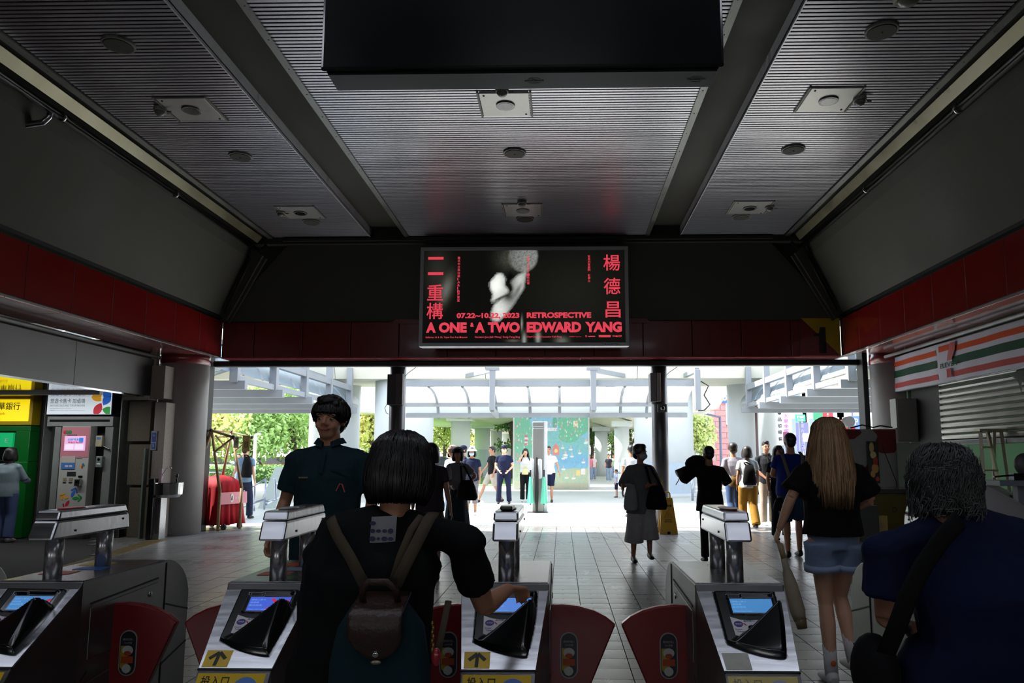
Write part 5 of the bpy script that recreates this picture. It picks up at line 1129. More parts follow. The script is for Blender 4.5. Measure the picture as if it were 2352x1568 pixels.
tag(MB().cyl((at(1952, 968, 25).x, 25, at(1952, 968, 25).z), (at(1952, 968, 25).x, 25.25, at(1952, 968, 25).z), .18, n=24).cyl((at(1952, 968, 25).x, 25.1, 0), (at(1952, 968, 25).x, 25.1, at(1952, 968, 25).z), .04).build('round_mirror', mat('mirror_back', (96, 96, 98), .4)), 'round grey back of a traffic mirror above the spotted kiosk', 'mirror')
# ================================================================== PEOPLE
SKIN = {'tan': (176, 126, 98), 'light': (206, 160, 132), 'brown': (150, 104, 80)}
def skin(k): return mat('skin_' + k, SKIN[k], .5, sub=.1)
def cloth(name, c, r=.85): return mat('cloth_' + name, c, r, spec=.2, nz=(9, .12), bump=(120, .15))
def rotm(yaw=0, pitch=0, roll=0): return Matrix.Rotation(yaw, 3, 'Z') @ Matrix.Rotation(pitch, 3, 'X') @ Matrix.Rotation(roll, 3, 'Y')
def hand(mb, w, d, n, side, curl=.5, s=1.0, spread=.0):
    """five-fingered hand: w wrist, d direction, n palm normal, side +1/-1 for the thumb"""
    d = V(d).normalized(); n = (V(n) - d * V(n).dot(d)).normalized(); u = n.cross(d) * side; w = V(w)
    mb.tube([w - d * .02 * s, w + d * .02 * s, w + d * .055 * s, w + d * .09 * s], [(.017 * s, .026 * s), (.015 * s, .031 * s), (.015 * s, .039 * s), (.012 * s, .038 * s)], 10, up=tuple(n))
    for k, (off, L) in enumerate(((.031, .068), (.010, .078), (-.011, .072), (-.031, .056))):
        p = w + d * .085 * s + u * off * s; dd = (d + u * (off * 2 * spread)).normalized(); pts = [p - d * .02 * s]; a = 0
        pts.append(p)
        for j, f in enumerate((.45, .32, .25)):
            a += curl * (.7 if j == 0 else 1.0) * (1 + .08 * k); p = p + (dd * cos(a) + n * sin(a)) * (L * f * s); pts.append(p)
        mb.tube(pts, [.0095 * s, .0095 * s, .0085 * s, .0075 * s, .006 * s], 8)
    p = w + d * .02 * s + u * .024 * s; t = (d * .62 + u * .62 + n * .35).normalized(); t2 = (d * .85 + u * .15 + n * (.3 + .4 * curl)).normalized()
    mb.tube([p - t * .015 * s, p + t * .028 * s, p + t * .055 * s, p + t * .055 * s + t2 * .028 * s], [.013 * s, .0125 * s, .0105 * s, .008 * s], 8)
class Person:
    def __init__(s, label, loc, rot, h=1.7, fem=False, J=None, skn='tan', vox=.012, head=(0, 0, 0), build=1.0, hands=None, group=None, lod=0, hs=1.08):
        s.k = h / 1.75; s.fem = fem; s.vox = vox; s.b = build; s.lod = lod; s.skn = skn; s.hs = hs
        s.t = thing('person', label, 'person', loc, rot, group)
        sw = .158 if fem else .178
        D = dict(pel=(0, 0, .95), waist=(0, 0, 1.08), chest=(0, 0, 1.27), neck=(0, -.005, 1.447), head=(0, .018, 1.618),
                 sR=(sw, 0, 1.388), sL=(-sw, 0, 1.388), eR=(sw + .05, -.02, 1.13), eL=(-sw - .05, -.02, 1.13), wR=(sw + .06, .06, .90), wL=(-sw - .06, .06, .90),
                 hR=(.085, 0, .92), hL=(-.085, 0, .92), kR=(.095, .02, .50), kL=(-.095, .02, .50), aR=(.1, -.02, .085), aL=(-.1, -.02, .085))
        if J: D.update(J)
        s.J = {k_: V(v) * s.k for k_, v in D.items()}; s.hm = rotm(*head); s.hands = hands or {}
        s.body()
    def etube(s, mb, keys, rr, n=14, xdir=None):
        J = s.J; pts = [J[k_] if isinstance(k_, str) else k_ for k_ in keys]; xd = xdir or (J['sR'] - J['sL']).normalized(); rings = []
        for i, p in enumerate(pts):
            t = (pts[min(i + 1, len(pts) - 1)] - pts[max(i - 1, 0)]).normalized(); x = (xd - t * xd.dot(t)).normalized(); y = t.cross(x); a, b = rr[i]
            rings.append([p + x * (a * s.k * cos(2 * pi * k_ / n)) + y * (b * s.k * sin(2 * pi * k_ / n)) for k_ in range(n)])
        mb.loft(rings)
    def body(s):
        J, k, b = s.J, s.k, s.b; mb = MB(); f = s.fem
        s.etube(mb, [J['pel'] - V((0, 0, .06 * k)), 'pel', 'waist', 'chest', J['chest'].lerp(J['neck'], .55), J['neck'] - V((0, 0, .02 * k))], [(.13 * b, .09 * b), (.158 * b if f else .15 * b, .105 * b), (.12 * b if f else .138 * b, .088 * b), (.145 * b, .108 * b), (.15 * b, .09), (.07, .06)])
        nk = J['neck']; hd = J['head']; mb.tube([nk - V((0, 0, .06 * k)), nk, nk.lerp(hd, .55)], [(.062 if f else .07) * k, (.052 if f else .062) * k, (.049 if f else .058) * k], 12)
        for S in 'RL':
            sh, el, wr, hp, kn, an = (J[q + S] for q in ('s', 'e', 'w', 'h', 'k', 'a'))
            mb.ell(sh - V((0, 0, .01 * k)), (.052 * k * b, .05 * k, .052 * k)); mb.tube([nk.lerp(sh, .25) - V((0, 0, .03 * k)), sh], [.05 * k, .045 * k], 10)
            mb.tube([sh, sh.lerp(el, .4), el], [.046 * k * b, .043 * k * b, .035 * k], 12); mb.tube([el, el.lerp(wr, .3), wr], [.036 * k, .036 * k, .023 * k], 12)
            mb.tube([hp + V((0, 0, .02 * k)), hp.lerp(kn, .35), kn], [.085 * k * b, .076 * k * b, .05 * k], 14); mb.tube([kn, kn.lerp(an, .3) - V((0, .008 * k, 0)), an], [.049 * k, .052 * k, .034 * k], 12)
            mb.tube([an - V((0, .035 * k, .02 * k)), an + V((0, .04 * k, -.03 * k)), an + V((0, .13 * k, -.06 * k))], [(.03 * k, .03 * k), (.035 * k, .036 * k), (.015 * k, .038 * k)], 10)
            sg = 1 if S == 'R' else -1; hp_ = s.hands.get(S, {}); d = hp_.get('d', (wr - el)); n_ = hp_.get('n', (-sg, 0, 0) if abs(V(d).normalized().x) < .8 else (0, 0, -1))
            sd = hp_.get('side'); d_ = V(d).normalized(); nn = V(n_).normalized(); u = nn.cross(d_)
            if sd is None: sd = 1 if u.y > 0 else -1
            hand(mb, wr, d, n_, sd, hp_.get('curl', .35), k * (.92 if f else 1.0) * hp_.get('s', 1))
        M = s.hm; c = hd
        hk = k * s.hs
        def P(x, y, z): return c + M @ (V((x, y, z)) * hk)
        def E(p, r): mb.ell(P(*p), tuple(q * hk for q in r), 18, 12, M=M)
        E((0, -.014, .022), (.073, .092, .09)); E((0, .016, -.025), (.062, .074, .085)); E((0, .034, -.078), (.042, .045, .034)); E((0, .03, -.045), (.055, .055, .05))
        mb.tube([P(0, .082, .018), P(0, .1, -.014), P(0, .104, -.026)], [.008 * k, .012 * k, .014 * k], 8)
        for sx in (-1, 1): E((sx * .012, .092, -.028), (.009, .01, .008)); E((sx * .074, -.008, -.008), (.01, .018, .031)); E((sx * .03, .072, .022), (.024, .014, .01)); E((sx * .036, .06, -.035), (.022, .02, .022))
        s.P = P; s.E = E
        s.o = mb.build('body', skin(s.skn), s.t, smooth=True, remesh=s.vox * .75 if s.lod == 0 else s.vox, sm=2)
        if s.lod < 2:
            e = MB(); ir = MB(); br = MB(); lp = MB()
            for sx in (-1, 1):
                e.ell(P(sx * .03, .0765, .0), (.0125 * k, .0115 * k, .0065 * k), 12, 8, M=M); ir.ell(P(sx * .03, .0862, .0), (.0055 * k, .0035 * k, .0058 * k), 10, 6, M=M)
                br.tube([P(sx * .014, .09, .021), P(sx * .03, .089, .026), P(sx * .046, .078, .02)], [(.003 * k, .004 * k)] * 3, 6)
            lp.tube([P(-.027, .080, -.051), P(-.01, .094, -.0565), P(.01, .094, -.0565), P(.027, .080, -.051)], [(.003 * k, .004 * k), (.005 * k, .006 * k), (.005 * k, .006 * k), (.003 * k, .004 * k)], 8)
            for nm, m_, mm in (('eyes', e, mat('eye_white', (150, 142, 134), .3)), ('irises', ir, mat('iris', (20, 14, 10), .2)), ('eyebrows', br, mat('brow', (20, 16, 14), .8)), ('lips', lp, mat('lips', (140, 70, 66), .5))): m_.build(nm, mm, s.t, smooth=True)
    # ---- clothes
    def top(s, m, z0=.86, sleeve=.55, loose=1.0, o=.014, collar=False, flare=0, sw=1.0, disp=0, label=None, fore=0):
        J, k, b = s.J, s.k, s.b * loose; mb = MB(); f = s.fem
        hem = J['pel'] + (J['pel'] - J['waist']).normalized() * ((.95 - z0) * k)
        s.etube(mb, [hem, 'pel', 'waist', 'chest', J['chest'].lerp(J['neck'], .55), J['neck'] + V((0, 0, .0))], [(.162 * b + o + flare, .115 * b + o + flare * .6), (.165 * b + o, .115 * b + o), (.135 * b + o + (loose - 1) * .1, .1 * b + o + (loose - 1) * .06), (.155 * b + o, .118 * b + o), (.155 * b + o * .7, .098 + o), (.072 + o * .4, .064 + o * .4)], n=20)
        for S in 'RL':
            sh, el, wr = J['s' + S], J['e' + S], J['w' + S]; nk = J['neck']
            mb.tube([nk.lerp(sh, .15) - V((0, 0, .03 * k)), nk.lerp(sh, .7) - V((0, 0, .014 * k)), sh - V((0, 0, .006 * k))], [(.05 * k + o * .5) , (.046 * k + o * .5), (.045 * k + o * .8)], 12); mb.ell(sh - V((0, 0, .014 * k)), (.05 * k * b + o, .052 * k + o * .7, .048 * k + o * .6))
            if sleeve > 0:
                e = sh.lerp(el, min(1, sleeve)); mb.tube([sh, sh.lerp(e, .5), e], [(.046 * k + o), (.047 * k + o) * (1 + sw) / 2, (.047 * k + o) * sw], 14)
            if fore > 0: mb.tube([el, el.lerp(wr, fore)], [(.045 * k + o) * sw, (.038 * k + o * 1.2) * sw], 12)
        g = mb.build('shirt', m, s.t, smooth=True, remesh=s.vox, disp=disp, label=label)
        if collar:
            cm = MB(); nk = J['neck'] + V((0, 0, .012 * k)); n = 20
            rs = []
            for z_, r_ in ((.0, .074), (.03, .066), (.036, .072), (.004, .094)):
                rs.append([nk + V((cos(a) * r_ * k * 1.02, sin(a) * r_ * k * .96 + .0, z_ * k - (.028 * k * max(0, sin(a)) ** 3))) for a in [pi / 2 + .28 + (2 * pi - .56) * j / n for j in range(n + 1)]])
            cm.loft(rs, cap=False, closed=False); cm.build('collar', m, s.t, smooth=True)
            MB().tube([J['neck'] + V((0, (.088 * b) * k, -.03 * k)), J['chest'] + V((0, (.135 * b) * k, .03 * k))], [(.004, .013)] * 2, 4, up=(0, 1, 0)).build('placket', m, s.t)
        return g
    def legs(s, m, z1=.08, w=1.0, o=.016, flare=0, name='trousers', disp=0, label=None, z0=.99):
        J, k, b = s.J, s.k, s.b; mb = MB(); wt = J['pel'] + V((0, 0, (z0 - .95) * k))
        s.etube(mb, [J['pel'] - V((0, 0, .09 * k)), J['pel'], wt], [(.13 * b + o, .1 * b + o), (.156 * b + o, .108 * b + o), (.14 * b + o, .1 * b + o)], n=18)
        for S in 'RL':
            hp, kn, an = J['h' + S], J['k' + S], J['a' + S]
            def zat(z):
                if z >= .5: return hp.lerp(kn, min(1, (.92 - z) / .42))
                return kn.lerp(an, (.5 - z) / .415)
            zs = [.9] + [z for z in (.75, .6, .5, .35, .2) if z > z1] + [z1]
            rad = lambda z: ((.088 * b if z > .8 else .08 * b if z > .65 else .068 if z > .5 else .062) + o) * w * k + flare * max(0, (.9 - z)) * k
            mb.tube([zat(z) for z in zs], [rad(z) for z in zs], 14)
        return mb.build(name, m, s.t, smooth=True, remesh=s.vox, disp=disp, label=label)
    def skirt(s, m, z1=.35, r=.24, disp=0, name='skirt'):
        J, k = s.J, s.k; mb = MB(); c = J['pel']; n = 36
        rs = []
        for i in range(8):
            t = i / 7; z = 1.0 * k * (1 - t) + z1 * k * t; rr = (.14 + (r - .14) * t ** .8) * k
            rs.append([V((c.x + cos(a) * rr * (1 + .05 * t * sin(9 * a)), c.y + sin(a) * rr * .78 * (1 + .05 * t * sin(9 * a)), z)) for a in [2 * pi * j / n for j in range(n)]])
        return mb.loft(rs).build(name, m, s.t, smooth=True, disp=disp)
    def shoes(s, m, sock=None, label=None, toe=1):
        for S in 'RL':
            an = s.J['a' + S]; k = s.k; d = V((0, 1, 0)); mb = MB(); z = an.z
            mb.tube([an + V((0, -.06 * k, -.045 * k)), an + V((0, -.02 * k, -.03 * k)), an + V((0, .06 * k, -.045 * k)), an + V((0, .15 * k, -.058 * k)), an + V((0, .19 * k, -.066 * k))], [(.03 * k, .03 * k), (.055 * k, .042 * k), (.042 * k, .045 * k), (.028 * k, .044 * k), (.012 * k, .03 * k)], 12, up=(0, 0, 1))
            mb.build('shoe', m, s.t, smooth=True, remesh=.008 if s.lod == 0 else .012, label=label)
            if sock: MB().tube([an + V((0, -.005, -.03 * k)), an + (s.J['k' + S] - an).normalized() * sock[1]], [.042 * k, .045 * k], 14).build('sock', sock[0], s.t, smooth=True)
    # ---- hair
    def hair(s, kind, m, n=0, seed=1, L=.3, label=None, hl=None):
        P, E, k, M = s.P, s.E, s.k, s.hm; mb = MB()
        def e(p, r): mb.ell(P(*p), tuple(q * k * s.hs for q in r), 18, 12, M=M)
        if kind == 'short':
            e((0, -.026, .038), (.081, .093, .088)); e((0, -.06, -.01), (.066, .05, .065)); e((0, .03, .078), (.06, .052, .034))
            for sx in (-1, 1): e((sx * .07, .0, .015), (.012, .03, .035))
        elif kind == 'shorttop':
            e((0, -.02, .045), (.079, .092, .086)); e((0, -.058, -.005), (.062, .046, .06)); e((0, .035, .098), (.055, .05, .03))
        elif kind == 'fluffy':
            e((0, -.02, .04), (.092, .104, .096)); e((0, -.06, -.02), (.078, .056, .07)); e((0, .025, .1), (.07, .06, .032)); e((.03, .06, .085), (.028, .02, .016)); e((-.04, .05, .082), (.03, .022, .018))
            for sx in (-1, 1): e((sx * .076, -.01, .015), (.018, .034, .04))
        elif kind == 'bun':
            e((0, -.025, .035), (.08, .094, .088)); e((0, -.09, .05), (.04, .04, .04)); e((0, -.06, -.02), (.06, .045, .06)); e((0, .03, .078), (.058, .05, .03))
        elif kind in ('bob', 'long', 'curly'):
            e((0, -.02, .03), (.09, .1, .09)); e((0, .025, .075), (.066, .06, .042))
            ang0 = {'bob': .95, 'long': 1.0, 'curly': .9}[kind]; na = 26
            zs = {'bob': [(.05, .092), (0, .103), (-.05, .11), (-.09, .111), (-.115, .104), (-.13, .092)], 'curly': [(.06, .1), (.02, .108), (-.03, .112), (-.07, .108), (-.105, .095), (-.12, .08)],
                  'long': [(.05, .092), (0, .102), (-.08, .112), (-.18, .135), (-.3 * L / .3, .15), (-.42 * L / .3, .14), (-.5 * L / .3, .11)]}[kind]
            outer, inner = [], []
            for z_, r_ in zs:
                ro, ri = [], []
                for j in range(na + 1):
                    a = pi / 2 + ang0 + (2 * pi - 2 * ang0) * j / na; wob = 1 + .02 * sin(7 * a + z_ * 30 + seed)
                    yo = 1.06
                    ro.append(P(cos(a) * r_ * wob, sin(a) * r_ * yo * wob - .015, z_)); ri.append(P(cos(a) * (r_ - .035), sin(a) * (r_ - .035) * yo - .015, z_))
                outer.append(ro); inner.append(ri)
            rings = [o_ + list(reversed(i_)) for o_, i_ in zip(outer, inner)]; mb.loft(rings)
        if kind == 'pony': e((0, -.026, .038), (.08, .093, .086)); e((0, .03, .075), (.058, .052, .032)); mb.tube([P(0, -.1, .03), P(0, -.14, -.02), P(0, -.12, -.2)], [.02 * k, .03 * k, .012 * k], 8)
        o = mb.build('hair', m, s.t, smooth=True, remesh=s.vox * .8, label=label, disp=.012 if kind in ('curly', 'fluffy') and s.lod == 0 else 0, dsize=.03)
        if n:
            st = MB(); s2_ = MB(); r_ = random.Random(seed)
            for _ in range(n):
                a = (pi / 2 + .8 + (2 * pi - 1.6) * r_.random()) if kind != 'fluffy' else 2 * pi * r_.random(); el0 = r_.uniform(.15, 1.25); pts = []; R0 = .101 + r_.uniform(-.002, .006); steps = 9
                fr_ = kind == 'fluffy' and abs(a - pi / 2) < .85
                bot = {'fluffy': (.068 + r_.uniform(-.012, .01)) if fr_ else (.0 + r_.uniform(-.02, .02) - .05 * max(0, -sin(a))), 'bob': -.126 + r_.uniform(-.012, .008), 'curly': -.10 + r_.uniform(-.03, .02), 'long': -.5 * L / .3 * r_.uniform(.7, 1.02)}[kind]; ph = r_.uniform(0, 6)
                z_0 = .03 + .09 * sin(el0)
                for j in range(steps + 1):
                    t = j / steps
                    if j <= 3:
                        el = el0 * (1 - j / 3); x, y, z_ = cos(a) * cos(el) * R0 * .95, sin(a) * cos(el) * R0 * 1.02 - .018, .03 + .092 * sin(el)
                    else:
                        t2 = (j - 3) / (steps - 3); z_ = .03 + (bot - .03) * t2
                        if kind == 'bob': rr = R0 * (1 + .1 * sin(pi * min(1, t2 * 1.1))) - .012 * max(0, t2 - .8) * 5
                        elif kind == 'fluffy': rr = R0 * (1.0 if fr_ else .98) - .016 * t2
                        elif kind == 'curly': rr = R0 * (1.05 + .06 * sin(pi * t2)) - .02 * t2
                        else: rr = R0 * (1.03 + .55 * min(t2, .7)) - .06 * max(0, t2 - .8)
                        yo = 1.06
                        x, y = cos(a) * rr, sin(a) * rr * yo - .018
                    if kind == 'curly': x += .009 * sin(ph + j * 1.7); y += .009 * cos(ph + j * 1.9); z_ += .006 * sin(ph * 2 + j)
                    else: x += .002 * sin(ph + j)
                    pts.append(P(x, y, z_))
                w = (.0035 if kind != 'long' else .0045) * k
                (s2_ if hl and r_.random() < .35 else st).tube(pts, [w * .6] + [w] * (steps - 1) + [w * .3], 3)
            st.build('hair_strands', m, o, smooth=True, kind='stuff')
            if hl: s2_.build('light_strands', hl, o, smooth=True, kind='stuff')
        return o
    def strands2(s, m, n):
        r_ = random.Random(77); st = MB(); P, k = s.P, s.k
        for _ in range(n):
            a = pi / 2 + .8 + (2 * pi - 1.6) * r_.random(); z_ = r_.uniform(-.1, .11); ph = r_.uniform(0, 6); R = .112 if z_ < .04 else sqrt(max(.0004, .112 ** 2 - (z_ - .03) ** 2 * 1.2)); pts = []
            for j in range(7):
                t = j / 6; pts.append(P(cos(a + .1 * sin(ph + 2.2 * t * 3)) * (R + .005 * sin(ph + 5 * t)), sin(a + .1 * sin(ph + 2.2 * t * 3)) * (R + .004 * cos(ph + 6 * t)) * 1.04 - .018, z_ - .045 * t + .008 * sin(ph + 7 * t)))
            st.tube(pts, [.0006] + [.0014 * k] * 5 + [.0004], 3)
        st.build('silver_strands', m, s.t, smooth=True, kind='stuff')
    def mask(s, m):
        mb = MB(); P, k = s.P, s.k
        k = k * 1.08; mb.ell(P(0, .048, -.045), (.06 * k, .068 * k, .048 * k), 16, 10, M=s.hm)
        o = mb.build('face_mask', m, s.t, smooth=True); mb = MB()
        for sx in (-1, 1): mb.tube([P(sx * .055, .05, -.03), P(sx * .078, .0, .0)], .002, 4)
        mb.build('ear_loop', m, o)
    def cap(s, m, brim=True, bucket=False):
        mb = MB(); P, k, M = s.P, s.k, s.hm
        k = k * 1.08; mb.ell(P(0, -.014, .055), (.088 * k, .104 * k, .075 * k), 18, 10, M=M)
        if bucket: mb.loft([[P(cos(a) * r_, sin(a) * r_ * 1.1 - .01, z_) for a in [2 * pi * j / 24 for j in range(24)]] for r_, z_ in ((.09, .07), (.125, .025), (.13, .02), (.09, .05))])
        elif brim: mb.prism([P(-.06, .06, .045), P(-.045, .13, .035), P(0, .155, .032), (P(.045, .13, .035)), P(.06, .06, .045)], M @ V((0, 0, .008 * k)))
        mb.build('hat', m, s.t, smooth=True)
# everyday cloth colours
BLK = cloth('black', (12, 13, 15)); NAVY = cloth('navy', (20, 26, 52)); WHT = cloth('white', (200, 202, 204)); GRY = cloth('grey', (120, 120, 126)); TEAL = cloth('teal_dark', (18, 40, 48)); DENIM = cloth('denim', (62, 80, 118)); PALE_D = cloth('pale_denim', (134, 150, 178))
KHAKI = cloth('khaki', (168, 150, 134)); MUST = cloth('mustard', (150, 110, 40)); BEIGE = cloth('beige', (168, 160, 148)); HB = mat('hair_black', (14, 12, 12), .42, nz=(30, .3)); HD = mat('hair_dark_brown', (30, 22, 18), .45); HBL = mat('hair_blonde', (120, 92, 62), .42, nz=(14, .3)); HG = mat('hair_grey', (44, 46, 46), .4, nz=(30, .3))
SB = mat('shoe_black', (14, 14, 16), .5); SW = mat('shoe_white', (200, 200, 200), .5); LOC = lambda px, Y: (at(px, 1050, Y).x, Y, 0)
LW = lambda loc, rot, k, p: None
# --- 1 woman with the backpack, in front
xw, yw = -.565, 2.14
def loc_of(base, p, k): return V(((p[0] - base[0]) / k, (p[1] - base[1]) / k, p[2] / k))
k1 = 1.515 / 1.75; B1 = (xw, yw)
sRw = at(1062, 1232, 2.12); sLw = at(752, 1262, 2.12); hdw = at(925, 1068, 2.16); nkw = at(905, 1168, 2.12)
elw = at(1112, 1392, 2.26); wrw = at(1168, 1352, 2.42); eLw = at(728, 1440, 2.14)
p1 = Person('short woman seen from behind in a black T-shirt, reaching out to the gate', (xw, yw, 0), 0, 1.515, True, J=dict(sR=loc_of(B1, sRw, k1), sL=loc_of(B1, sLw, k1), head=loc_of(B1, hdw, k1), neck=loc_of(B1, nkw - V((0, 0, .012)), k1), chest=loc_of(B1, V((-.54, 2.12, 1.09)), k1), waist=loc_of(B1, V((-.55, 2.12, .93)), k1), eR=loc_of(B1, elw, k1), wR=loc_of(B1, wrw, k1), eL=loc_of(B1, eLw, k1), wL=loc_of(B1, V((-.66, 2.36, .84)), k1)), vox=.0075, head=(-.25, -.12, 0), hs=.97, build=1.08, skn='tan', hands={'R': dict(d=(.25, .5, -.1), n=(.2, -.1, -1), curl=.75, s=1.0)})
BLK2 = cloth('black_shirt', (11, 14, 16)); p1.top(BLK2, z0=.82, sleeve=.66, loose=1.22, sw=1.1, disp=.02); p1.legs(BLK); p1.shoes(SB)
p1.hair('bob', HB, n=1100, seed=4)
pt_ = at(880, 1216, 2.0); b_ = MB().grid(lambda u, v: (pt_.x - xw - .034 + .068 * u + .003 * v, pt_.y - yw - .003 - .012 * sin(pi * u), pt_.z - .034 + .068 * v + .004 * u), 6, 4)
b_.build('shirt_patch', cloth('patch_white', (150, 150, 156)), p1.t, W=False)
m = MB(); r_ = random.Random(2)
for k in range(9):
    c_ = V((pt_.x - xw - .024 + .016 * (k % 4), pt_.y - yw - .0165, pt_.z - .022 + .02 * (k // 4))); disc(m, c_, X_, Z_, r_.uniform(.004, .009), r_.uniform(.004, .007), -Y_, .0006, 10)
m.build('patch_print', mat('patch_ink', (40, 44, 80), .6), p1.t)
m = MB(); P = p1.P
p1.mask(mat('mask_blue', (110, 140, 160), .7))
# backpack
t = thing('backpack', 'dark teal nylon backpack with a brown leather flap and handle', 'backpack', (at(875, 1450, 1.95).x, 1.9, .56)); bx = t.location
tl = cloth('teal_nylon', (16, 42, 50)); lea = mat('brown_leather', (52, 34, 28), .38, nz=(8, .2), bump=(90, .3))
def w(px, py, Y): p_ = at(px, py, Y); return p_ - bx
rings = []
for z_, hw_, d0, d1 in ((.44, .125, .03, .13), (.55, .150, .02, .16), (.70, .155, .02, .165), (.85, .147, .02, .155), (.93, .128, .03, .14), (.985, .085, .05, .12), (1.0, .04, .07, .10)):
    cy_ = -(d0 + d1) / 2 + .14; ry = (d1 - d0) / 2
    hw_ *= .84
    rings.append([V((hw_ * (abs(cos(a)) ** .6) * (1 if cos(a) > 0 else -1), cy_ + ry * (abs(sin(a)) ** .7) * (1 if sin(a) > 0 else -1), z_ - .5)) for a in [2 * pi * j / 32 for j in range(32)]])
MB().loft(rings).build('bag_body', tl, t, smooth=True, disp=.03, dsize=.09)
def bags(u, v, off): # flap surface over the bag front
    x = (u - .5) * .13 * (1 if v < .7 else 1 - .35 * (v - .7) / .3); z_ = .513 - .125 * v - .014 * sin(pi * u) * v; y = -.035 - .028 * sin(pi * min(1, v * 1.1)) + .09 * max(0, .25 - v) / .25 - off
    return V((x + .01, y, z_))
fl_ = MB().grid(lambda u, v: bags(u, v, .0), 12, 12).build('leather_flap', lea, t, smooth=True); so_ = fl_.modifiers.new('thick', 'SOLIDIFY'); so_.thickness = .006
st = MB()
for a, b in (((.04, .1), (.04, .7)), ((.96, .1), (.96, .7)), ((.06, .72), (.2, .96)), ((.94, .72), (.8, .96)), ((.2, .96), (.8, .96))):
    for k in range(12): q0 = k / 12; q1 = q0 + .05; f_ = lambda q_: bags(a[0] + (b[0] - a[0]) * q_, a[1] + (b[1] - a[1]) * q_, .004); st.bar(f_(q0), f_(q1), .0015, .0015)
st.build('stitching', mat('stitch', (120, 96, 70)), fl_, kind='stuff')
MB().ell(bags(.5, .9, .008), (.009, .005, .009)).build('press_stud', chrome, fl_, smooth=True); MB().ell(bags(.5, 1.05, .002), (.014, .004, .006)).build('tab_end', mat('tab_metal', (150, 140, 120), .3, .8), fl_, smooth=True)
MB().tube([(-.035, -.0, .5), (-.033, -.02, .535), (-.015, -.03, .555), (.03, -.03, .555), (.05, -.02, .535), (.053, 0, .5)], [(.004, .009)] * 6, 8, up=(0, 1, 0)).build('handle', lea, t, smooth=True)
stm = cloth('strap_tan', (74, 66, 54))
def strap(pts, nm='strap', wd=.016):
    q_ = [w(*p_) for p_ in pts]; MB().tube(q_, [(.004, wd)] * len(q_), 6, up=(0, -1, .3)).build(nm, stm, t, smooth=True)
strap([(838, 1345, 1.93), (805, 1280, 1.95), (775, 1230, 1.965), (764, 1205, 1.985), (760, 1190, 2.06)]); strap([(908, 1345, 1.93), (935, 1290, 1.94), (968, 1225, 1.955), (985, 1192, 1.985), (996, 1178, 2.05)], wd=.018); strap([(900, 1340, 1.94), (920, 1275, 1.95), (945, 1215, 1.965), (968, 1185, 2.0)], wd=.011)
strap([(1003, 1510, 1.96), (1018, 1440, 2.0), (1030, 1380, 2.05)], 'lower_strap', .01)
ch = MB()
for k in range(7): ch.ell(w(993 + (k % 2) * 2, 1432 + k * 10, 1.88), (.004, .003, .007), 8, 6)
ch.build('chain', mat('brass', (130, 110, 60), .3, .9), t, smooth=True); MB().ell(w(1002, 1508, 1.88), (.011, .01, .022)).build('red_charm', mat('charm_red', (150, 30, 44), .3, coat=.5), t, smooth=True)
# --- 2 man facing, with umbrella
loc = LOC(757, 4.45)
p = Person('smiling man with black hair facing the camera in a dark green polo shirt', loc, pi, 1.79, False, J=dict(eR=(.26, -.03, 1.14), wR=(.30, .05, .935), eL=(-.25, -.03, 1.14), wL=(-.25, .06, .9), sR=(.19, 0, 1.385), sL=(-.19, 0, 1.385), head=(0, .02, 1.612), neck=(0, -.005, 1.455)), vox=.008, head=(0, -.05, -.04), build=1.08, skn='tan', hands={'R': dict(d=(.1, .3, -1), n=(-.9, .3, 0), curl=.9)})
p.top(cloth('dark_teal_shirt', (22, 44, 52)), z0=.8, sleeve=.78, loose=1.12, collar=True, sw=1.15, disp=.02); p.legs(BLK); p.shoes(SB); p.hair('fluffy', HB, n=700, seed=3)
bm_ = MB().box(-.1, -.07, .137, .141, 1.235, 1.265); c_ = V((-.11, .145, 1.24)) * 1.0
MB().tube([c_ + V((-.03, 0, -.02)), c_ + V((-.015, .002, .025)), c_ + V((0, 0, .03)), c_ + V((.02, .0, -.012))], .0035, 5).build('chest_emblem', mat('emblem_red', (200, 90, 80), .5), p.t)
MB().box(.07, .13, .146, .149, 1.3, 1.308).build('name_bar', mat('gold_dim', (110, 90, 40), .5), p.t)
MB().box(-.15, -.05, .138, .142, 1.34, 1.352).build('pocket_flap', cloth('dark_teal_shirt', (22, 44, 52)), p.t)
hx = at(634, 1290, 4.4); t = thing('folded_umbrella', 'folded black umbrella held low in the hand of the smiling man', 'umbrella', (hx.x, 4.38, hx.z)); MB().tube([(0, 0, -.03), (0, 0, .05), (0, 0, .1)], [.025, .028, .022], 10).build('umbrella_end', blackm, t, smooth=True); MB().box(.0, .05, -.03, .03, .07, .16).build('grip', blackm, t, bevel=.01)
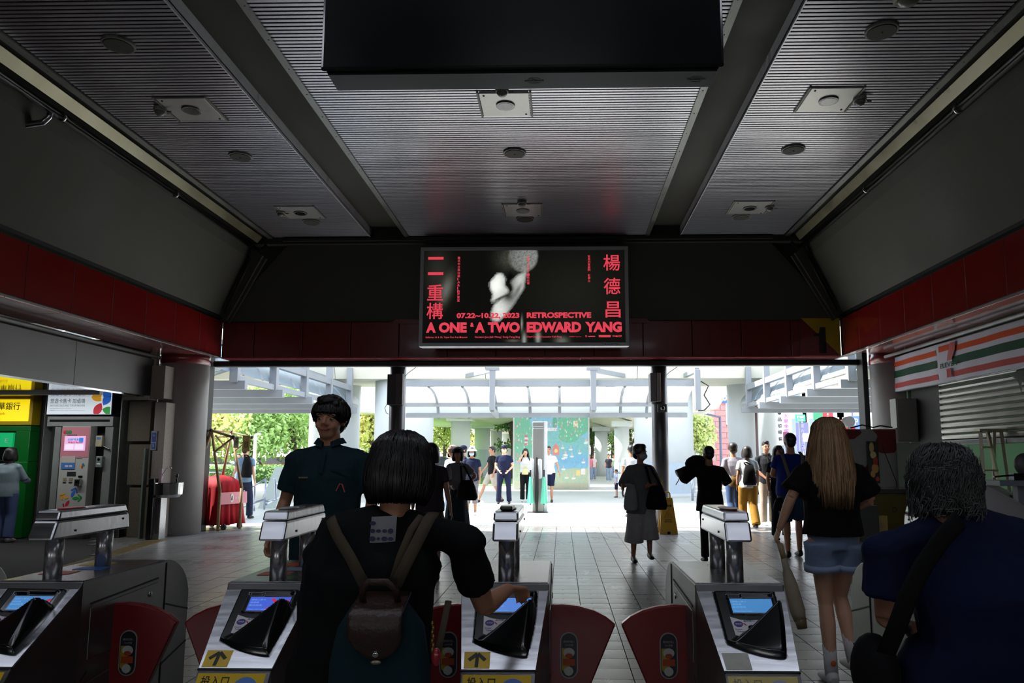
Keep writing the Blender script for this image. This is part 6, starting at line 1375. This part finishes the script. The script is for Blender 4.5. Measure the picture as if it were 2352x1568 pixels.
# --- 3 young woman with blonde hair
loc = LOC(1905, 4.95)
p = Person('young woman with long blonde hair in a black T-shirt and denim shorts', loc, 0, 1.69, True, J=dict(eL=(-.28, -.03, 1.2), wL=(-.345, .04, .99), eR=(.28, .04, 1.18), wR=(.16, .2, 1.1), kL=(-.06, .03, .5), aL=(-.07, -.05, .085), kR=(.06, .10, .54), aR=(.09, -.02, .16), hR=(.09, 0, .93), hL=(-.085, 0, .93)), vox=.008, head=(-.1, 0, 0), skn='light', hands={'L': dict(curl=.8)})
p.top(cloth('black_tee', (10, 11, 12)), z0=.985, sleeve=.8, loose=1.12, sw=1.5, disp=.02, o=.02); sh = p.legs(cloth('denim_shorts', (128, 146, 176)), z1=.735, w=1.12, name='shorts', disp=.015, z0=1.02)
for S in 'LR':
    hp, kn = p.J['h' + S], p.J['k' + S]; c_ = hp.lerp(kn, .44); ax = (kn - hp).normalized(); MB().tube([c_ - ax * .02, c_ + ax * .022], .122 * p.k, 24).build('cuff', cloth('denim_cuff', (148, 164, 190)), sh, smooth=True, disp=.01)
p.shoes(SW, sock=(cloth('white_sock', (196, 196, 196)), .16)); p.hair('long', HBL, n=1800, seed=9, L=.27, hl=mat('hair_blonde_light', (176, 142, 104), .4))
MB().ell(p.J['aL'] + V((-.0, -.045, .06)), (.018, .006, .018)).build('sock_motif', mat('motif_orange', (200, 90, 40)), p.t, smooth=True)
a, b = at(1791, 1248, 4.87), at(1838, 1425, 4.8); t = thing('folded_sun_umbrella', 'long folded cream umbrella hanging from the left hand of the blonde young woman', 'umbrella', b); ax = (a - b)
MB().tube([V((0, 0, -.0)), ax * .12, ax * .45, ax * .62, ax * .66, ax * .8], [.035, .05, .042, .03, .022, .018], 14).build('canopy_fabric', cloth('cream', (160, 148, 128)), t, smooth=True, disp=.012, dsize=.04); MB().tube([ax * .78, ax * 1.0], [.016, .02], 10).build('handle', mat('wood_handle', (150, 130, 96), .5), t, smooth=True); MB().tube([V((0, 0, .01)), -ax * .1], [.038, .03], 12).build('end_cap', mat('cap_tan', (110, 90, 60), .5), t, smooth=True)
# --- 4 woman with grey curly hair
xw4, yw4 = 1.13, 2.16; k4 = 1.50 / 1.75; B4 = (xw4, yw4)
p = Person('woman with short grey curly hair seen from behind in a navy T-shirt', (xw4, yw4, 0), 0, 1.50, True, J=dict(sR=loc_of(B4, at(2300, 1262, 2.12), k4), sL=loc_of(B4, at(2040, 1255, 2.12), k4), neck=loc_of(B4, at(2172, 1185, 2.1), k4), head=loc_of(B4, at(2165, 1100, 2.14), k4), chest=loc_of(B4, V((1.16, 2.12, 1.06)), k4), waist=loc_of(B4, V((1.17, 2.12, .9)), k4), eR=loc_of(B4, at(2345, 1420, 2.14), k4), wR=loc_of(B4, V((1.42, 2.3, .78)), k4), eL=loc_of(B4, at(2035, 1415, 2.14), k4), wL=loc_of(B4, at(2080, 1440, 2.36), k4)), vox=.0075, head=(-.25, -.08, 0), hs=.97, build=1.12, skn='brown')
navy2 = cloth('navy_tee', (14, 24, 54)); p.top(navy2, z0=.8, sleeve=.7, loose=1.2, sw=1.25, disp=.022); p.legs(cloth('print_trousers', (30, 52, 50)), w=1.15); p.shoes(SB); p.hair('curly', HG, n=900, seed=6); p.strands2(mat('hair_silver', (88, 90, 90), .35), 500)
t = thing('shoulder_bag', 'black strap and small bag worn across the back of the grey-haired woman', 'bag', (xw4, yw4, .6)); q_ = [at(2205, 1192, 2.02), at(2165, 1235, 1.985), at(2120, 1300, 1.965), at(2085, 1370, 1.955), at(2060, 1440, 1.96), at(2035, 1500, 2.0)]
MB().tube([v_ - t.location for v_ in q_], [(.004, .025)] * 6, 8, up=(0, -1, 0)).build('strap', BLK, t, smooth=True); MB().ell(at(2010, 1540, 2.14) - t.location, (.06, .09, .1), 16, 10).build('pouch', BLK, t, smooth=True)
# --- 5 woman in pale tunic walking toward the camera
loc = LOC(1470, 10.4); 
p = Person('woman with a face mask in a grey tunic and wide white trousers, walking in', loc, pi + .1, 1.6, True, J=dict(eR=(.26, .0, 1.18), wR=(.3, .14, 1.07), eL=(-.24, .02, 1.15), wL=(-.1, .2, 1.14), kR=(.11, .04, .5), aR=(.12, -.02, .085), aL=(-.1, .12, .15), kL=(-.1, .12, .52)), vox=.012, head=(.7, 0, 0), skn='brown', lod=1)
p.top(cloth('grey_tunic', (92, 94, 96)), z0=.72, sleeve=1.0, loose=1.15, flare=.03, sw=1.3, fore=.3, disp=.02); p.legs(cloth('offwhite', (150, 146, 150)), z1=.3, flare=.12, name='wide_trousers'); p.shoes(SB); p.hair('fluffy', HB); p.mask(mat('mask_pale', (130, 150, 160), .7))
def bag(nm, lab, px, py, Y, sx, sy, sz, m, strapto=None, shape=0):
    c_ = at(px, py, Y); t = thing(nm, lab, 'bag', (c_.x, Y, c_.z - sz))
    MB().tube([(0, 0, 0), (0, 0, sz * .3), (0, 0, sz * 1.3), (0, 0, sz * 2)], [(sx * .85, sy * .7), (sx, sy), (sx * .8, sy * .8), (sx * .5, sy * .4)], 16, up=(1, 0, 0)).build('bag_body', m, t, smooth=True, disp=.02, dsize=.1)
    if strapto:
        d_ = at(strapto[0], strapto[1], Y) - V((c_.x, Y, c_.z - sz)); MB().tube([(-sx * .45, 0, sz * 1.9), (d_.x - .03, 0, d_.z), (d_.x + .03, 0, d_.z), (sx * .45, 0, sz * 1.9)], [(.006, .018)] * 4, 6, up=(0, 1, 0)).build('strap', m, t, smooth=True)
    return t
bag('tote_bag', 'large black tote bag on the shoulder of the woman in the grey tunic', 1508, 1142, 10.25, .15, .08, .16, BLK, (1488, 1070)); bag('white_bag', 'white cloth bag on the arm of the woman in the grey tunic', 1449, 1142, 10.2, .10, .06, .17, cloth('white_bag', (130, 132, 134)), (1440, 1112))
# --- 6 silhouette photographer
loc = LOC(1628, 10.4)
p = Person('person in a black suit seen from behind, raising a camera bag', loc, .05, 1.58, False, J=dict(eL=(-.38, .1, 1.22), wL=(-.22, .26, 1.42), eR=(.30, .06, 1.18), wR=(.12, .24, 1.4)), vox=.012, skn='brown', lod=1)
p.top(BLK, z0=.76, sleeve=1, fore=.9, loose=1.15, flare=.02, sw=1.25); p.legs(BLK, w=.8); p.shoes(SB); p.hair('short', HB)
t = thing('camera_bag', 'black hooded camera cover with a dangling cord beside the head of the person in black', 'camera', (at(1592, 1060, 10.45).x, 10.5, at(1592, 1080, 10.45).z))
MB().ell((.06, 0, .08), (.17, .1, .13)).ell((-.06, 0, -.02), (.12, .08, .09)).build('cover', BLK, t, smooth=True, disp=.04, dsize=.05); MB().cyl((-.12, 0, 0), (-.22, -.02, -.05), .05, .06).build('lens_hood', blackm, t, smooth=True); MB().tube([(-.17, 0, -.05), (-.2, 0, -.14), (-.24, 0, -.2)], .006, 5).build('cord', blackm, t)
# --- others
def quick(label, px, Y, rot, h, fem, top, bot, shoe=SB, hair=('short', HB), J=None, head=(0, 0, 0), skn='tan', tk={}, lk={}, kind='t', sk=None, build=1.0, lod=1, mask=None, hat=None, vox=.013):
    p = Person(label, LOC(px, Y), rot, h, fem, J=J, vox=vox, head=head, skn=skn, lod=lod, build=build)
    if top: p.top(top, **dict(dict(sleeve=.6, sw=1.1, loose=1.06), **tk))
    if kind == 't': p.legs(bot, **lk)
    elif kind == 's': p.legs(bot, **dict(dict(z1=.5, w=1.15, name='shorts'), **lk))
    else: p.skirt(bot, **lk)
    p.shoes(shoe)
    if hair: p.hair(*hair)
    if hat: p.cap(hat[0], bucket=hat[1])
    if mask: p.mask(mask)
    return p
walk = dict(kR=(.09, .14, .52), aR=(.09, .16, .085), kL=(-.09, -.02, .5), aL=(-.09, -.22, .12)); walk2 = dict(kL=(-.09, .14, .52), aL=(-.09, .16, .085), kR=(.09, -.02, .5), aR=(.09, -.22, .12))
SKY = mat('mask_sky', (170, 200, 220), .7); YM_ = mat('mask_yellow', (214, 208, 160), .7)
quick('man in a light grey T-shirt and jeans walking away, left of the mustard trousers', 1684, 15.4, .1, 1.72, False, cloth('light_grey', (150, 146, 156)), DENIM, J=walk, hair=('fluffy', HD))
p = quick('woman in a white T-shirt and mustard trousers walking away with a black backpack', 1716, 15.1, 0, 1.66, True, WHT, MUST, J=walk2, hair=('bob', HD), lk=dict(w=1.2))
bag('backpack', 'black backpack on the woman in mustard trousers', 1722, 1090, 14.93, .14, .07, .2, BLK, (1712, 1062)); bag('leather_handbag', 'small olive handbag between the man in grey and the woman in mustard trousers', 1687, 1106, 15.2, .1, .06, .1, cloth('olive_bag', (90, 70, 30)), (1692, 1092))
quick('man with sunglasses in a dark polo shirt and khaki trousers facing the camera', 1760, 15.9, pi, 1.77, False, cloth('charcoal', (38, 40, 44)), KHAKI, SW, hair=('shorttop', HB), J=dict(eR=(.22, .02, 1.14), wR=(.05, .16, .96), eL=(-.24, .0, 1.14), wL=(-.2, .14, .98)), tk=dict(collar=True))
o = MB(); pq = bpy.data.objects; 
quick('woman with long dark hair half hidden behind the man in the blue shirt', 1788, 13.2, pi, 1.64, True, BLK, BLK, hair=('long', HB, 0, 1, .2))
p = quick('man seen from behind in a blue shirt and shorts with two grey straps', 1816, 10.9, -.05, 1.775, False, cloth('royal_blue', (24, 40, 120)), cloth('blue_shorts', (44, 62, 90)), kind='s', hair=('short', HB), J=dict(eL=(-.26, .05, 1.15), wL=(-.1, .24, 1.12), kR=(.1, .1, .52), aR=(.1, .1, .085), aL=(-.1, -.05, .085)), tk=dict(loose=1.2, sw=1.2), build=1.1)
t = thing('shoulder_straps', 'two long grey straps over the back of the man in the blue shirt', 'straps', (p.t.location.x, 10.9, 1.0))
for x0, x1 in ((-.15, -.05), (.13, .08)): MB().tube([(x0, .0, .5), (x0, -.12, .44), ((x0 + x1) / 2, -.175, .2), (x1, -.185, 0), (x1 + .02, -.19, -.1)], [(.005, .025)] * 5, 8, up=(0, -1, 0)).build('strap', cloth('strap_grey', (110, 108, 100)), t, smooth=True)
bag('hip_bag', 'small round black bag at the hip of the man in the blue shirt', 1790, 1158, 10.75, .09, .07, .09, BLK)
quick('woman in a dark sun hat and long dark skirt with a hand on her hip', 1052, 13.0, pi, 1.6, True, cloth('soft_grey', (104, 104, 108)), cloth('dark_teal_skirt', (24, 38, 46)), kind='k', J=dict(eL=(-.34, -.02, 1.2), wL=(-.17, .1, 1.04), eR=(.22, .03, 1.15), wR=(.1, .18, 1.02)), hair=('bob', HB), skn='brown', hat=(BLK, True), lk=dict(z1=.12, r=.27), tk=dict(sleeve=.7, z0=.95))
bag('shoulder_bag', 'large black shoulder bag of the woman in the dark sun hat', 1072, 1125, 12.85, .19, .09, .17, BLK, (1062, 1070)); bag('shoulder_bag', 'grey rucksack straps on the chest of the woman in the dark sun hat', 1030, 1086, 12.84, .07, .05, .1, GRY)
quick('person in dark clothes and brown skirt partly hidden by the bob-haired woman', 990, 8.8, .2, 1.6, True, cloth('dim_plum', (50, 42, 48)), cloth('brown_skirt', (70, 56, 48)), kind='k', hair=('bob', HB), lk=dict(z1=.62, r=.21), skn='brown', J=dict(wR=(.26, -.05, .88)))
quick('person in a checked cap, white shirt and pale jeans between darker figures', 1040, 16.0, pi - .6, 1.68, True, WHT, PALE_D, SW, hat=(cloth('check_cap', (150, 130, 126)), False), hair=('bob', HD), lk=dict(w=1.2))
quick('police officer in a cap looking away, behind the woman in the bucket hat', 1064, 20.5, pi - 1.2, 1.75, False, NAVY, NAVY, hat=(NAVY, False))
p = quick('woman in a white bucket hat and face mask, navy T-shirt', 1084, 18.6, pi, 1.68, True, NAVY, cloth('grey_pants', (120, 118, 122)), SW, hat=(WHT, True), hair=('bob', HB), mask=SKY, lk=dict(z1=.3))
quick('man in a black T-shirt and beige shorts walking left in sandals', 1131, 23.8, pi / 2 + .5, 1.78, False, BLK, BEIGE, kind='s', J=dict(kR=(.09, .22, .54), aR=(.09, .42, .085), kL=(-.09, -.05, .5), aL=(-.09, -.3, .1), eR=(.24, .05, 1.14), wR=(.3, .2, .96)))
p = quick('police officer in a navy cap and yellow face mask standing with hands at his belt', 1158, 23.1, pi, 1.80, False, NAVY, NAVY, hat=(NAVY, False), mask=YM_, J=dict(eR=(.26, -.02, 1.12), wR=(.14, .14, .98), eL=(-.26, -.02, 1.12), wL=(-.14, .14, .98), hR=(.1, 0, .92), hL=(-.1, 0, .92), kR=(.14, .02, .5), kL=(-.14, .02, .5), aR=(.16, 0, .085), aL=(-.16, 0, .085)), build=1.12, skn='light')
MB().box(-.16, .16, -.12, .13, 0, .05).build('belt', BLK, p.t, bevel=.02).location = (0, 0, 1.0)
for x in (-.2, .2): MB().ell((x * 1.02, 0, 1.36), (.045, .05, .03)).build('shoulder_badge', mat('badge_orange', (190, 110, 60)), p.t, smooth=True)
quick('young woman in a white top and black trousers raising a hand to her face', 1207, 24.2, pi, 1.72, True, WHT, BLK, SW, hair=('long', HB, 0, 1, .2), J=dict(eR=(.22, .1, 1.3), wR=(.07, .15, 1.54)), tk=dict(sleeve=.1, z0=1.0), skn='light')
bag('handbag', 'small cream handbag of the young woman in black trousers', 1206, 1083, 24.02, .11, .05, .09, cloth('cream_bag', (206, 196, 140)), (1207, 1068))
quick('man in a white polo shirt and navy shorts beside the steel umbrella post', 1260, 24.0, pi, 1.79, False, WHT, NAVY, SB, kind='s', build=1.15, J=dict(eL=(-.28, .0, 1.14), wL=(-.34, .1, .9), kR=(.09, .1, .52), aR=(.08, .12, .085)), tk=dict(collar=True))
quick('small child in a pale blue shirt and dark shorts beside the steel hoop railing', 1415, 26.8, pi / 2, 1.0, False, cloth('pale_blue', (160, 178, 206)), NAVY, kind='s', vox=.012, lod=2)
quick('person in a white T-shirt behind the woman in the grey tunic', 1450, 18, .2, 1.72, False, WHT, BEIGE, lod=2)
p = quick('young man with a black backpack walking away outside behind the bamboo frame', 563, 17.3, -.1, 1.72, False, cloth('blue_grey_tee', (110, 140, 164)), cloth('dark_jeans', (40, 48, 70)), J=dict(eL=(-.26, .08, 1.16), wL=(-.4, .22, 1.02), **walk), skn='light')
bag('backpack', 'black backpack on the young man behind the bamboo frame', 567, 1072, 17.12, .13, .09, .24, BLK, (565, 1045))
quick('woman in a pale hooded shirt and jeans using the green cash machine', 24, 12.6, 0, 1.6, True, cloth('pale_hoodie', (130, 146, 152)), cloth('washed_jeans', (84, 100, 140)), SW, hair=('bob', HB), J=dict(eL=(-.22, .14, 1.16), wL=(-.14, .34, 1.2), eR=(.22, .12, 1.14), wR=(.16, .3, 1.1)), tk=dict(sleeve=1, fore=.8, z0=.82, loose=1.15), lk=dict(w=1.15))
for lb, px, Y, c in (('far figure in a pink shirt right of the mural', 1354, 46, (220, 120, 150)), ('far figure in a white shirt beside the pink shirt', 1363, 47, (220, 200, 204)), ('far figure in dark clothes with a backpack near the ribbed pier', 1398, 44, (50, 50, 60)), ('far figure in a pale green shirt left of the ribbed pier', 1409, 50, (170, 200, 180)), ('tiny far figure in dark clothes near the hedge', 549, 38, (60, 60, 90))):
    quick(lb, px, Y, pi, 1.62, True, cloth('far%d' % px, c), PALE_D, SW, lod=2, vox=.025)
# ================================================================== LOOSE THINGS ON THE FLOOR
# red cart under bamboo frame
cx_, cy_ = at(506, 1050, 15.05).x, 15.05
redc = mat('red_cloth', (150, 14, 26), .75, nz=(3, .15), spec=.2)
t = thing('covered_cart', 'cart covered by a red cloth with a pink label, at the left of the exit', 'cart', (cx_, cy_, 0)); rings = []
for z_, s_, e in ((.1, 1.06, .03), (.3, 1.0, .02), (.6, .95, .012), (.82, .93, .006), (.9, .9, 0), (1.02, .55, 0), (1.06, .2, 0)):
    rg = []
    for j in range(72):
        a = 2 * pi * j / 72; cs, sn = cos(a), sin(a); r_ = 1 / max(abs(cs), abs(sn)); f = 1 + e * 2.2 * sin(a * 17) + e * sin(a * 29 + z_ * 4); rg.append(V((cs * min(r_, 1.3) * .38 * s_ * f, sn * min(r_, 1.3) * .36 * s_ * f, z_ + (.02 * sin(a * 5) if z_ < .2 else 0))))
    rings.append(rg)
rot_ = Matrix.Rotation(-.36, 3, 'Z')
MB().loft([[rot_ @ p_ for p_ in r_] for r_ in rings]).build('cloth_cover', redc, t, smooth=True, disp=.03, dsize=.15)
def cw(x, y, z): return rot_ @ V((x, y, z))
MB().loft([[cw(.40, -.36, .5), cw(.40, .36, .5), cw(.415, .36, .5), cw(.415, -.36, .5)], [cw(.385, -.36, .73), cw(.385, .36, .73), cw(.40, .36, .73), cw(.40, -.36, .73)]]).build('pink_label', mat('label_pink', (214, 140, 150), .6), t)
m = MB(); disc(m, cw(.413, -.05, .615), rot_ @ Y_, Z_, .045, .085, rot_ @ X_, .003); letters(m, '台北通', cw(.417, .03, .585), rot_ @ Y_, Z_, w=.18, h=.06, bold=.02); m.build('label_print', wht, t)
MB().tube([cw(.42, -.07, .58), cw(.42, -.05, .66), cw(.42, -.03, .58), cw(.42, -.07, .58)], .005, 4).build('label_mark', redc, t)
for x, y in ((-.35, -.2), (.38, -.2), (-.35, .22), (.38, .22)): MB().cyl(cw(x, y - .02, .06), cw(x, y + .02, .06), .06, n=14).build('wheel', blackm, t)
bam = mat('bamboo', (150, 122, 84), .6, nz=(6, .2, (1, 1, 8)))
t = thing('bamboo_frame', 'bamboo pole frame standing over the red covered cart', 'frame', (cx_, cy_, 0))
def bp(px, py, Y): return at(px, py, Y) - V((cx_, cy_, 0))
TP = [bp(485, 988, 14.5), bp(532, 992, 15.2)]; A_ = bp(435, 1002, 14.75); B2 = bp(536, 1004, 14.2); C_ = bp(578, 1004, 14.9); 
poles = [(TP[0], bp(446, 1122, 14.55)), (TP[0] + V((.01, 0, 0)), bp(505, 1128, 14.3)), (TP[1], bp(508, 1110, 15.1)), (TP[1], bp(555, 1120, 14.8))]
for a, b in poles: MB().tube([a, a.lerp(b, .5), b], [.028, .026, .032], 10).build('leg_pole', bam, t, smooth=True)
for a, b in poles: b2 = V((b.x, b.y, 0)); MB().tube([b, b.lerp(V((b.x, b.y, .02)), 1)], [.03, .03], 8).build('lower_pole', bam, t, smooth=True)
for a, b, r_ in ((A_, TP[0], .022), (TP[0], B2, .026), (A_, poles[0][0].lerp(poles[0][1], .36), .018), (B2, poles[1][0].lerp(poles[1][1], .36), .02), (TP[1], C_, .018), (C_, poles[3][0].lerp(poles[3][1], .34), .018), (A_, B2 + V((-.1, .6, .02)), .012), (TP[0], TP[1], .014), (poles[2][0].lerp(poles[2][1], .36), TP[0] + V((.05, .1, -.1)), .016)): MB().tube([a, b], r_, 8).build('cross_pole', bam, t, smooth=True)
for p_ in (TP[0], TP[1], A_, B2, C_): MB().ell(p_, (.035, .035, .04)).build('lashing', mat('rope_dark', (50, 40, 30)), t, smooth=True)
for i, (px0, px1, py0, py1, Y, c, lb) in enumerate(((556, 575, 1000, 1036, 14.7, (176, 156, 90), 'cream card with dark characters hanging from the bamboo frame'), (536, 549, 1002, 1028, 14.6, (190, 184, 170), 'small printed white card hanging from the bamboo frame'))):
    a, b = at(px0, py1, Y), at(px1, py0, Y); u_ = thing('hanging_card', lb, 'card', (a.x, Y, a.z)); MB().box(0, b.x - a.x, -.004, .004, 0, b.z - a.z).build('card', mat('card%d' % i, c, .6), u_)
    m = MB(); letters(m, ['營業', '茶'][i], (.03, -.006, .06), X_, Z_, w=(b.x - a.x) * .6, h=.14); m.build('lettering', ink, u_)
# wet floor sign
c0 = gz(1530, 1216); yb = mat('sign_amber', (206, 160, 8), .4, coat=.2)
t = thing('wet_floor_sign', 'yellow folding caution sign standing at the foot of the right steel post', 'caution sign', (at(1531, 1100, 14.25).x, 14.25, 0)); zt = .78
for s_, nm in ((-1, 'front_board'), (1, 'rear_board')):
    y0 = s_ * .17
    MB().loft([[(-.17, y0, .0), (.17, y0, .0), (.17, y0 + .02, .0), (-.17, y0 + .02, .0)], [(-.165, y0 * .95, .07), (.165, y0 * .95, .07), (.165, y0 * .95 + .02, .07), (-.165, y0 * .95 + .02, .07)], [(-.1, s_ * .02, .66), (.1, s_ * .02, .66), (.1, s_ * .02 + .02, .66), (-.1, s_ * .02 + .02, .66)]]).build(nm, yb, t, bevel=.004)
    MB().tube([(-.06, s_ * .015, .64), (-.055, s_ * .01, .74), (-.03, 0, .77), (.03, 0, .77), (.055, s_ * .01, .74), (.06, s_ * .015, .64)], .014, 8).build('carry_handle', yb, t, smooth=True)
def sf(x, z_): return V((x, -.163 + (z_ - .07) * .2425 - .008, z_))
m = MB(); tri = [sf(-.07, .3), sf(.07, .3), sf(0, .43)]
for i in range(3): m.bar(tri[i], tri[(i + 1) % 3], .003, .012, (0, -1, 0))
m.bar(sf(-.01, .38), sf(.015, .34), .003, .012, (0, -1, 0)); m.bar(sf(.01, .35), sf(-.02, .32), .003, .01, (0, -1, 0)); m.build('warning_triangle', mat('warn_red', (180, 50, 20)), t)
m = MB(); U_ = X_; V__ = V((0, .236, .972)); letters(m, '小心地滑', sf(-.075, .49), U_, V__, w=.15, h=.05, bold=.02); letters(m, 'CAUTION', sf(-.06, .25), U_, V__, w=.12, h=.022, bold=.03); letters(m, 'WET FLOOR', sf(-.075, .215), U_, V__, w=.15, h=.022, bold=.03); m.build('lettering', ink, t)
MB().box(-.03, .03, -.17, -.15, 0, .05).build('foot_notch', blackm, t)
